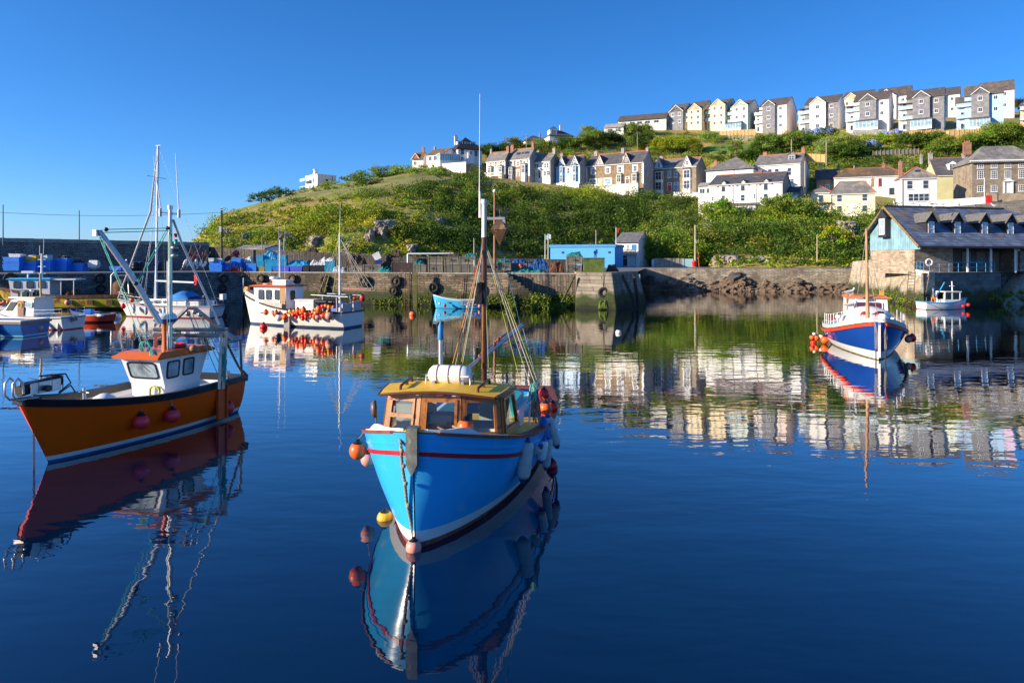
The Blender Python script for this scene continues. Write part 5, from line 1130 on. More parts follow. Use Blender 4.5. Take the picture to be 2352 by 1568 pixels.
# wheelhouse: forward-raked timber cabin
def quadpanel(b,P,th,mi=0):
    n=(P[1]-P[0]).cross(P[3]-P[0]).normalized()*th; b.hexa([p for p in P],[p+n for p in P],mi)
def cabin_face(A,B_,C,D_,cols,parent,m,glass,rail_=.09,rows=None,th=.05):
    """A,B bottom; C,D top (B->C). cols: list of (t0,t1) openings, each with optional splits"""
    def P(s,t): return (A.lerp(B_,s)).lerp(D_.lerp(C,s),t)
    n=(B_-A).cross(D_-A).normalized()*th; b=MB(); w=(B_-A).length; hh=(D_-A).length
    def bar(s0,s1,t0,t1,k=1.0,o=0): b.hexa([P(s0,t0)+n*o,P(s1,t0)+n*o,P(s1,t1)+n*o,P(s0,t1)+n*o],[P(s0,t0)+n*k,P(s1,t0)+n*k,P(s1,t1)+n*k,P(s0,t1)+n*k])
    eb=.12;et=.07; bar(0,1,0,eb); bar(0,1,1-et,1)
    prev=0
    for (s0,s1,split) in cols: bar(prev,s0,eb,1-et,.98); prev=s1
    bar(prev,1,eb,1-et,.98)
    f=b.build('cabin_wall',m,parent)
    for (s0,s1,split) in cols:
        b=MB(); ds=.035/w; dt=.04/hh
        bar(s0,s0+ds*1.6,eb,1-et,1.5,.2); bar(s1-ds*1.6,s1,eb,1-et,1.5,.2); bar(s0,s1,eb,eb+dt*1.5,1.5,.2); bar(s0,s1,1-et-dt*1.5,1-et,1.5,.2)
        if split: bar(s0,s1,split-dt,split+dt,1.7,.2)
        wf=b.build('window',m,parent); b=MB(); g0=.45; q=[P(s0+ds,eb+dt)+n*g0,P(s1-ds,eb+dt)+n*g0,P(s1-ds,1-et-dt)+n*g0,P(s0+ds,1-et-dt)+n*g0]; b.poly(q); b.build('pane',glass,wf)
    return f
GLC=newmat('tinted_cabin_glass'); m_,nt_,P__=GLC
out=nt_.nodes['Material Output']; gl=_n(nt_,'ShaderNodeBsdfGlossy'); gl.inputs['Roughness'].default_value=.02; tp=_n(nt_,'ShaderNodeBsdfTransparent'); tp.inputs['Color'].default_value=(.72,.78,.78,1); fr_=_n(nt_,'ShaderNodeFresnel'); fr_.inputs['IOR'].default_value=1.6; mx_=_n(nt_,'ShaderNodeMixShader')
nt_.links.new(fr_.outputs[0],mx_.inputs[0]); nt_.links.new(tp.outputs[0],mx_.inputs[1]); nt_.links.new(gl.outputs[0],mx_.inputs[2]); nt_.links.new(mx_.outputs[0],out.inputs['Surface']); GLC=m_
CZ0,CZ1=1.50,2.34
# plan of cabin: front face slightly bowed in three flats; x forward
fx=3.05; f0=V(fx-.12,-1.14,CZ0);f1=V(fx+.12,-.34,CZ0+.03);f2=V(fx+.10,.48,CZ0+.03);f3=V(fx-.22,1.22,CZ0)
t0=V(fx-.25,-1.06,CZ1-.02);t1=V(fx-.05,-.32,CZ1);t2=V(fx-.07,.46,CZ1);t3=V(fx-.37,1.14,CZ1-.02)
bx=1.55; b0=V(bx,-1.36,CZ0-.05); b3=V(bx,1.34,CZ0-.05); bt0=V(bx,-1.22,CZ1-.05); bt3=V(bx,1.20,CZ1-.05)
cab=thing('cabin','','') ; bpy.data.objects.remove(cab)
cabp=MB(); cabp.bx(1.5,2.9,-1.2,1.25,1.3,1.5); cab=cabp.build('cabin_base',BRN,bt)
cabin_face(f0,f1,t1,t0,[(.12,.86,.52)],bt,VARN,GLC)
cabin_face(f1,f2,t2,t1,[(.10,.92,None)],bt,VARN,GLC)
cabin_face(f2,f3,t3,t2,[(.06,.90,None)],bt,VARN,GLC)
cabin_face(f3,b3,bt3,t3,[(.08,.88,None)],bt,VARN,GLC)
cabin_face(b0,f0,t0,bt0,[(.1,.9,None)],bt,VARN,GLC)
b=MB(); b.bx(1.5,1.55,-1.15,-.45,1.3,2.2); b.bx(1.5,1.55,.5,1.15,1.3,2.2); b.bx(1.6,2.0,-1.2,-.7,1.4,1.95); b.bx(2.2,2.9,-.9,1.1,1.45,1.72); b.bx(2.55,2.9,-.2,.25,1.72,1.95); b.build('cabin_interior',INTR,bt)
b=MB(); b.box((2.7,.45,1.85),(.2,.28,.25)); b.box((2.5,-.3,1.8),(.12,.2,.22)); b.build('instrument',BLACK,bt)
# roof with camber
b=MB(); rings=[]
for x,wd,dz in ((fx+.06,1.14,-.0),(fx-.3,1.22,0.01),(2.2,1.28,.02),(1.9,1.28,-.03),(1.35,1.24,-.1)):
    r=[]
    for i in range(9):
        y=-wd+2*wd*i/8; r.append(V(x+(.0 if x<fx else .08*(1-(y/wd)**2)),y,CZ1+dz+.09*(1-abs(y/wd)**1.5)))
    rings.append(r+[q+V(0,0,.05) for q in r[::-1]])
b.loft(rings,True,True,smooth=False); b.build('cabin_roof',YELD,bt)
b=MB()
for sd in (0,1):
    pts=[rings[k][0 if sd==0 else 8]+V(0,(-.02 if sd==0 else .02),.025) for k in range(5)]; b.tube(pts,.035,6)
b.tube([q+V(.02,0,.02) for q in rings[0][:9]],.03,6); b.build('roof_trim',BRN,bt)
b=MB()
for sd in (-1,1):
    y=sd*.78; z=CZ1+.08; pts=[(2.85,y-.25*sd*-1,z),(2.8,y,z+.1),(2.3,y+.05*sd,z+.13),(1.7,y+.1*sd,z+.12),(1.62,y+.1*sd,z)]
    if sd==-1: pts=[(2.95,y,z-.02),(2.92,y,z+.10),(2.35,y,z+.13),(2.3,y,z)]
    b2=MB(); b2.tube([(2.98,y,z-.05),(2.94,y,z+.09),(2.1,y+.05*sd,z+.12),(2.04,y+.05*sd,z-.02)],.028,6); b2.box((2.5,y+.02*sd,z+.04),(.05,.05,.14)); b2.build('grab_rail',BRN,bt)
b=MB(); b.bx(.1,1.55,-1.25,1.25,.85,.95); b.build('cockpit_floor',INTR,bt)
for sd in (1,-1): b=MB(); b.bx(.3,1.5,sd*1.25-.03,sd*1.25+.03,.9,1.45); b.build('cabin_side',WHITE,bt)
# mast, spars, rigging
MX=.55; mz0=CZ1+.1
MASTB=mat('brown_mast_varnish',(.10,.03,.015),.25,var=.4,s=4,c2=(.35,.12,.06),t2=.66,s2=3); MASTW=mat('white_mast_paint',(.7,.7,.68),.4,var=.08,s=3,c2=(.4,.3,.25),t2=.72)
MY=w2l(bt,V(X_(1112,15.9),15.9,0)); MX,MYY=MY.x,MY.y; Ym=15.9
zt=lambda v:Z_(v,Ym)
b=MB(); b.tube([(MX,MYY,1.0),(MX,MYY,zt(630)),(MX,MYY,zt(545))],[.072,.07,.065],12); ms_=b.build('mast',MASTB,bt)
b=MB(); b.tube([(MX,MYY,zt(547)),(MX,MYY,zt(468))],[.062,.055],12); b.tube([(MX,MYY,zt(468)),(MX,MYY,zt(458))],[.07,.07],10); b.tube([(MX,MYY-.09,zt(500)),(MX,MYY-.1,zt(440))],[.025,.02],8); b.build('mast_top',MASTW,bt)
b=MB(); b.tube([(MX,MYY-.11,zt(500)),(MX,MYY-.11,zt(430))],[.022,.016],6);b.tube([(MX,MYY-.11,zt(430)),(MX,MYY-.10,zt(215))],[.014,.006],5); b.build('aerial',MASTW,bt)
b=MB(); q0=l2w(bt,(MX,MYY,0)); b.box((MX,MYY+.25,zt(502)),(.05,.5,.06)); b.box((MX,MYY+.47,zt(506)),(.05,.06,.14)); b.build('crosstree',mat('grey_spar',(.25,.27,.32),.5),bt)
def bl(u,v,Y): return w2l(bt,at(u,v,Y))
b=MB(); b.tube([bl(1075,845,15.6),bl(1199,746,17.2)],.045,10); b.build('boom',STEEL,bt)
for a,c in (((1108,812),(1163,766)),((1110,820),(1172,770))):
    b=MB(); b.tube([bl(a[0],a[1],16.1),bl(c[0],c[1],16.9)],[.05,.045],8); b.ball(bl(c[0],c[1],16.9),.055,8,6); b.build('spar',ALU,bt)
b=MB(); 
for i in range(14): b.ball(bl(1103+i*3.6+random.uniform(-3,3),816-i*3+random.uniform(-3,3),16.2+random.random()*.3),random.uniform(.03,.06),6,4)
b.build('furled_net',BRNR,bt)
OR_=mat('orange_line',(.6,.25,.03),.8); WR=mat('pale_line',(.5,.47,.4),.8); YR=mat('yellow_green_line',(.5,.5,.15),.8)
top=lambda dv=0:V(MX,MYY,zt(556+dv))
for tgt,m_,r_ in (((1040,835,14.9),OR_,.014),((1046,838,15),WR,.008),((1062,838,15.2),WR,.010),((1060,830,16.4),YR,.008),((1228,878,15.4),WR,.014),((1233,872,15.5),YR,.009),((1218,885,15.3),WR,.009),((1196,880,15.9),YR,.009),((1122,850,15.8),YR,.008),((1128,850,16),YR,.008),((1107,850,15.7),OR_,.008)):
    b=MB(); b.tube([top(random.uniform(-6,6)),bl(*tgt)],r_*.8,4); b.build('rigging_line',m_,bt)
b=MB(); b.tube([V(MX,MYY+.48,zt(590)),V(MX,MYY+.48,zt(598)),bl(1196,748,17.2)],.007,4); b.tube([bl(1199,746,17.2),bl(1232,868,15.5)],.008,4); b.tube([V(MX+.02,MYY-.05,zt(560)),V(MX+.05,MYY-.12,zt(660))],.012,4); b.build('rigging_line',mat('blue_line',(.12,.25,.4),.8),bt)
DSH=mat('black_day_shape',(.012,.012,.013),.6); DSB=mat('brown_day_shape',(.09,.05,.03),.6,var=.3,s=3,c2=(.30,.16,.07),t2=.55)
def dayshape(name,label,c,r,hh,m):
    b=MB(); n=4; P=[V(r*math.cos(i*math.pi/2+.6),r*math.sin(i*math.pi/2+.6),0) for i in range(4)]; T=V(0,0,hh);B2=V(0,0,-hh); d=.015
    for i in range(4):
        p=P[i];q=P[(i+1)%4]; b.add([p,q,T],[(0,1,2)]); b.add([p,q,B2],[(0,2,1)])
    for i in range(4): b.tube([P[i],P[(i+1)%4]],.012,4)
    b.tube([T,T+V(0,0,.12)],.01,4); o=b.build(name,m); o.location=c; return tag(o,label,'day shape')
p=at(1148,528,Ym); dayshape('day_shape','brown diamond day shape hanging from the mast crosstree of the blue boat',V(p.x,p.y,p.z),.26,.36,DSB)
b=MB(); p=at(1104,668,15.7); b.hexa([V(-.16,-.03,.18),V(.14,-.03,.2),V(.14,.03,.2),V(-.16,.03,.18)],[V(-.06,-.03,-.02),V(.06,-.03,-.02),V(.06,.03,-.02),V(-.06,.03,-.02)]); b.hexa([V(-.06,-.03,-.02),V(.06,-.03,-.02),V(.06,.03,-.02),V(-.06,.03,-.02)],[V(-.17,-.03,-.3),V(.10,-.03,-.3),V(.10,.03,-.3),V(-.17,.03,-.3)]); b.hexa([V(-.03,-.16,.2),V(.03,-.16,.2),V(.03,.16,.2),V(-.03,.16,.2)],[V(-.03,-.05,-.02),V(.03,-.05,-.02),V(.03,.05,-.02),V(-.03,.05,-.02)])
b.hexa([V(-.03,-.05,-.02),V(.03,-.05,-.02),V(.03,.05,-.02),V(-.03,.05,-.02)],[V(-.03,-.16,-.3),V(.03,-.16,-.3),V(.03,.16,-.3),V(-.03,.16,-.3)]); o=b.build('day_shape',DSH); o.location=p; tag(o,'black hourglass day shape tied against the brown mast of the blue boat','day shape')
# exhaust and liferaft
e=bl(1012,840,15.0); b=MB(); b.tube([V(e.x,e.y,CZ1),V(e.x,e.y,Z_(778,15.0))],.045,12); ex=b.build('exhaust_pipe',STEEL,bt); b=MB(); b.lathe([(.06,0),(.065,.04),(.06,.28),(.035,.34),(.015,.4)],(e.x,e.y,Z_(780,15.0)),n=14); b.build('exhaust_cap',mat('blue_cap',(.03,.22,.5),.5),ex)
lr=bl(1034,860,14.0); t=thing('liferaft_canister','white liferaft canister strapped on the mustard cabin roof','liferaft',l2w(bt,(lr.x,lr.y,CZ1+.30)),hd+R(90)); K=16
b=MB(); prof=[(-.44,.02),(-.43,.12),(-.36,.185),(-.25,.2),(.25,.2),(.36,.185),(.43,.12),(.44,.02)]
b.lathe([(r,z) for z,r in prof],(0,0,0),Matrix.Rotation(R(90),3,'Y'),20); b.build('shell',PVCW,t); b=MB(); b.torus((0,0,0),.2,.013,Matrix.Rotation(R(90),3,'Y')); b.torus((-.24,0,0),.2,.013,Matrix.Rotation(R(90),3,'Y')); b.torus((.24,0,0),.2,.013,Matrix.Rotation(R(90),3,'Y')); b.build('strap',HEMP,t)
b=MB(); b.bx(-.44,.44,-.205,.205,-.015,.015); b.build('seam',PVCW,t,bevel=.01); b=MB(); 
for x in (-.3,.3): b.bx(x-.03,x+.03,-.2,.2,-.22,-.1)
b.tube([(.46,-.18,-.2),(.46,-.18,.02),(.46,.18,.02),(.46,.18,-.2)],.015,5); b.tube([(-.46,-.18,-.2),(-.46,-.18,.02),(-.46,.18,.02),(-.46,.18,-.2)],.015,5); b.build('cradle',STEEL,t)
# radar-like flood lamp left of the cabin
b=MB(); p=bl(863,938,14.6); b.lathe([(.0,-.03),(.17,-.02),(.19,.04),(.12,.10),(0,.11)],p,Matrix.Rotation(R(100),3,'Y')@Matrix.Rotation(R(70),3,'X'),16); b.tube([p,p+V(0,.02,-.35)],.02,5); b.build('searchlight',mat('dark_lamp_housing',(.12,.10,.09),.4),bt)
b=MB(); b.tube([bl(1165,905,15.2),bl(1166,880,15.3),bl(1200,900,15.5)],.02,6); b.tube([bl(1216,975,14.9),bl(1216,930,15),bl(1232,925,15.6),bl(1238,975,15.5)],.018,6); b.build('stern_rail',STEEL,bt)
# aft structure behind the cabin: white stern cuddy with teal seat
b=MB(); b.bx(-2.6,-.3,.95,1.05,.7,1.35); b.build('aft_coaming',WHITE,bt); b=MB(); b.bx(-2.6,-.3,-1.05,-.95,.7,1.3); b.build('aft_coaming',WHITE,bt); b=MB(); b.bx(-1.9,-.4,.2,.95,1.0,1.55); b.build('engine_box',mat('teal_paint',(.03,.35,.40),.5),bt)
# tangled ropes hanging on the shroud at the right rail
ROPES=[NYLON,HEMP,mat('pale_blue_rope',(.3,.5,.6),.8),OR_]
b=MB(); 
for i in range(26):
    u=1226+random.uniform(-9,9); v0=880+random.uniform(-6,30); b.rope(bl(u,v0,15.2),bl(u+random.uniform(-9,12),v0+random.uniform(15,70),15.2+random.uniform(-.2,.3)),random.uniform(.0,.06),.012,5,4)
b.build('rope_bundle',[HEMP],bt); b=MB()
for i in range(18):
    u=1226+random.uniform(-8,8); v0=880+random.uniform(-4,20); b.rope(bl(u,v0,15.1),bl(u+random.uniform(-9,9),v0+random.uniform(10,45),15.1+random.uniform(-.2,.3)),random.uniform(.0,.06),.014,5,4)
b.build('rope_bundle',[NYLON],bt)
# bow rope hanging into the water
b=MB(); pts=[bl(918,986,11.95),bl(921,1030,11.7),bl(924,1070,11.7),bl(930,1110,11.75),bl(934,1150,11.8),bl(944,1200,11.85),bl(951,1245,11.9)]
for k in (0,1,2):
    pp=[]; 
    for i in range(61):
        f=i/60*6; j=min(5,int(f)); q=pts[j].lerp(pts[j+1],f-j); a=i*1.1+k*2.09; pp.append(q+V(math.cos(a)*.016,math.sin(a)*.016,0))
    b.tube(pp,.016,5)
b.build('bow_rope',HEMP,bt)
for v in (1035,1070,1110,1160): b=MB(); j=bl(923+(v-1035)*.12,v,11.68); b.ball(j,.04,8,6); b.build('rope_knot',HEMP,bt)
b=MB(); b.rope(bl(1005,980,12.9),bl(1060,1000,12.8),.02,.02,8,5); b.tube([bl(1035,990,12.6),bl(1055,985,12.7),bl(1040,978,12.8)],.025,5); b.build('deck_rope',HEMP,bt)
# fenders and buoys round the blue boat
def fl(u,v,Y,r,m,name,label,cat='buoy',**k): return buoy(name,label,cat,at(u,v,Y),r,m,**k)
fl(1069,980,12.35,.155,ORANGE,'buoy','orange buoy lying on the foredeck of the blue boat, tilted in front of the windows',sz=1.0)
fl(822,1034,13.5,.17,ORANGE,'buoy','orange buoy hanging at the left bow of the blue boat',hang=at(838,990,13.6))
fl(845,1054,14.4,.15,PINK,'buoy','pale worn buoy behind the orange one at the left bow',hang=at(850,1000,14.4))
fl(884,1190,13.2,.155,YELB,'mooring_buoy','yellow mooring buoy floating beside the stem of the blue boat',cat='mooring buoy',rope=False)
fl(950,1256,11.75,.135,PINK,'mooring_buoy','small pink mooring buoy floating under the stem of the blue boat',cat='mooring buoy')
for i,(u,v,Y,r,m,l) in enumerate(((1249,905,16.5,.14,RED,'topmost red buoy in the cluster at the stern of the blue boat'),(1253,937,16.2,.15,ORANGE,'orange buoy at left of the cluster at the stern of the blue boat'),(1270,935,16.6,.13,RED,'red buoy at right of the cluster at the stern of the blue boat'),(1254,952,16.6,.12,RED,'lowest red buoy of the stern cluster on the blue boat'),(1268,1068,16.4,.14,REDP,'dark red buoy low behind the white fenders of the blue boat'))): fl(u,v,Y,r,m,'buoy',l,group='buoys round the blue boat',hang=at(u-8,v-25,Y))
WF=mat('grey_white_fender',(.50,.50,.50),.6,var=.12,s=8,c2=(.32,.32,.34),t2=.62); NB=mat('navy_fender_end',(.02,.06,.2),.5); BF=mat('blue_fender_end',(.02,.14,.5),.5)
for u,v,Y,l,r,m,m2,tl,lb,hg in ((1206,1056,13.7,.88,.14,WF,NB,(0,.12,0),'large dirty white fender with navy ends hanging at the shoulder of the blue boat',.1),(1226,1034,14.5,.42,.11,WF,NB,(.2,1.0,0),'short grey fender lying almost sideways behind the large dirty fender',None),(1246,1034,15.1,.55,.11,PVCW,BF,(0,.15,0),'clean white fender third in the row at the right of the blue boat',.1),(1257,1040,15.6,.75,.10,WF,BF,(0,.1,0),'long slim grey-white fender fourth in the row on the blue boat',.1),(1268,990,15.9,.8,.125,WF,NB,(0,-.32,0),'tilted white fender with dark blue ends high at the stern quarter',.1),(1250,985,15.4,.55,.1,BF,BF,(0,-.1,0),'solid blue fender at the right quarter of the blue boat',.1)):
    fender('fender',lb,at(u,v,Y),l,r,m,m2,tl,'fenders on the blue boat',hg)
# ---------------------------------------------------------------- orange boat
ORH=mat('orange_hull',(1.0,.105,.004),.25,var=.05,s=.8,spec=.25,c2=(.85,.12,.02),t2=.66,s2=2.5); BLUB=mat('blue_boot_stripe',(.01,.12,.32),.35); ORR=mat('orange_roof',(.72,.14,.01),.3,var=.05)
H2=Hull(6.86,2.7,1.68,1.22,1.18,rake=1.0,bf=3.3,be=.62,wf=2.0,we=.95,wl=.86,tr=.86,draft=.45,flare=1.2,n=28)
ob=thing('fishing_boat','orange fishing boat with white wheelhouse and steel gantry, left foreground','boat')
hd2=math.atan2(-.966,-.258); hv2=V(math.cos(hd2),math.sin(hd2),0); ob.location=V(-11.63,16.07,0)-hv2*3.43; ob.rotation_euler=(0,0,hd2)
H2.skin('hull',[(-.4,'a',0),(.06,'a',1),(.17,'a',2),(0,'s',2)],[BLUB,BOOT,ORH],ob)
H2.band('rubber_bulwark',BLACK,ob,-.15,.05,.045,.10,0,.998); H2.deck('deck',PVCW,ob,-.30,0,.97,.05,.02)
H2.band('inner_bulwark',BOATW,ob,-.32,-.02,-.06,.05,0,.95)
def ol(u,v,Y): return w2l(ob,at(u,v,Y))
# wheelhouse
def wh(parent,x0,x1,yw,z0,zk,z1,m,rm,fw=.22,bw=.25,rt=.12,ov=.14,roofh=.12,front_rake=.28,top_wider=.12):
    """white wheelhouse with flared upper half; x1 is the front"""
    b=MB(); lo=lambda e,f,g,z:[V(x0-g,-yw-e,z),V(x1+f,-yw-e,z),V(x1+f,yw+e,z),V(x0-g,yw+e,z)]
    b.loft([lo(0,0,0,z0),lo(.02,.05,0,zk)],smooth=False); b.loft([lo(.03,.07,.0,zk),lo(.03+top_wider*.6,.07+front_rake,bw,z1)],smooth=False); w=b.build('wheelhouse',m,parent)
    b=MB(); e=top_wider*.6+ov; b.loft([lo(e,.1+front_rake+ov,bw+.15,z1),lo(e+.03,.12+front_rake+ov,bw+.18,z1+.06),lo(e-.12,front_rake-.05,bw,z1+.06+roofh)],smooth=False); b.build('wheelhouse_roof',rm,parent)
    return w
wc=ol(390,925,18.9)
wz0,wzk,wz1=.88,1.42,2.18
wh(ob,-1.85,-.44,.56,wz0,wzk,wz1,PVCW,ORR); 
for o_ in ob.children:
    if o_.name.startswith('wheelhouse'): o_.location.y=.12
GLD=mat('cabin_glass_pale',(.28,.34,.36),.06,var=.6,s=2.2,spec=.8)
def face_pt(x,y,z): return V(x,y,z)
# front windows (rake): plane from (x1+.07, zk) to (x1+.35, z1)
ax=V(0,1,0); upf=V(.28,0,wz1-wzk)
framed_window(ob,V(-.44+.07+.15,.12,(wzk+wz1)/2+.03),V(0,1,0),upf,1.02,.54,BLACK,GLD,.045)
for x_,w_ in ((-.66,.50),(-1.28,.46)):
    framed_window(ob,V(x_,.12+.56+.03+.05,(wzk+wz1)/2+.02),V(-1,0,0),V(0,.07,wz1-wzk),w_,.52,BLACK,GLD,.045)
b=MB(); b.tube([V(-.10,.1,2.12),V(-.08,.25,1.98),V(-.14,.45,1.8)],.012,4); b.build('wiper',BLACK,ob)
coil(ob,V(-.36,.42,1.18),.19,.014,mat('yellow_hose',(.5,.48,.04),.5),6,Matrix.Rotation(R(90),3,'Y'),'hose_coil',.01)
# radome on orange cone
b=MB(); rz=wz1+.17; c=ol(388,790,18.9); cx,cy=-.95,.22
b.tube([(cx-.0,cy,rz),(cx,cy,rz+.78)],[.10,.05],10); b.tube([(cx+.12,cy+.1,rz),(cx+.02,cy,rz+.8)],[.05,.09],8); b.build('radar_mount',ORR,ob)
b=MB(); b.lathe([(.26,0),(.31,.03),(.32,.1)],(cx,cy,rz+.8),n=24,mi=1); b.lathe([(.32,.1),(.315,.18),(.27,.235),(.15,.26),(0,.265)],(cx,cy,rz+.8),n=24); b.build('radome',[PVCW,mat('blue_radome_base',(.02,.1,.4),.4)],ob)
# upright aerial poles
b=MB(); b.tube([V(cx+.1,cy+.18,rz),V(cx+.1,cy+.18,rz+2.6)],.022,8); b.build('pole',STEEL,ob)
# main mast: steel
mm=ol(391,760,20.2); mx,my=mm.x,mm.y; Yo=20.2; zo=lambda v:Z_(v,Yo)
b=MB(); b.tube([(mx,my,.9),(mx,my,zo(480)),],[.07,.055],10); b.tube([(mx,my,zo(480)),(mx,my,zo(472))],.075,8); b.build('mast',STEEL,ob)
b=MB(); p=ol(368,488,Yo);q=ol(411,491,Yo); b.tube([p,q],.022,6); b.tube([p+V(0,0,.12),p-V(0,0,.12)],.045,6); b.tube([q+V(0,0,.12),q-V(0,0,.12)],.045,6); b.build('aerial_bracket',ALU,ob)
b=MB(); b.tube([ol(370,484,Yo),ol(352,358,Yo)],[.018,.007],5); b.build('whip_aerial',PVCW,ob); b=MB(); b.tube([ol(411,486,Yo),ol(403,352,Yo)],[.018,.008],5); b.build('whip_aerial',PVCW,ob)
b=MB(); b.lathe([(.05,0),(.05,.1),(0,.12)],ol(403,545,Yo),n=8); b.build('port_lamp',RED,ob); b=MB(); b.lathe([(.05,0),(.05,.14),(0,.15)],ol(404,550,Yo)-V(0,0,.14),n=8); b.build('starboard_lamp',mat('green_lamp',(.02,.35,.25),.3),ob)
for v in (582,600): b=MB(); b.lathe([(.09,0),(.12,.04),(.08,.1),(0,.11)],ol(401,v+138,Yo)+V(0,0,1.9),n=12); b.build('flood_lamp',ALU,ob)
# derrick boom
b=MB(); b.tube([ol(368,742,19.6),ol(300,630,19.2),ol(228,530,18.8)],[.085,.085,.065],12); b.box(ol(224,535,18.8),(.22,.12,.16)); b.build('derrick_boom',STEEL,ob)
b=MB(); b.tube([ol(398,505,Yo),ol(418,560,20.6),ol(504,745,21.3)],.035,8); b.build('mast_stay',STEEL,ob)
for tgt,src,m_,r_ in (((240,527,18.8),(390,524,20.1),NYLON,.012),((240,534,18.8),(388,530,20.1),NYLON,.012),((382,528,20.1),(310,655,19.1),NYLON,.014),((386,530,20.1),(318,650,19.1),NYLON,.014),((232,540,18.8),(330,800,17.8),NYLON,.012),((230,545,18.8),(352,812,18.0),NYLON,.012),((228,545,18.8),(290,690,18.0),NYLON,.012),((392,520,20.2),(390,800,19.0),NYLON,.014),((388,520,20.2),(384,760,19.3),YR,.012)):
    b=MB(); b.tube([ol(*tgt),ol(*src)],r_,4); b.build('rigging_line',m_,ob)
for u,v,Y in ((244,527,18.8),(385,524,20.1),(312,651,19.1)): b=MB(); b.ball(ol(u,v,Y),.06,8,6); b.build('pulley_block',BLACK,ob)
# stern gantry: portal with sloping top and legs
GM=mat('brushed_gantry_steel',(.42,.38,.33),.4,.75,var=.2,s=5)
def bar(pts,w=.05,name='gantry_bar',m=GM):
    b=MB(); b.tube(pts,w,4,smooth=False); return b.build(name,m,ob)
Yg=21.6; GY=[(360,755,19.6),(527,752,21.3)]
bar([ol(352,757,20.4),ol(524,757,21.0)],.055); bar([ol(352,769,20.4),ol(520,771,21.0)],.055)
bar([ol(357,765,20.5),ol(360,870,20.8)],.06,'gantry_leg'); bar([ol(520,752,21.0),ol(512,892,21.0)],.065,'gantry_leg'); bar([ol(508,765,20.9),ol(503,893,20.7)],.055,'gantry_leg')
bar([ol(378,757,20.6),ol(430,708,20.9),ol(448,708,21.0),ol(535,778,21.8)],.06,'gantry_top'); bar([ol(448,710,21.0),ol(548,782,22.0)],.045,'gantry_top')
bar([ol(519,787,21.0),ol(556,778,22.0)],.05); bar([ol(551,778,22.0),ol(555,862,22.4)],.055,'gantry_leg'); bar([ol(519,785,21.0),ol(552,850,22.3)],.045,'gantry_brace'); bar([ol(556,850,22.4),ol(568,862,22.6),ol(566,872,22.6)],.05,'gantry_brace')
for a,c in (((433,722,20.9),(470,800,20.9)),((443,722,20.9),(500,860,20.9)),((460,725,21),(515,800,20.9)),((437,722,20.9),(455,790,20.9)),((458,722,20.9),(506,820,20.9)),((505,838,20.9),(476,776,20.7))):
    b=MB(); b.tube([ol(*a),ol(*c)],.014,4); b.build('rigging_line',NYLON,ob)
for u,v in ((432,720),(447,716),(460,722)): b=MB(); b.lathe([(.0,-.03),(.08,-.025),(.08,.025),(0,.03)],ol(u,v,20.85),Matrix.Rotation(R(90),3,'X'),12); b.build('pulley_block',ALU,ob)
b=MB()
for i in range(30):
    u=512+random.uniform(-10,10); v0=795+random.uniform(0,35); b.rope(ol(u,v0,20.9),ol(512+random.uniform(-10,10),v0+random.uniform(20,65),20.9+random.uniform(-.05,.1)),random.uniform(-.04,.05),.012,6,4)
b.build('rope_bundle',NYLON,ob)
coil(ob,V(cx-.35,cy+.1,rz+.35),.17,.012,NYLON,6,Matrix.Rotation(R(75),3,'X'),sp=.03); coil(ob,ol(338,798,19.8),.16,.012,NYLON,5,Matrix.Rotation(R(80),3,'Y'),sp=.03); coil(ob,ol(352,815,18.3),.09,.012,NYLON,4,sp=.03)
t=thing('lifebuoy','red lifebuoy with white bands lying on the orange wheelhouse roof','lifebuoy',l2w(ob,(-1.35,.2,rz+.06))); b=MB(); b.torus((0,0,0),.27,.065); b.build('ring',RED,t)
for i in range(4):
    b=MB(); a=i*math.pi/2+.4; Rm=Matrix.Rotation(a,3,'Z')@Matrix.Rotation(R(90),3,'X'); b.lathe([(.068,-.035),(.07,0),(.068,.035)],V(math.cos(a)*.27,math.sin(a)*.27,0),Rm,12); b.build('band',PVCW,t)
b=MB(); b.ball(ol(444,800,20.3),.11,12,8); b.build('brown_float',mat('brown_float',(.35,.15,.06),.6),ob)
# net hauler with roller at the bow
hx=2.95; b=MB()
for dy in (-.12,.12):
    yy=.05+dy; b.tube([V(hx+.1,yy,1.70),V(hx+.62,yy,1.72),V(hx+.74,yy,1.85),V(hx+.74,yy,2.12),V(hx+.62,yy,2.24),V(hx+.5,yy,2.12),V(hx+.48,yy,1.85)],.025,8)
b.build('bow_roller_guard',STEEL,ob)
b=MB(); b.tube([V(hx+.5,.05,1.9),V(hx-.55,.05,2.0)],[.13,.15],14); b.build('hauler_drum',RUBBER,ob); b=MB(); b.box((hx-.05,.22,1.93),(.8,.03,.28)); b.box((hx-.05,-.12,1.93),(.8,.03,.28)); b.build('hauler_frame',STEEL,ob,bevel=.02)
b=MB(); 
for x_ in (hx-.5,hx-.2,hx+.15): b.tube([V(x_,.23,1.8),V(x_,.23,2.12),V(x_,-.12,2.16)],.012,5)
b.tube([V(hx-.5,.1,1.7),V(hx-.75,.2,1.9),V(hx-.6,.2,2.15),V(hx+.1,.18,2.2)],.02,6); b.tube([V(hx+.3,.25,1.78),V(hx-.3,.3,1.7),V(hx-.7,.25,1.85),V(hx-.9,.2,1.6)],.018,6); b.build('hydraulic_hose',BLACK,ob)
b=MB(); b.tube([V(hx,.28,1.9),V(hx+.0,.38,1.9)],.08,12); b.build('hauler_motor',BLACK,ob)
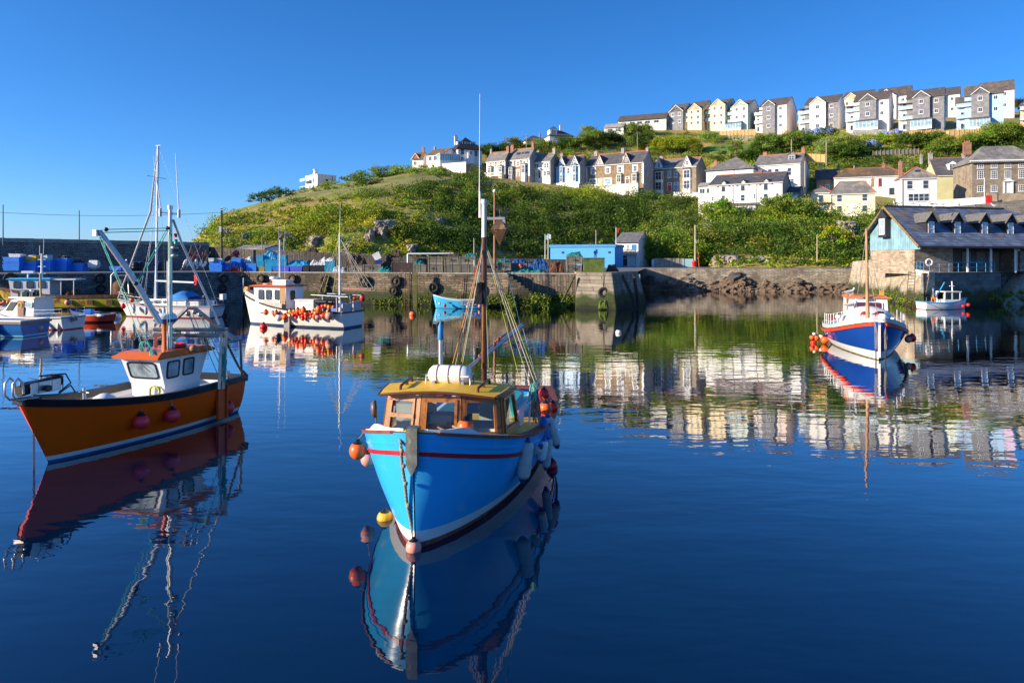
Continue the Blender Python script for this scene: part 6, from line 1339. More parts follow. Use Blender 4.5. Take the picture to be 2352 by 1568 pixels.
b=MB(); b.box((hx+.25,0,1.63),(.5,.3,.1)); b.build('bow_roller_plate',BLACK,ob); b=MB(); b.tube([V(1.9,.3,1.15),V(1.9,.3,1.72)],.04,8); b.tube([V(1.9,.15,1.6),V(1.9,.45,1.6)],.025,6); b.build('mooring_post',STEEL,ob)
b=MB(); b.lathe([(.32,0),(.33,.1),(.25,.22),(.1,.3),(0,.31)],(1.15,.15,1.12),n=20); b.build('hatch_dome',PVCW,ob)
b=MB(); b.rope(V(hx+.1,.1,1.7),V(1.9,.3,1.62),.03,.02,8,5); b.build('anchor_rope',HEMP,ob)
CHN=mat('chain_iron',(.12,.09,.07),.7,.6,var=.3,s=20)
def chain(parent,a,c,n,r=.035):
    b=MB(); a=Vector(a);c=Vector(c)
    for i in range(n):
        p=a.lerp(c,i/(n-1)); b.torus(p,r,r*.32,Matrix.Rotation(R(90),3,'X') if i%2 else Matrix.Rotation(R(90),3,'Y'),10,5)
    return b.build('anchor_chain',CHN,parent)
chain(ob,ol(77,922,16.6),ol(78,1086,16.3),42,.026)
b=MB(); pz=H2.p(.30,.6,1,.03); b.box((H2.x(.22,.6),H2.half(.22,.8)+.06,.62),(.30,.10,1.05)); b.box((H2.x(.19,.6),H2.half(.2,.8)+.12,.62),(.05,.12,1.05)); b.build('side_fender_board',mat('dark_orange_board',(.7,.09,.01),.5),ob,bevel=.01)
b=MB(); b.tube([V(-2.9,.9,1.1),V(-2.9,.9,1.42)],.05,8); b.tube([V(-2.9,.8,1.34),V(-2.9,1.0,1.34)],.03,6); b.build('bollard',STEEL,ob)
RB=mat('coral_red_buoy',(.95,.04,.06),.35,var=.1,s=4)
for u,v,Y,l,hu in ((325,968,18.05,'leftmost red buoy hanging on the orange hull',(322,925,18.2)),(396,954,19.15,'middle red buoy hanging on the orange hull below the wheelhouse',(392,918,19.3)),(524,936,21.25,'rightmost red buoy hanging near the stern of the orange hull',(520,905,21.4))):
    p_=stick(ob,H2,u,v,.2); buoy('buoy',l,'buoy',p_,.2 if u<500 else .19,RB,hang=at(hu[0],hu[1],p_.y+.05),group='red buoys on the orange boat',ropem=mat('blue_lanyard',(.03,.2,.5),.7))
buoy('buoy','red buoy low behind the orange stem','buoy',at(133,952,17.3),.17,RB,group='red buoys on the orange boat')
# ================================================================ the other boats
def zA(x,y): return x*.14648,574.2+y*.14648
def z3(x,y): return x*.21975,488+y*.21975
def z4(x,y): return 459.4+x*.21975,488+y*.21975
def z5(x,y): return 918.8+x*.24414,488+y*.24414
def zL(x,y): return 1826+x*.12817,660.4+y*.12817
def zR(x,y): return 1895+x*.2747,430.7+y*.2747
def mk(name,label,bowxy,hdg,L,group=None):
    h=V(hdg[0],hdg[1],0).normalized(); p=V(bowxy[0],bowxy[1],0)-h*L/2; return thing(name,label,'boat',p,math.atan2(h.y,h.x),group)
def lp(t,z,u,v,Y): return w2l(t,at(*z(u,v),Y))
def line(t,a,c,m,r=.012,name='rigging_line',sag=0):
    b=MB(); b.rope(a,c,sag,r,6 if sag else 1,4); return b.build(name,m,t)
def stanchions(t,H,s0,s1,n,side,m,hh=.6,off=-.08,rails=(.55,.3),r=.014,name='guard_rail'):
    b=MB(); pts=[H.rail(s0+(s1-s0)*i/(n-1),side,0,off) for i in range(n)]
    for p in pts: b.tube([p,p+V(0,0,hh)],r,5)
    for k in rails: b.tube([p+V(0,0,k) for p in pts],r*.7,4)
    return b.build(name,m,t)
# --- white fishing boat with the floats
WHT=mat('rust_streaked_white_hull',(.74,.72,.66),.35,var=.06,s=1,c2=(.55,.36,.2),t2=.66,s2=1.6,sx=(1,1,.35)); NAVY=mat('navy_antifoul',(.02,.05,.12),.6)
wb=mk('fishing_boat','white fishing boat with orange wheelhouse roof and a mass of red floats along its side',(-21.0,53.6),(-.94,.34),9.9); Hw=Hull(9.9,3.2,2.35,1.3,1.2,rake=.75,bf=2.8,wf=1.9,tr=.92,n=20)
Hw.skin('hull',[(-.4,'a',0),(.14,'a',1),(0,'s',1)],[NAVY,WHT],wb); Hw.band('gunwale',BLACK,wb,-.10,.02,.05,.1,0,.99); Hw.deck('deck',GREYR,wb,-.12,0,.97)
Hw.band('bow_bulwark',WHT,wb,.0,.38,-.05,.05,.55,.985,transom=False)
wh(wb,.2,3.0,1.0,1.0,1.9,2.95,PVCW,ORR,front_rake=.1,bw=.0,top_wider=.05,ov=.22,roofh=.08)
for x,w_ in ((2.45,.5),(1.75,.5),(1.0,.4)): framed_window(wb,V(x,1.07,2.35),V(-1,0,0),V(0,.0,1),w_,.75,BLACK,GLASS,.05)
b=MB(); b.bx(.25,.75,.99,1.06,1.15,2.85); b.build('cabin_door',mat('varnished_door',(.35,.2,.08),.5),wb); framed_window(wb,V(.15,.3,2.3),V(0,-1,0),V(0,0,1),.5,.7,BLACK,GLASS,.05)
b=MB(); b.bx(-2.2,-.6,.1,1.0,1.1,1.95); b.bx(-2.25,-.55,.05,1.05,1.95,2.05); b.build('deck_box',mat('pale_pink_box',(.70,.60,.56),.6,c2=(.5,.42,.38)),wb)
b=MB(); b.bx(.5,1.7,-.2,.7,3.05,3.4); b.bx(.45,1.75,-.25,.75,3.4,3.47); b.build('roof_locker',PVCW,wb); b=MB(); b.tube([(1.9,.3,3.0),(1.9,.3,3.5)],.04,6); b.lathe([(.3,0),(.34,.06),(.3,.18),(0,.2)],(1.9,.3,3.5),n=14); b.build('radar',PVCW,wb)
b=MB(); b.tube([(1.5,.1,3.0),(1.5,.1,6.5)],.04,6); b.tube([(1.8,-.1,3.0),(1.8,-.1,7.8)],[.02,.008],5); b.tube([(1.2,-.1,3.0),(1.2,-.1,7.6)],[.02,.008],5); b.tube([(1.5,-.4,5.6),(1.5,.5,5.6)],.02,4); b.build('aerial_mast',PVCW,wb)
ls=MB(); ls.torus((2.3,.5,3.12),.3,.08); ls.build('roof_lifebuoy',PINK,wb)
m0=lp(wb,z4,1462,815,50.3); mt=lp(wb,z4,1459,215,50.3); b=MB(); b.tube([V(m0.x,m0.y,1.2),mt],[.09,.05],8); b.tube([mt,lp(wb,z4,1466,-90,50.3)],[.025,.01],5); b.build('mizzen_mast',PVCW,wb)
b=MB(); b.tube([lp(wb,z4,1475,790,50.3),lp(wb,z4,1810,795,50.0)],.05,6); b.tube([lp(wb,z4,1475,815,50.3),lp(wb,z4,1825,820,50.0)],.04,6); b.build('boom',WOODG,wb); b=MB(); b.tube([lp(wb,z4,1500,800,50.3),lp(wb,z4,1790,803,50.1)],.11,8); b.build('furled_sail',mat('faded_red_sail',(.55,.22,.17),.8),wb)
for (a,c,y) in (((1456,260),(1240,850),51.5),((1456,260),(1300,830),51.5),((1458,300),(1390,850),50.8),((1465,260),(1700,780),50.2),((1465,280),(1830,820),50),((1465,270),(1760,790),50),((1452,230),(1420,460),50.4),((1470,260),(1640,700),50.5)): line(wb,lp(wb,z4,*a,50.3),lp(wb,z4,*c,y),YR if a[0]<1460 else WR,.02)
b=MB()
for x,sd in ((-3.0,1),(-3.0,-1),(-4.2,1),(-4.2,-1)): b.tube([(x,sd*.95,1.1),(x+.1,sd*.85,2.35)],.05,5)
b.tube([(-2.9,-1.0,2.35),(-2.9,1.0,2.35)],.05,5); b.tube([(-4.1,-1.0,2.35),(-4.1,1.0,2.35)],.05,5); b.tube([(-2.0,1.0,2.4),(-5.2,1.05,2.3)],.05,5); b.tube([(-2.0,-1.0,2.4),(-5.2,-1.05,2.3)],.05,5); b.build('stern_gallows',ALU,wb)
b=MB(); b.bx(-4.85,-4.75,-1.2,-.2,1.2,1.9); b.bx(-4.85,-4.75,.1,1.2,1.2,1.8); b.build('stern_board',mat('grey_blue_board',(.45,.47,.5),.6),wb)
b=MB(); b.tube([V(-3.3,.9,1.9),V(-2.4,.95,1.9)],.16,10); b.tube([V(-3.6,.2,1.8),V(-2.6,.2,1.8)],.25,10); b.build('net_hauler',BLACK,wb); b=MB(); b.bx(-3.6,-1.5,-1.1,.2,1.2,1.75); b.build('net_bin',BLUEP,wb)
b=MB(); b.box(Hw.p(.52,.5,1,.06),(.5,.14,1.1)); b.build('hull_fender_board',mat('grey_board',(.3,.26,.25),.7),wb)
stanchions(wb,Hw,.55,.66,3,1,STEEL,.5)
b=MB(); b.box((4.7,0,2.75),(.3,.25,.25)); b.box((4.9,0,2.6),(.2,.12,.3)); b.build('bow_roller',mat('orange_bracket',(.6,.25,.08),.6),wb)
FL=[(690,1043,28,'O'),(770,1050,18,'O'),(798,1052,24,'O'),(826,1098,38,'W'),(890,1092,33,'O'),(915,1045,16,'O'),(943,1038,24,'Y'),(940,1075,15,'W'),(975,1065,22,'O'),(985,1030,20,'M'),(1022,1030,26,'O'),(1027,1062,20,'R'),(1007,1095,19,'O'),(1057,1048,15,'Y'),(1083,1022,26,'O'),(1075,1080,22,'R'),(1070,1110,19,'O'),(1107,1060,22,'O'),(1110,1092,20,'R'),(1143,1045,22,'R'),(1162,1085,18,'O'),(1182,1038,20,'M'),(1192,1082,20,'O'),(1210,1050,22,'P'),(1208,1010,15,'Y'),(1232,1092,29,'P'),(1243,1010,33,'O'),(1258,980,24,'O'),(1285,980,24,'R'),(1315,972,20,'M'),(1350,990,22,'M'),(1255,1045,20,'R'),(1283,1078,22,'O'),(1297,1048,24,'O'),(1337,1035,18,'Y'),(1352,1077,45,'W2'),(1395,985,18,'O'),(1618,900,22,'R'),(1697,893,27,'R'),(960,1050,18,'R'),(1130,1070,16,'O'),(1000,1052,17,'R'),(1052,1035,18,'O'),(1225,1035,20,'O'),(1160,1060,17,'R')]
CM={'O':(ORANGE,'orange'),'R':(RED,'red'),'W':(WHB,'dirty white'),'W2':(PINK,'largest pale pink'),'Y':(YELB,'yellow'),'M':(mat('amber_float',(.75,.25,.01),.4),'amber'),'P':(PINK,'faded pink')}
for i,(x,y,r,c) in enumerate(FL):
    u,v=z4(x,y); Y=49.9-(u-600)/180*2.2*-1*-1*.9 if u<780 else 50
    Y=52.2-(u-600)*.0165+random.uniform(-.15,.25)
    if x>1600: Y=50.6
    if x<1600: Y=stick(wb,Hw,u,v,.2+.25*random.random()).y
    m,nm=CM[c]; rr=r*.21975/F*Y
    lab={690:'single orange float on the bow half of the white fishing boat, leftmost of all',826:'large dirty white float hanging low left of the orange cluster on the white boat',890:'largest round orange float beside the grey board on the white boat',1352:'largest pale pink float at the right end of the cluster on the white boat',1618:'left red float hanging from the stern gallows of the white boat',1697:'right red float hanging from the stern gallows of the white boat'}.get(x,'%s float in the cluster along the white fishing boat'%nm)
    buoy('float',lab,'float',at(u,v,Y),rr,m,group='floats on the white fishing boat',sz=1.35 if i%4==2 else 1.03)
# --- light blue open boat by the pier
LB=mat('sky_blue_hull',(.05,.42,.72),.35,var=.06,s=1.5)
lb=mk('open_boat','small sky-blue open boat moored against the pier, with white fenders',(-8.15,70.2),(-1,.02),5.3); Hl=Hull(5.3,1.9,1.42,.85,.85,rake=.45,bf=2.6,tr=.8,n=16)
Hl.skin('hull',[(-.3,'a',0),(.04,'a',1),(0,'s',1)],[NAVY,LB],lb); Hl.band('gunwale',WHITE,lb,-.05,.03,.04,.12,0,.99); Hl.deck('floor_boards',GREYR,lb,-.5,0,.93); Hl.band('inner_planking',LB,lb,-.5,-.04,-.05,.04,0,.95)
b=MB(); 
for x in (-1.6,-.3,1.0): b.bx(x-.15,x+.15,-.8,.8,.62,.68)
b.build('thwart',WOODG,lb); b=MB(); b.tube([(-1.7,0,.4),(-1.62,0,4.3)],.05,6); b.build('mast',mat('red_brown_spar',(.3,.07,.04),.5),lb); b=MB(); b.tube([(-1.62,0,4.2),(-1.6,0,4.95)],.045,6); b.build('mast_top',PVCW,lb)
text(lb,'FY 868',.42,(-1.1,Hl.half(.28,.5)+.06,.52),(R(90),0,R(180)),BLACK); b=MB(); b.bx(-1.9,-.4,Hl.half(.28,.5)+.015,Hl.half(.28,.5)+.045,.35,.7); b.build('number_panel',PVCW,lb)
for x,y,r,m,l in ((340,835,9,WHB,'white fender at the bow of the sky-blue open boat'),(373,855,10,WHB,'second white fender near the bow of the sky-blue boat'),(423,875,13,RED,'red and white round fender on the sky-blue boat'),(632,885,13,WHB,'white fender over the number of the sky-blue boat'),(748,880,15,PINK,'pink-white round fender at the stern of the sky-blue boat')):
    u,v=z5(x,y); buoy('fender_ball',l,'fender',at(u,v,68.9),r*.24414/F*69,m,sz=1.3,group='fenders on the sky-blue boat')
# --- blue and red former lifeboat at the right
NB2=mat('royal_blue_hull',(.008,.05,.27),.12,var=.1,s=1); GRB=mat('grey_green_bulwark',(.42,.48,.45),.5,var=.1,c2=(.4,.2,.1),t2=.72); REDS=mat('red_strake_paint',(.72,.06,.02),.4,var=.15,s=3,c2=(.5,.2,.12),t2=.68); WEEDL=mat('weedy_waterline',(.14,.13,.03),.9,var=.4)
rb=mk('lifeboat','blue, red and white old lifeboat with a tall pole, moored alone at right',(18.2,33.8),(-.345,-.939),11); Hr=Hull(11,4.3,1.88,.98,1.1,rake=.25,bf=3.6,be=.62,wf=2.3,wl=.86,tr=.5,n=24)
Hr.skin('hull',[(-.4,'a',0),(.05,'a',1),(.42,'a',2),(0,'s',2)],[WEEDL,BOATW,NB2],rb); Hr.band('red_strake',REDS,rb,-.16,-.01,.10,.1,0,.992); Hr.band('bulwark',GRB,rb,.0,.26,-.02,.06,.25,.99,transom=False); Hr.band('black_trim',BLACK,rb,0,.04,.06,.1,0,.99); Hr.deck('deck',mat('pale_grey_deck',(.5,.5,.5),.7),rb,.02,0,.97)
b=MB(); b.box((5.42,0,1.2),(.12,.1,2.1)); b.build('stem_post',BOATW,rb)
# turtle shelter and cabin
b=MB(); rings=[]
for i in range(7):
    t=i/6; x=3.3-t*2.0; w_=.5+1.0*min(1,t*1.5)**.7; hh=.25+.95*min(1,t*1.25)**.8; rings.append([V(x,w_*math.cos(a),1.25+hh*math.sin(a)) for a in [math.pi*k/10 for k in range(11)]])
b.loft(rings,False,False); b.loft([rings[0],[V(3.35,0,1.3)]*11],False,False); b.build('turtle_deck',BOATW,rb)
wh(rb,-.9,1.3,.98,1.1,2.0,2.85,BOATW,mat('orange_brown_roof',(.55,.2,.07),.7,var=.3,s=4),front_rake=-.12,bw=-.05,top_wider=-.05,ov=.1,roofh=.1)
framed_window(rb,V(1.36,0,2.45),V(0,1,0),V(-.12,0,.85),1.5,.46,PVCW,mat('maroon_dark_glass',(.08,.02,.03),.08,spec=.9),.04); framed_window(rb,V(.75,-1.02,2.35),V(1,0,0),V(0,0,1),.5,.6,PVCW,GLASS,.04)
b=MB(); b.tube([(1.35,-1.0,1.4),(1.3,-1.02,2.9),(-.9,-1.02,2.95)],.04,5); b.build('orange_pipe',ORR,rb)
b=MB(); b.box((.6,-.7,3.05),(.2,.15,.25)); b.box((.6,.8,3.1),(.25,.2,.3)); b.build('roof_vent',mat('orange_vent',(.6,.25,.05),.6),rb)
for y,x,r in ((-.28,2.35,.26),(.42,2.45,.28),(.05,3.35,.2)):
    b=MB(); rot=Matrix.Rotation(R(75),3,'Y'); c=V(x,y,1.95 if x<3 else 1.5); b.tube([c-V(.35,0,.5),c-V(.15,0,.1),c+V(.12,0,.05)],[r*.55,r*.7,r],14); o=b.build('cowl_vent',BOATW,rb); b=MB(); b.lathe([(0,0),(r*.85,0),(r*.85,.02),(0,.02)],c+V(.13,0,.055),rot,16); b.build('cowl_mouth',REDP,o)
b=MB(); p=lp(rb,zL,1305,560,35.2); q=lp(rb,zL,1285,0,35.2); top=w2l(rb,at(1990,525,35.2)); b.tube([V(p.x,p.y,1.4),top],[.10,.055],9); b.build('mast',mat('copper_brown_mast',(.48,.24,.12),.5,var=.25,s=2),rb)
b=MB(); b.lathe([(.2,0),(.2,.38),(.16,.42),(0,.44)],(3.7,.45,1.65),n=14); b.build('deck_locker',BOATW,rb)
line(rb,top-V(0,0,.3),V(-4.5,0,1.3),WR,.015); line(rb,top-V(0,0,.5),V(-3,1.6,1.2),WR,.012); line(rb,top-V(0,0,1.5),V(5.2,0,2.0),HEMP,.015)
for sd in (1,-1): stanchions(rb,Hr,.42,.9,9,sd,PVCW,.85,-.12,(.83,.45),.018)
for u,v,y in ((1430,590,33.6),(1600,590,33.9)):
    b=MB(); a=lp(rb,zL,u,v,y); 
    for k in range(3):
        c=lp(rb,zL,u+10+k*14,1100+k*10,y-.1); b.tube([a+V(0,0,-.02*k),a.lerp(c,.5)+V(.02*k,.04*k,0),c],.017,5)
    b.build('mooring_rope',HEMP,rb); chain(rb,lp(rb,zL,u+20,1110,y-.1),lp(rb,zL,u+22,1330,y-.1),16,.035)
for u,v,r,m,l,Y in ((305,890,42,ORANGE,'leftmost orange buoy at the left quarter of the lifeboat',39.5),(345,830,32,WHB,'pale yellow-white buoy above the left orange buoys on the lifeboat',39.3),(385,900,52,ORANGE,'middle orange buoy of the left group on the lifeboat',38.9),(463,882,46,WHB,'white buoy between two orange ones on the lifeboat',38.6),(535,935,70,ORANGE,'large orange buoy nearest the bow on the left side of the lifeboat',38.0),(325,985,45,RED,'orange-red buoy touching the water at the left quarter of the lifeboat',39.9),(2030,925,62,PINK,'pinkish buoy on the right side of the lifeboat',37.4),(2100,905,68,RED,'large red buoy on the right side of the lifeboat',37.8),(1570,525,72,PVCW,'large white buoy on the foredeck of the lifeboat',35.0),(1755,562,38,PVCW,'small white buoy on the right deck edge of the lifeboat',36.0),(775,520,50,PVCW,'white buoy on the left deck behind the rails of the lifeboat',37.4)):
    p=at(*zL(u,v),Y)
    if 'deck' not in l: p=stick(rb,Hr,*zL(u,v),.25,-1 if u<700 else 1)
    Y=p.y; buoy('buoy',l,'buoy',p,r*.12817/F*Y,m,group='buoys on the lifeboat')
# --- small navy boat behind the lifeboat
DB=mat('mid_blue_hull',(.03,.16,.5),.35,var=.1)
def simple_boat(name,label,bow,hdg,L,B,z,m,low=NAVY,gm=None,deckm=None,rake=.4,inner=True,zl=.05):
    t=mk(name,label,bow,hdg,L); H=Hull(L,B,z[0],z[1],z[2],rake=rake,bf=2.9,tr=.85,n=16); H.skin('hull',[(-.35,'a',0),(zl,'a',1),(0,'s',1)],[low,m],t); H.band('gunwale',gm or m,t,-.05,.04,.04,.1,0,.985); H.deck('deck',deckm or GREYR,t,-.18,0,.95); return t,H
simple_boat('dinghy','small blue open boat with red gunwale half hidden behind the lifeboat',(25.6,47),(1,-.12),3.4,1.4,(1.1,.9,.9),DB,gm=REDP)
# --- white workboat with a man, under the market steps
wk,Hk=simple_boat('workboat','small white workboat with blue gunwale and cab beside the market quay steps',(46.1,69.2),(1,.12),5.0,1.8,(1.15,.7,.75),BOATW,low=REDP,gm=LB)
b=MB(); b.bx(-.4,1.3,-.6,.6,.6,1.0); b.bx(-.4,1.4,-.65,.65,1.72,1.82)
for x in (-.38,.4,1.25): b.bx(x-.05,x+.05,-.62,-.52,1,1.75); b.bx(x-.05,x+.05,.52,.62,1,1.75)
b.build('cab',BOATW,wk); b=MB(); b.bx(-.35,1.25,-.58,-.55,1,1.72); b.bx(-.35,1.25,.55,.58,1,1.72); b.bx(1.24,1.27,-.5,.5,1,1.72); b.build('cab_glass',GLC,wk)
b=MB(); b.tube([(-.9,0,1.2),(.2,.2,2.7)],.05,6); b.build('blue_derrick',LB,wk); b=MB(); b.tube([(.9,0,1.8),(.85,0,2.8)],.06,6); b.bx(.6,1.1,-.05,.05,2.3,2.36); b.build('mast',PVCW,wk); stanchions(wk,Hk,.0,.2,3,-1,STEEL,.5)
for x,y,r,l in ((1155,990,12,'smaller red buoy at the bow of the white workboat'),(1197,980,15,'larger red buoy at the bow of the white workboat')): buoy('buoy',l,'buoy',at(*zR(x,y),68.2),r*.2747/F*68,RED,sz=1)
# --- people
def person(label,loc,rz,sc_=1.0,top=(.05,.06,.09),leg=(.04,.05,.08),hat=None,pose='stand'):
    t=thing('person',label,'person',loc,rz); J=[(0,0,.95,.13,.10),(0,0,1.15,.13,.10),(0,0,1.38,.16,.11),(0,0,1.5,.06,.06),(0,0,1.6,.085,.095),(0,.01,1.72,.07,.08)]
    sw=.0 if pose=='stand' else .18; E=[(0,1),(1,2),(2,3),(3,4),(4,5)]
    for s in (-1,1):
        k=len(J); J+= [(s*.1,s*sw*.3,.88,.085,.085),(s*.11,s*sw*.8,.48,.06,.06),(s*.11,s*sw-.0,.08,.045,.05),(s*.12,s*sw-.16,.03,.035,.03)]; E+=[(0,k),(k,k+1),(k+1,k+2),(k+2,k+3)]
        k=len(J); fr=-.25 if pose=='work' else -s*sw*.6; J+=[(s*.2,0,1.40,.06,.06),(s*.26,.0 if pose!='work' else -.1,1.14,.045,.045),(s*.24,-.06+fr,.92 if pose!='work' else 1.1,.035,.035),(s*.235,-.09+fr,.84 if pose!='work' else 1.08,.03,.02)]; E+=[(2,k),(k,k+1),(k+1,k+2),(k+2,k+3)]
    me=bpy.data.meshes.new('body'); me.from_pydata([j[:3] for j in J],E,[]); o=bpy.data.objects.new('body',me); col.objects.link(o); o.parent=t; sk=o.modifiers.new('skin','SKIN')
    for i,j in enumerate(J): me.skin_vertices[0].data[i].radius=(j[3],j[4])
    me.skin_vertices[0].data[0].use_root=True; s2=o.modifiers.new('sub','SUBSURF'); s2.levels=2; s2.render_levels=2
    m,nt,P=newmat('clothing_and_skin'); tc=_n(nt,'ShaderNodeTexCoord'); sp=_n(nt,'ShaderNodeSeparateXYZ'); nt.links.new(tc.outputs['Object'],sp.inputs[0]); g=_n(nt,'ShaderNodeMath',operation='GREATER_THAN'); nt.links.new(sp.outputs[2],g.inputs[0]); g.inputs[1].default_value=.95; g2=_n(nt,'ShaderNodeMath',operation='GREATER_THAN'); nt.links.new(sp.outputs[2],g2.inputs[0]); g2.inputs[1].default_value=1.5
    nt.links.new(mixc(nt,g2.outputs[0],mixc(nt,g.outputs[0],leg,top),(.5,.3,.22)),P.inputs['Base Color']); P.inputs['Roughness'].default_value=.8; me.materials.append(m)
    b=MB(); b.lathe([(.1,1.66),(.105,1.72),(.09,1.78),(.0,1.82)],n=12); 
    if hat: b.bx(-.08,.08,-.19,-.06,1.68,1.70)
    b.build('cap' if hat else 'hair',mat('blue_cap_cloth',(.02,.15,.5),.8) if hat else mat('dark_hair',(.03,.02,.015),.8),t); t.scale=(sc_,)*3; return t
person('person in a grey top, orange waterproof trousers and blue cap standing in the white workboat',l2w(wk,(-1.2,0,.35)),R(60),1,(.12,.13,.15),(.7,.16,.02),True,'work')
person('person in dark clothes walking in front of the white store',at(1443,611,136),R(60),1,(.03,.03,.04),(.03,.03,.04),None,'walk')
# --- yacht
ya=mk('sailing_yacht','white sailing yacht with blue sprayhood and tall mast, moored at left',(-34.9,60.4),(-.985,.17),9.8); Hy=Hull(9.8,2.9,1.5,1.05,1.05,rake=1.3,bf=2.4,wf=1.8,tr=.75,n=20,trk=.35,draft=.5)
Hy.skin('hull',[(-.4,'a',0),(.08,'a',1),(-.28,'s',2),(-.24,'s',1),(-.14,'s',3),(-.06,'s',1),(0,'s',1)],[REDP,BOATW,REDP,NAVY],ya); Hy.band('toe_rail',WOODG,ya,-.02,.04,.01,.05,0,.99); Hy.deck('deck',BOATW,ya,0,0,.99)
b=MB(); b.loft([[V(2.4,-.5,1.2),V(2.4,.5,1.2),V(2.4,.4,1.3),V(2.4,-.4,1.3)],[V(1.8,-.75,1.1),V(1.8,.75,1.1),V(1.7,.6,1.55),V(1.7,-.6,1.55)],[V(-1.2,-.95,1.05),V(-1.2,.95,1.05),V(-1.2,.8,1.65),V(-1.2,-.8,1.65)]],smooth=False); b.build('coachroof',BOATW,ya)
b=MB()
for x,w_ in ((1.3,.5),(.4,.6),(-.6,.7)):
    for sd in (1,-1): b.box((x,sd*.83,1.36),(w_,.16,.2))
b.build('cabin_window',GLASS,ya); b=MB(); b.bx(-3.8,-1.2,.85,1.1,1.05,1.45); b.bx(-3.8,-1.2,-1.1,-.85,1.05,1.45); b.build('cockpit_coaming',BOATW,ya)
b=MB(); rings=[]
for x,hh in ((-.75,.05),(-1.0,.55),(-1.5,.78),(-2.2,.72),(-2.6,.3)): rings.append([V(x,math.cos(a)*1.0,1.5+hh*max(0,math.sin(a))**.6) for a in [math.pi*k/8 for k in range(9)]])
b.loft(rings,False,False); b.build('sprayhood',mat('blue_canvas',(.02,.2,.55),.8,var=.15,s=3),ya)
mb=w2l(ya,at(355,684,59.6)); mtp=w2l(ya,at(361,335,59.6)); b=MB(); b.tube([V(mb.x,0,1.3),V(mtp.x,0,mtp.z)],[.10,.08],8); b.box((mtp.x,0,mtp.z+.05),(.5,.05,.05)); b.tube([V(mb.x-.04,-1.3,(mb.z+mtp.z*1.9)/3+2.2),V(mb.x-.04,1.3,(mb.z+mtp.z*1.9)/3+2.2)],.03,5); b.build('mast',PVCW,ya)
b=MB(); a=w2l(ya,at(360,645,59.4)); c=w2l(ya,at(446,649,58.6)); b.tube([a,c],.09,7); b.build('boom',PVCW,ya)
b=MB(); b.tube([Hy.rail(.99)+V(-.05,0,.1),V(mb.x+.5,0,mtp.z*.62),V(mtp.x+.1,0,mtp.z-.3)],[.06,.09,.04],6); b.build('furled_headsail',mat('grey_sailcloth',(.45,.44,.42),.8),ya)
for e,tz in ((V(-4.8,0,1.1),0),(V(mb.x,1.4,1.05),.2),(V(mb.x,-1.4,1.05),.2),(V(mb.x-.8,1.35,1.05),5),(V(mb.x+.8,1.3,1.05),5),(V(2.4,0,1.3),4)): line(ya,V(mtp.x,0,mtp.z-tz),e,STEEL,.014)
for sd in (1,-1): stanchions(ya,Hy,.02,.95,9,sd,STEEL,.6,-.05)
b=MB(); p=[Hy.rail(.9,1)+V(0,0,.6),Hy.rail(.99,1)+V(.1,-.1,.65),Hy.rail(.99,-1)+V(.1,.1,.65),Hy.rail(.9,-1)+V(0,0,.6)]; b.tube(p,.02,5); b.build('pulpit',STEEL,ya)
b=MB(); b.lathe([(.14,0),(.17,.1),(.1,.3),(0,.32)],(-4.3,1.1,1.75),n=10); b.tube([(-4.3,1.1,1.75),(-4.35,1.1,1.0)],.06,6); b.build('outboard_motor',BLACK,ya)
b=MB(); b.bx(-4.9,-4.6,-1.2,-.6,1.5,2.0); b.build('dodger',PVCW,ya)
fp=w2l(ya,at(449,642,58.6)); b=MB(); b.hexa([fp+V(-.1,-.02,-.45),fp+V(.1,-.02,-.5),fp+V(.1,.02,-.5),fp+V(-.1,.02,-.45)],[fp+V(-.12,-.02,.45),fp+V(.12,-.02,.4),fp+V(.12,.02,.4),fp+V(-.12,.02,.45)]); b.build('red_ensign',RED,ya)
for x,y,m,l,ht in ((1290,980,RED,'red round fender at the bow of the yacht',0),(1380,915,ORANGE,'orange horseshoe buoy on the foredeck of the yacht',0),(2075,945,ORANGE,'orange ball fender at the stern rail of the yacht',0)): buoy('buoy',l,'buoy',at(*z3(x,y),58.6),.2,m,sz=1.1)
for x,y,m,l in ((1400,1005,WF,'grey fender near the bow of the yacht'),(1528,1020,WF,'dark striped fender amidships on the yacht'),(1715,1040,PVCW,'white fender on the aft half of the yacht'),(1945,960,PVCW,'white fender tied up at the stern of the yacht')): fender('fender',l,at(*z3(x,y),58.0),.75,.13,m,NB,(0,0,0),'fenders on the yacht',.3)
# --- white cabin cruiser
cc_=mk('cabin_boat','cream white cabin boat with porthole door, moored at left behind the dark blue boat',(-38.3,50.7),(-.96,.22),6.9); Hc=Hull(6.9,2.3,1.3,.85,.95,rake=.5,tr=.9,n=16)
Hc.skin('hull',[(-.35,'a',0),(.08,'a',1),(0,'s',1)],[REDP,BOATW],cc_); Hc.band('gunwale',BLACK,cc_,-.12,-.07,.03,.05,0,.99); Hc.deck('deck',BOATW,cc_,-.05,0,.98)
CW=mat('cream_boat',(.74,.70,.62),.35,var=.05); b=MB(); b.loft([[V(2.6,-.5,1.0),V(2.6,.5,1.0),V(2.5,.4,1.25),V(2.5,-.4,1.25)],[V(1.9,-.75,.9),V(1.9,.75,.9),V(1.9,.65,1.4),V(1.9,-.65,1.4)],[V(1.8,-.8,.9),V(1.8,.8,.9),V(1.2,.72,2.1),V(1.2,-.72,2.1)],[V(-.9,-.85,.9),V(-.9,.85,.9),V(-.8,.78,2.25),V(-.8,-.78,2.25)]],smooth=False); b.build('cabin',CW,cc_,bevel=.04)
b=MB(); b.bx(-1.0,1.4,-.85,.85,2.18,2.3); b.build('cabin_roof',CW,cc_,bevel=.04)
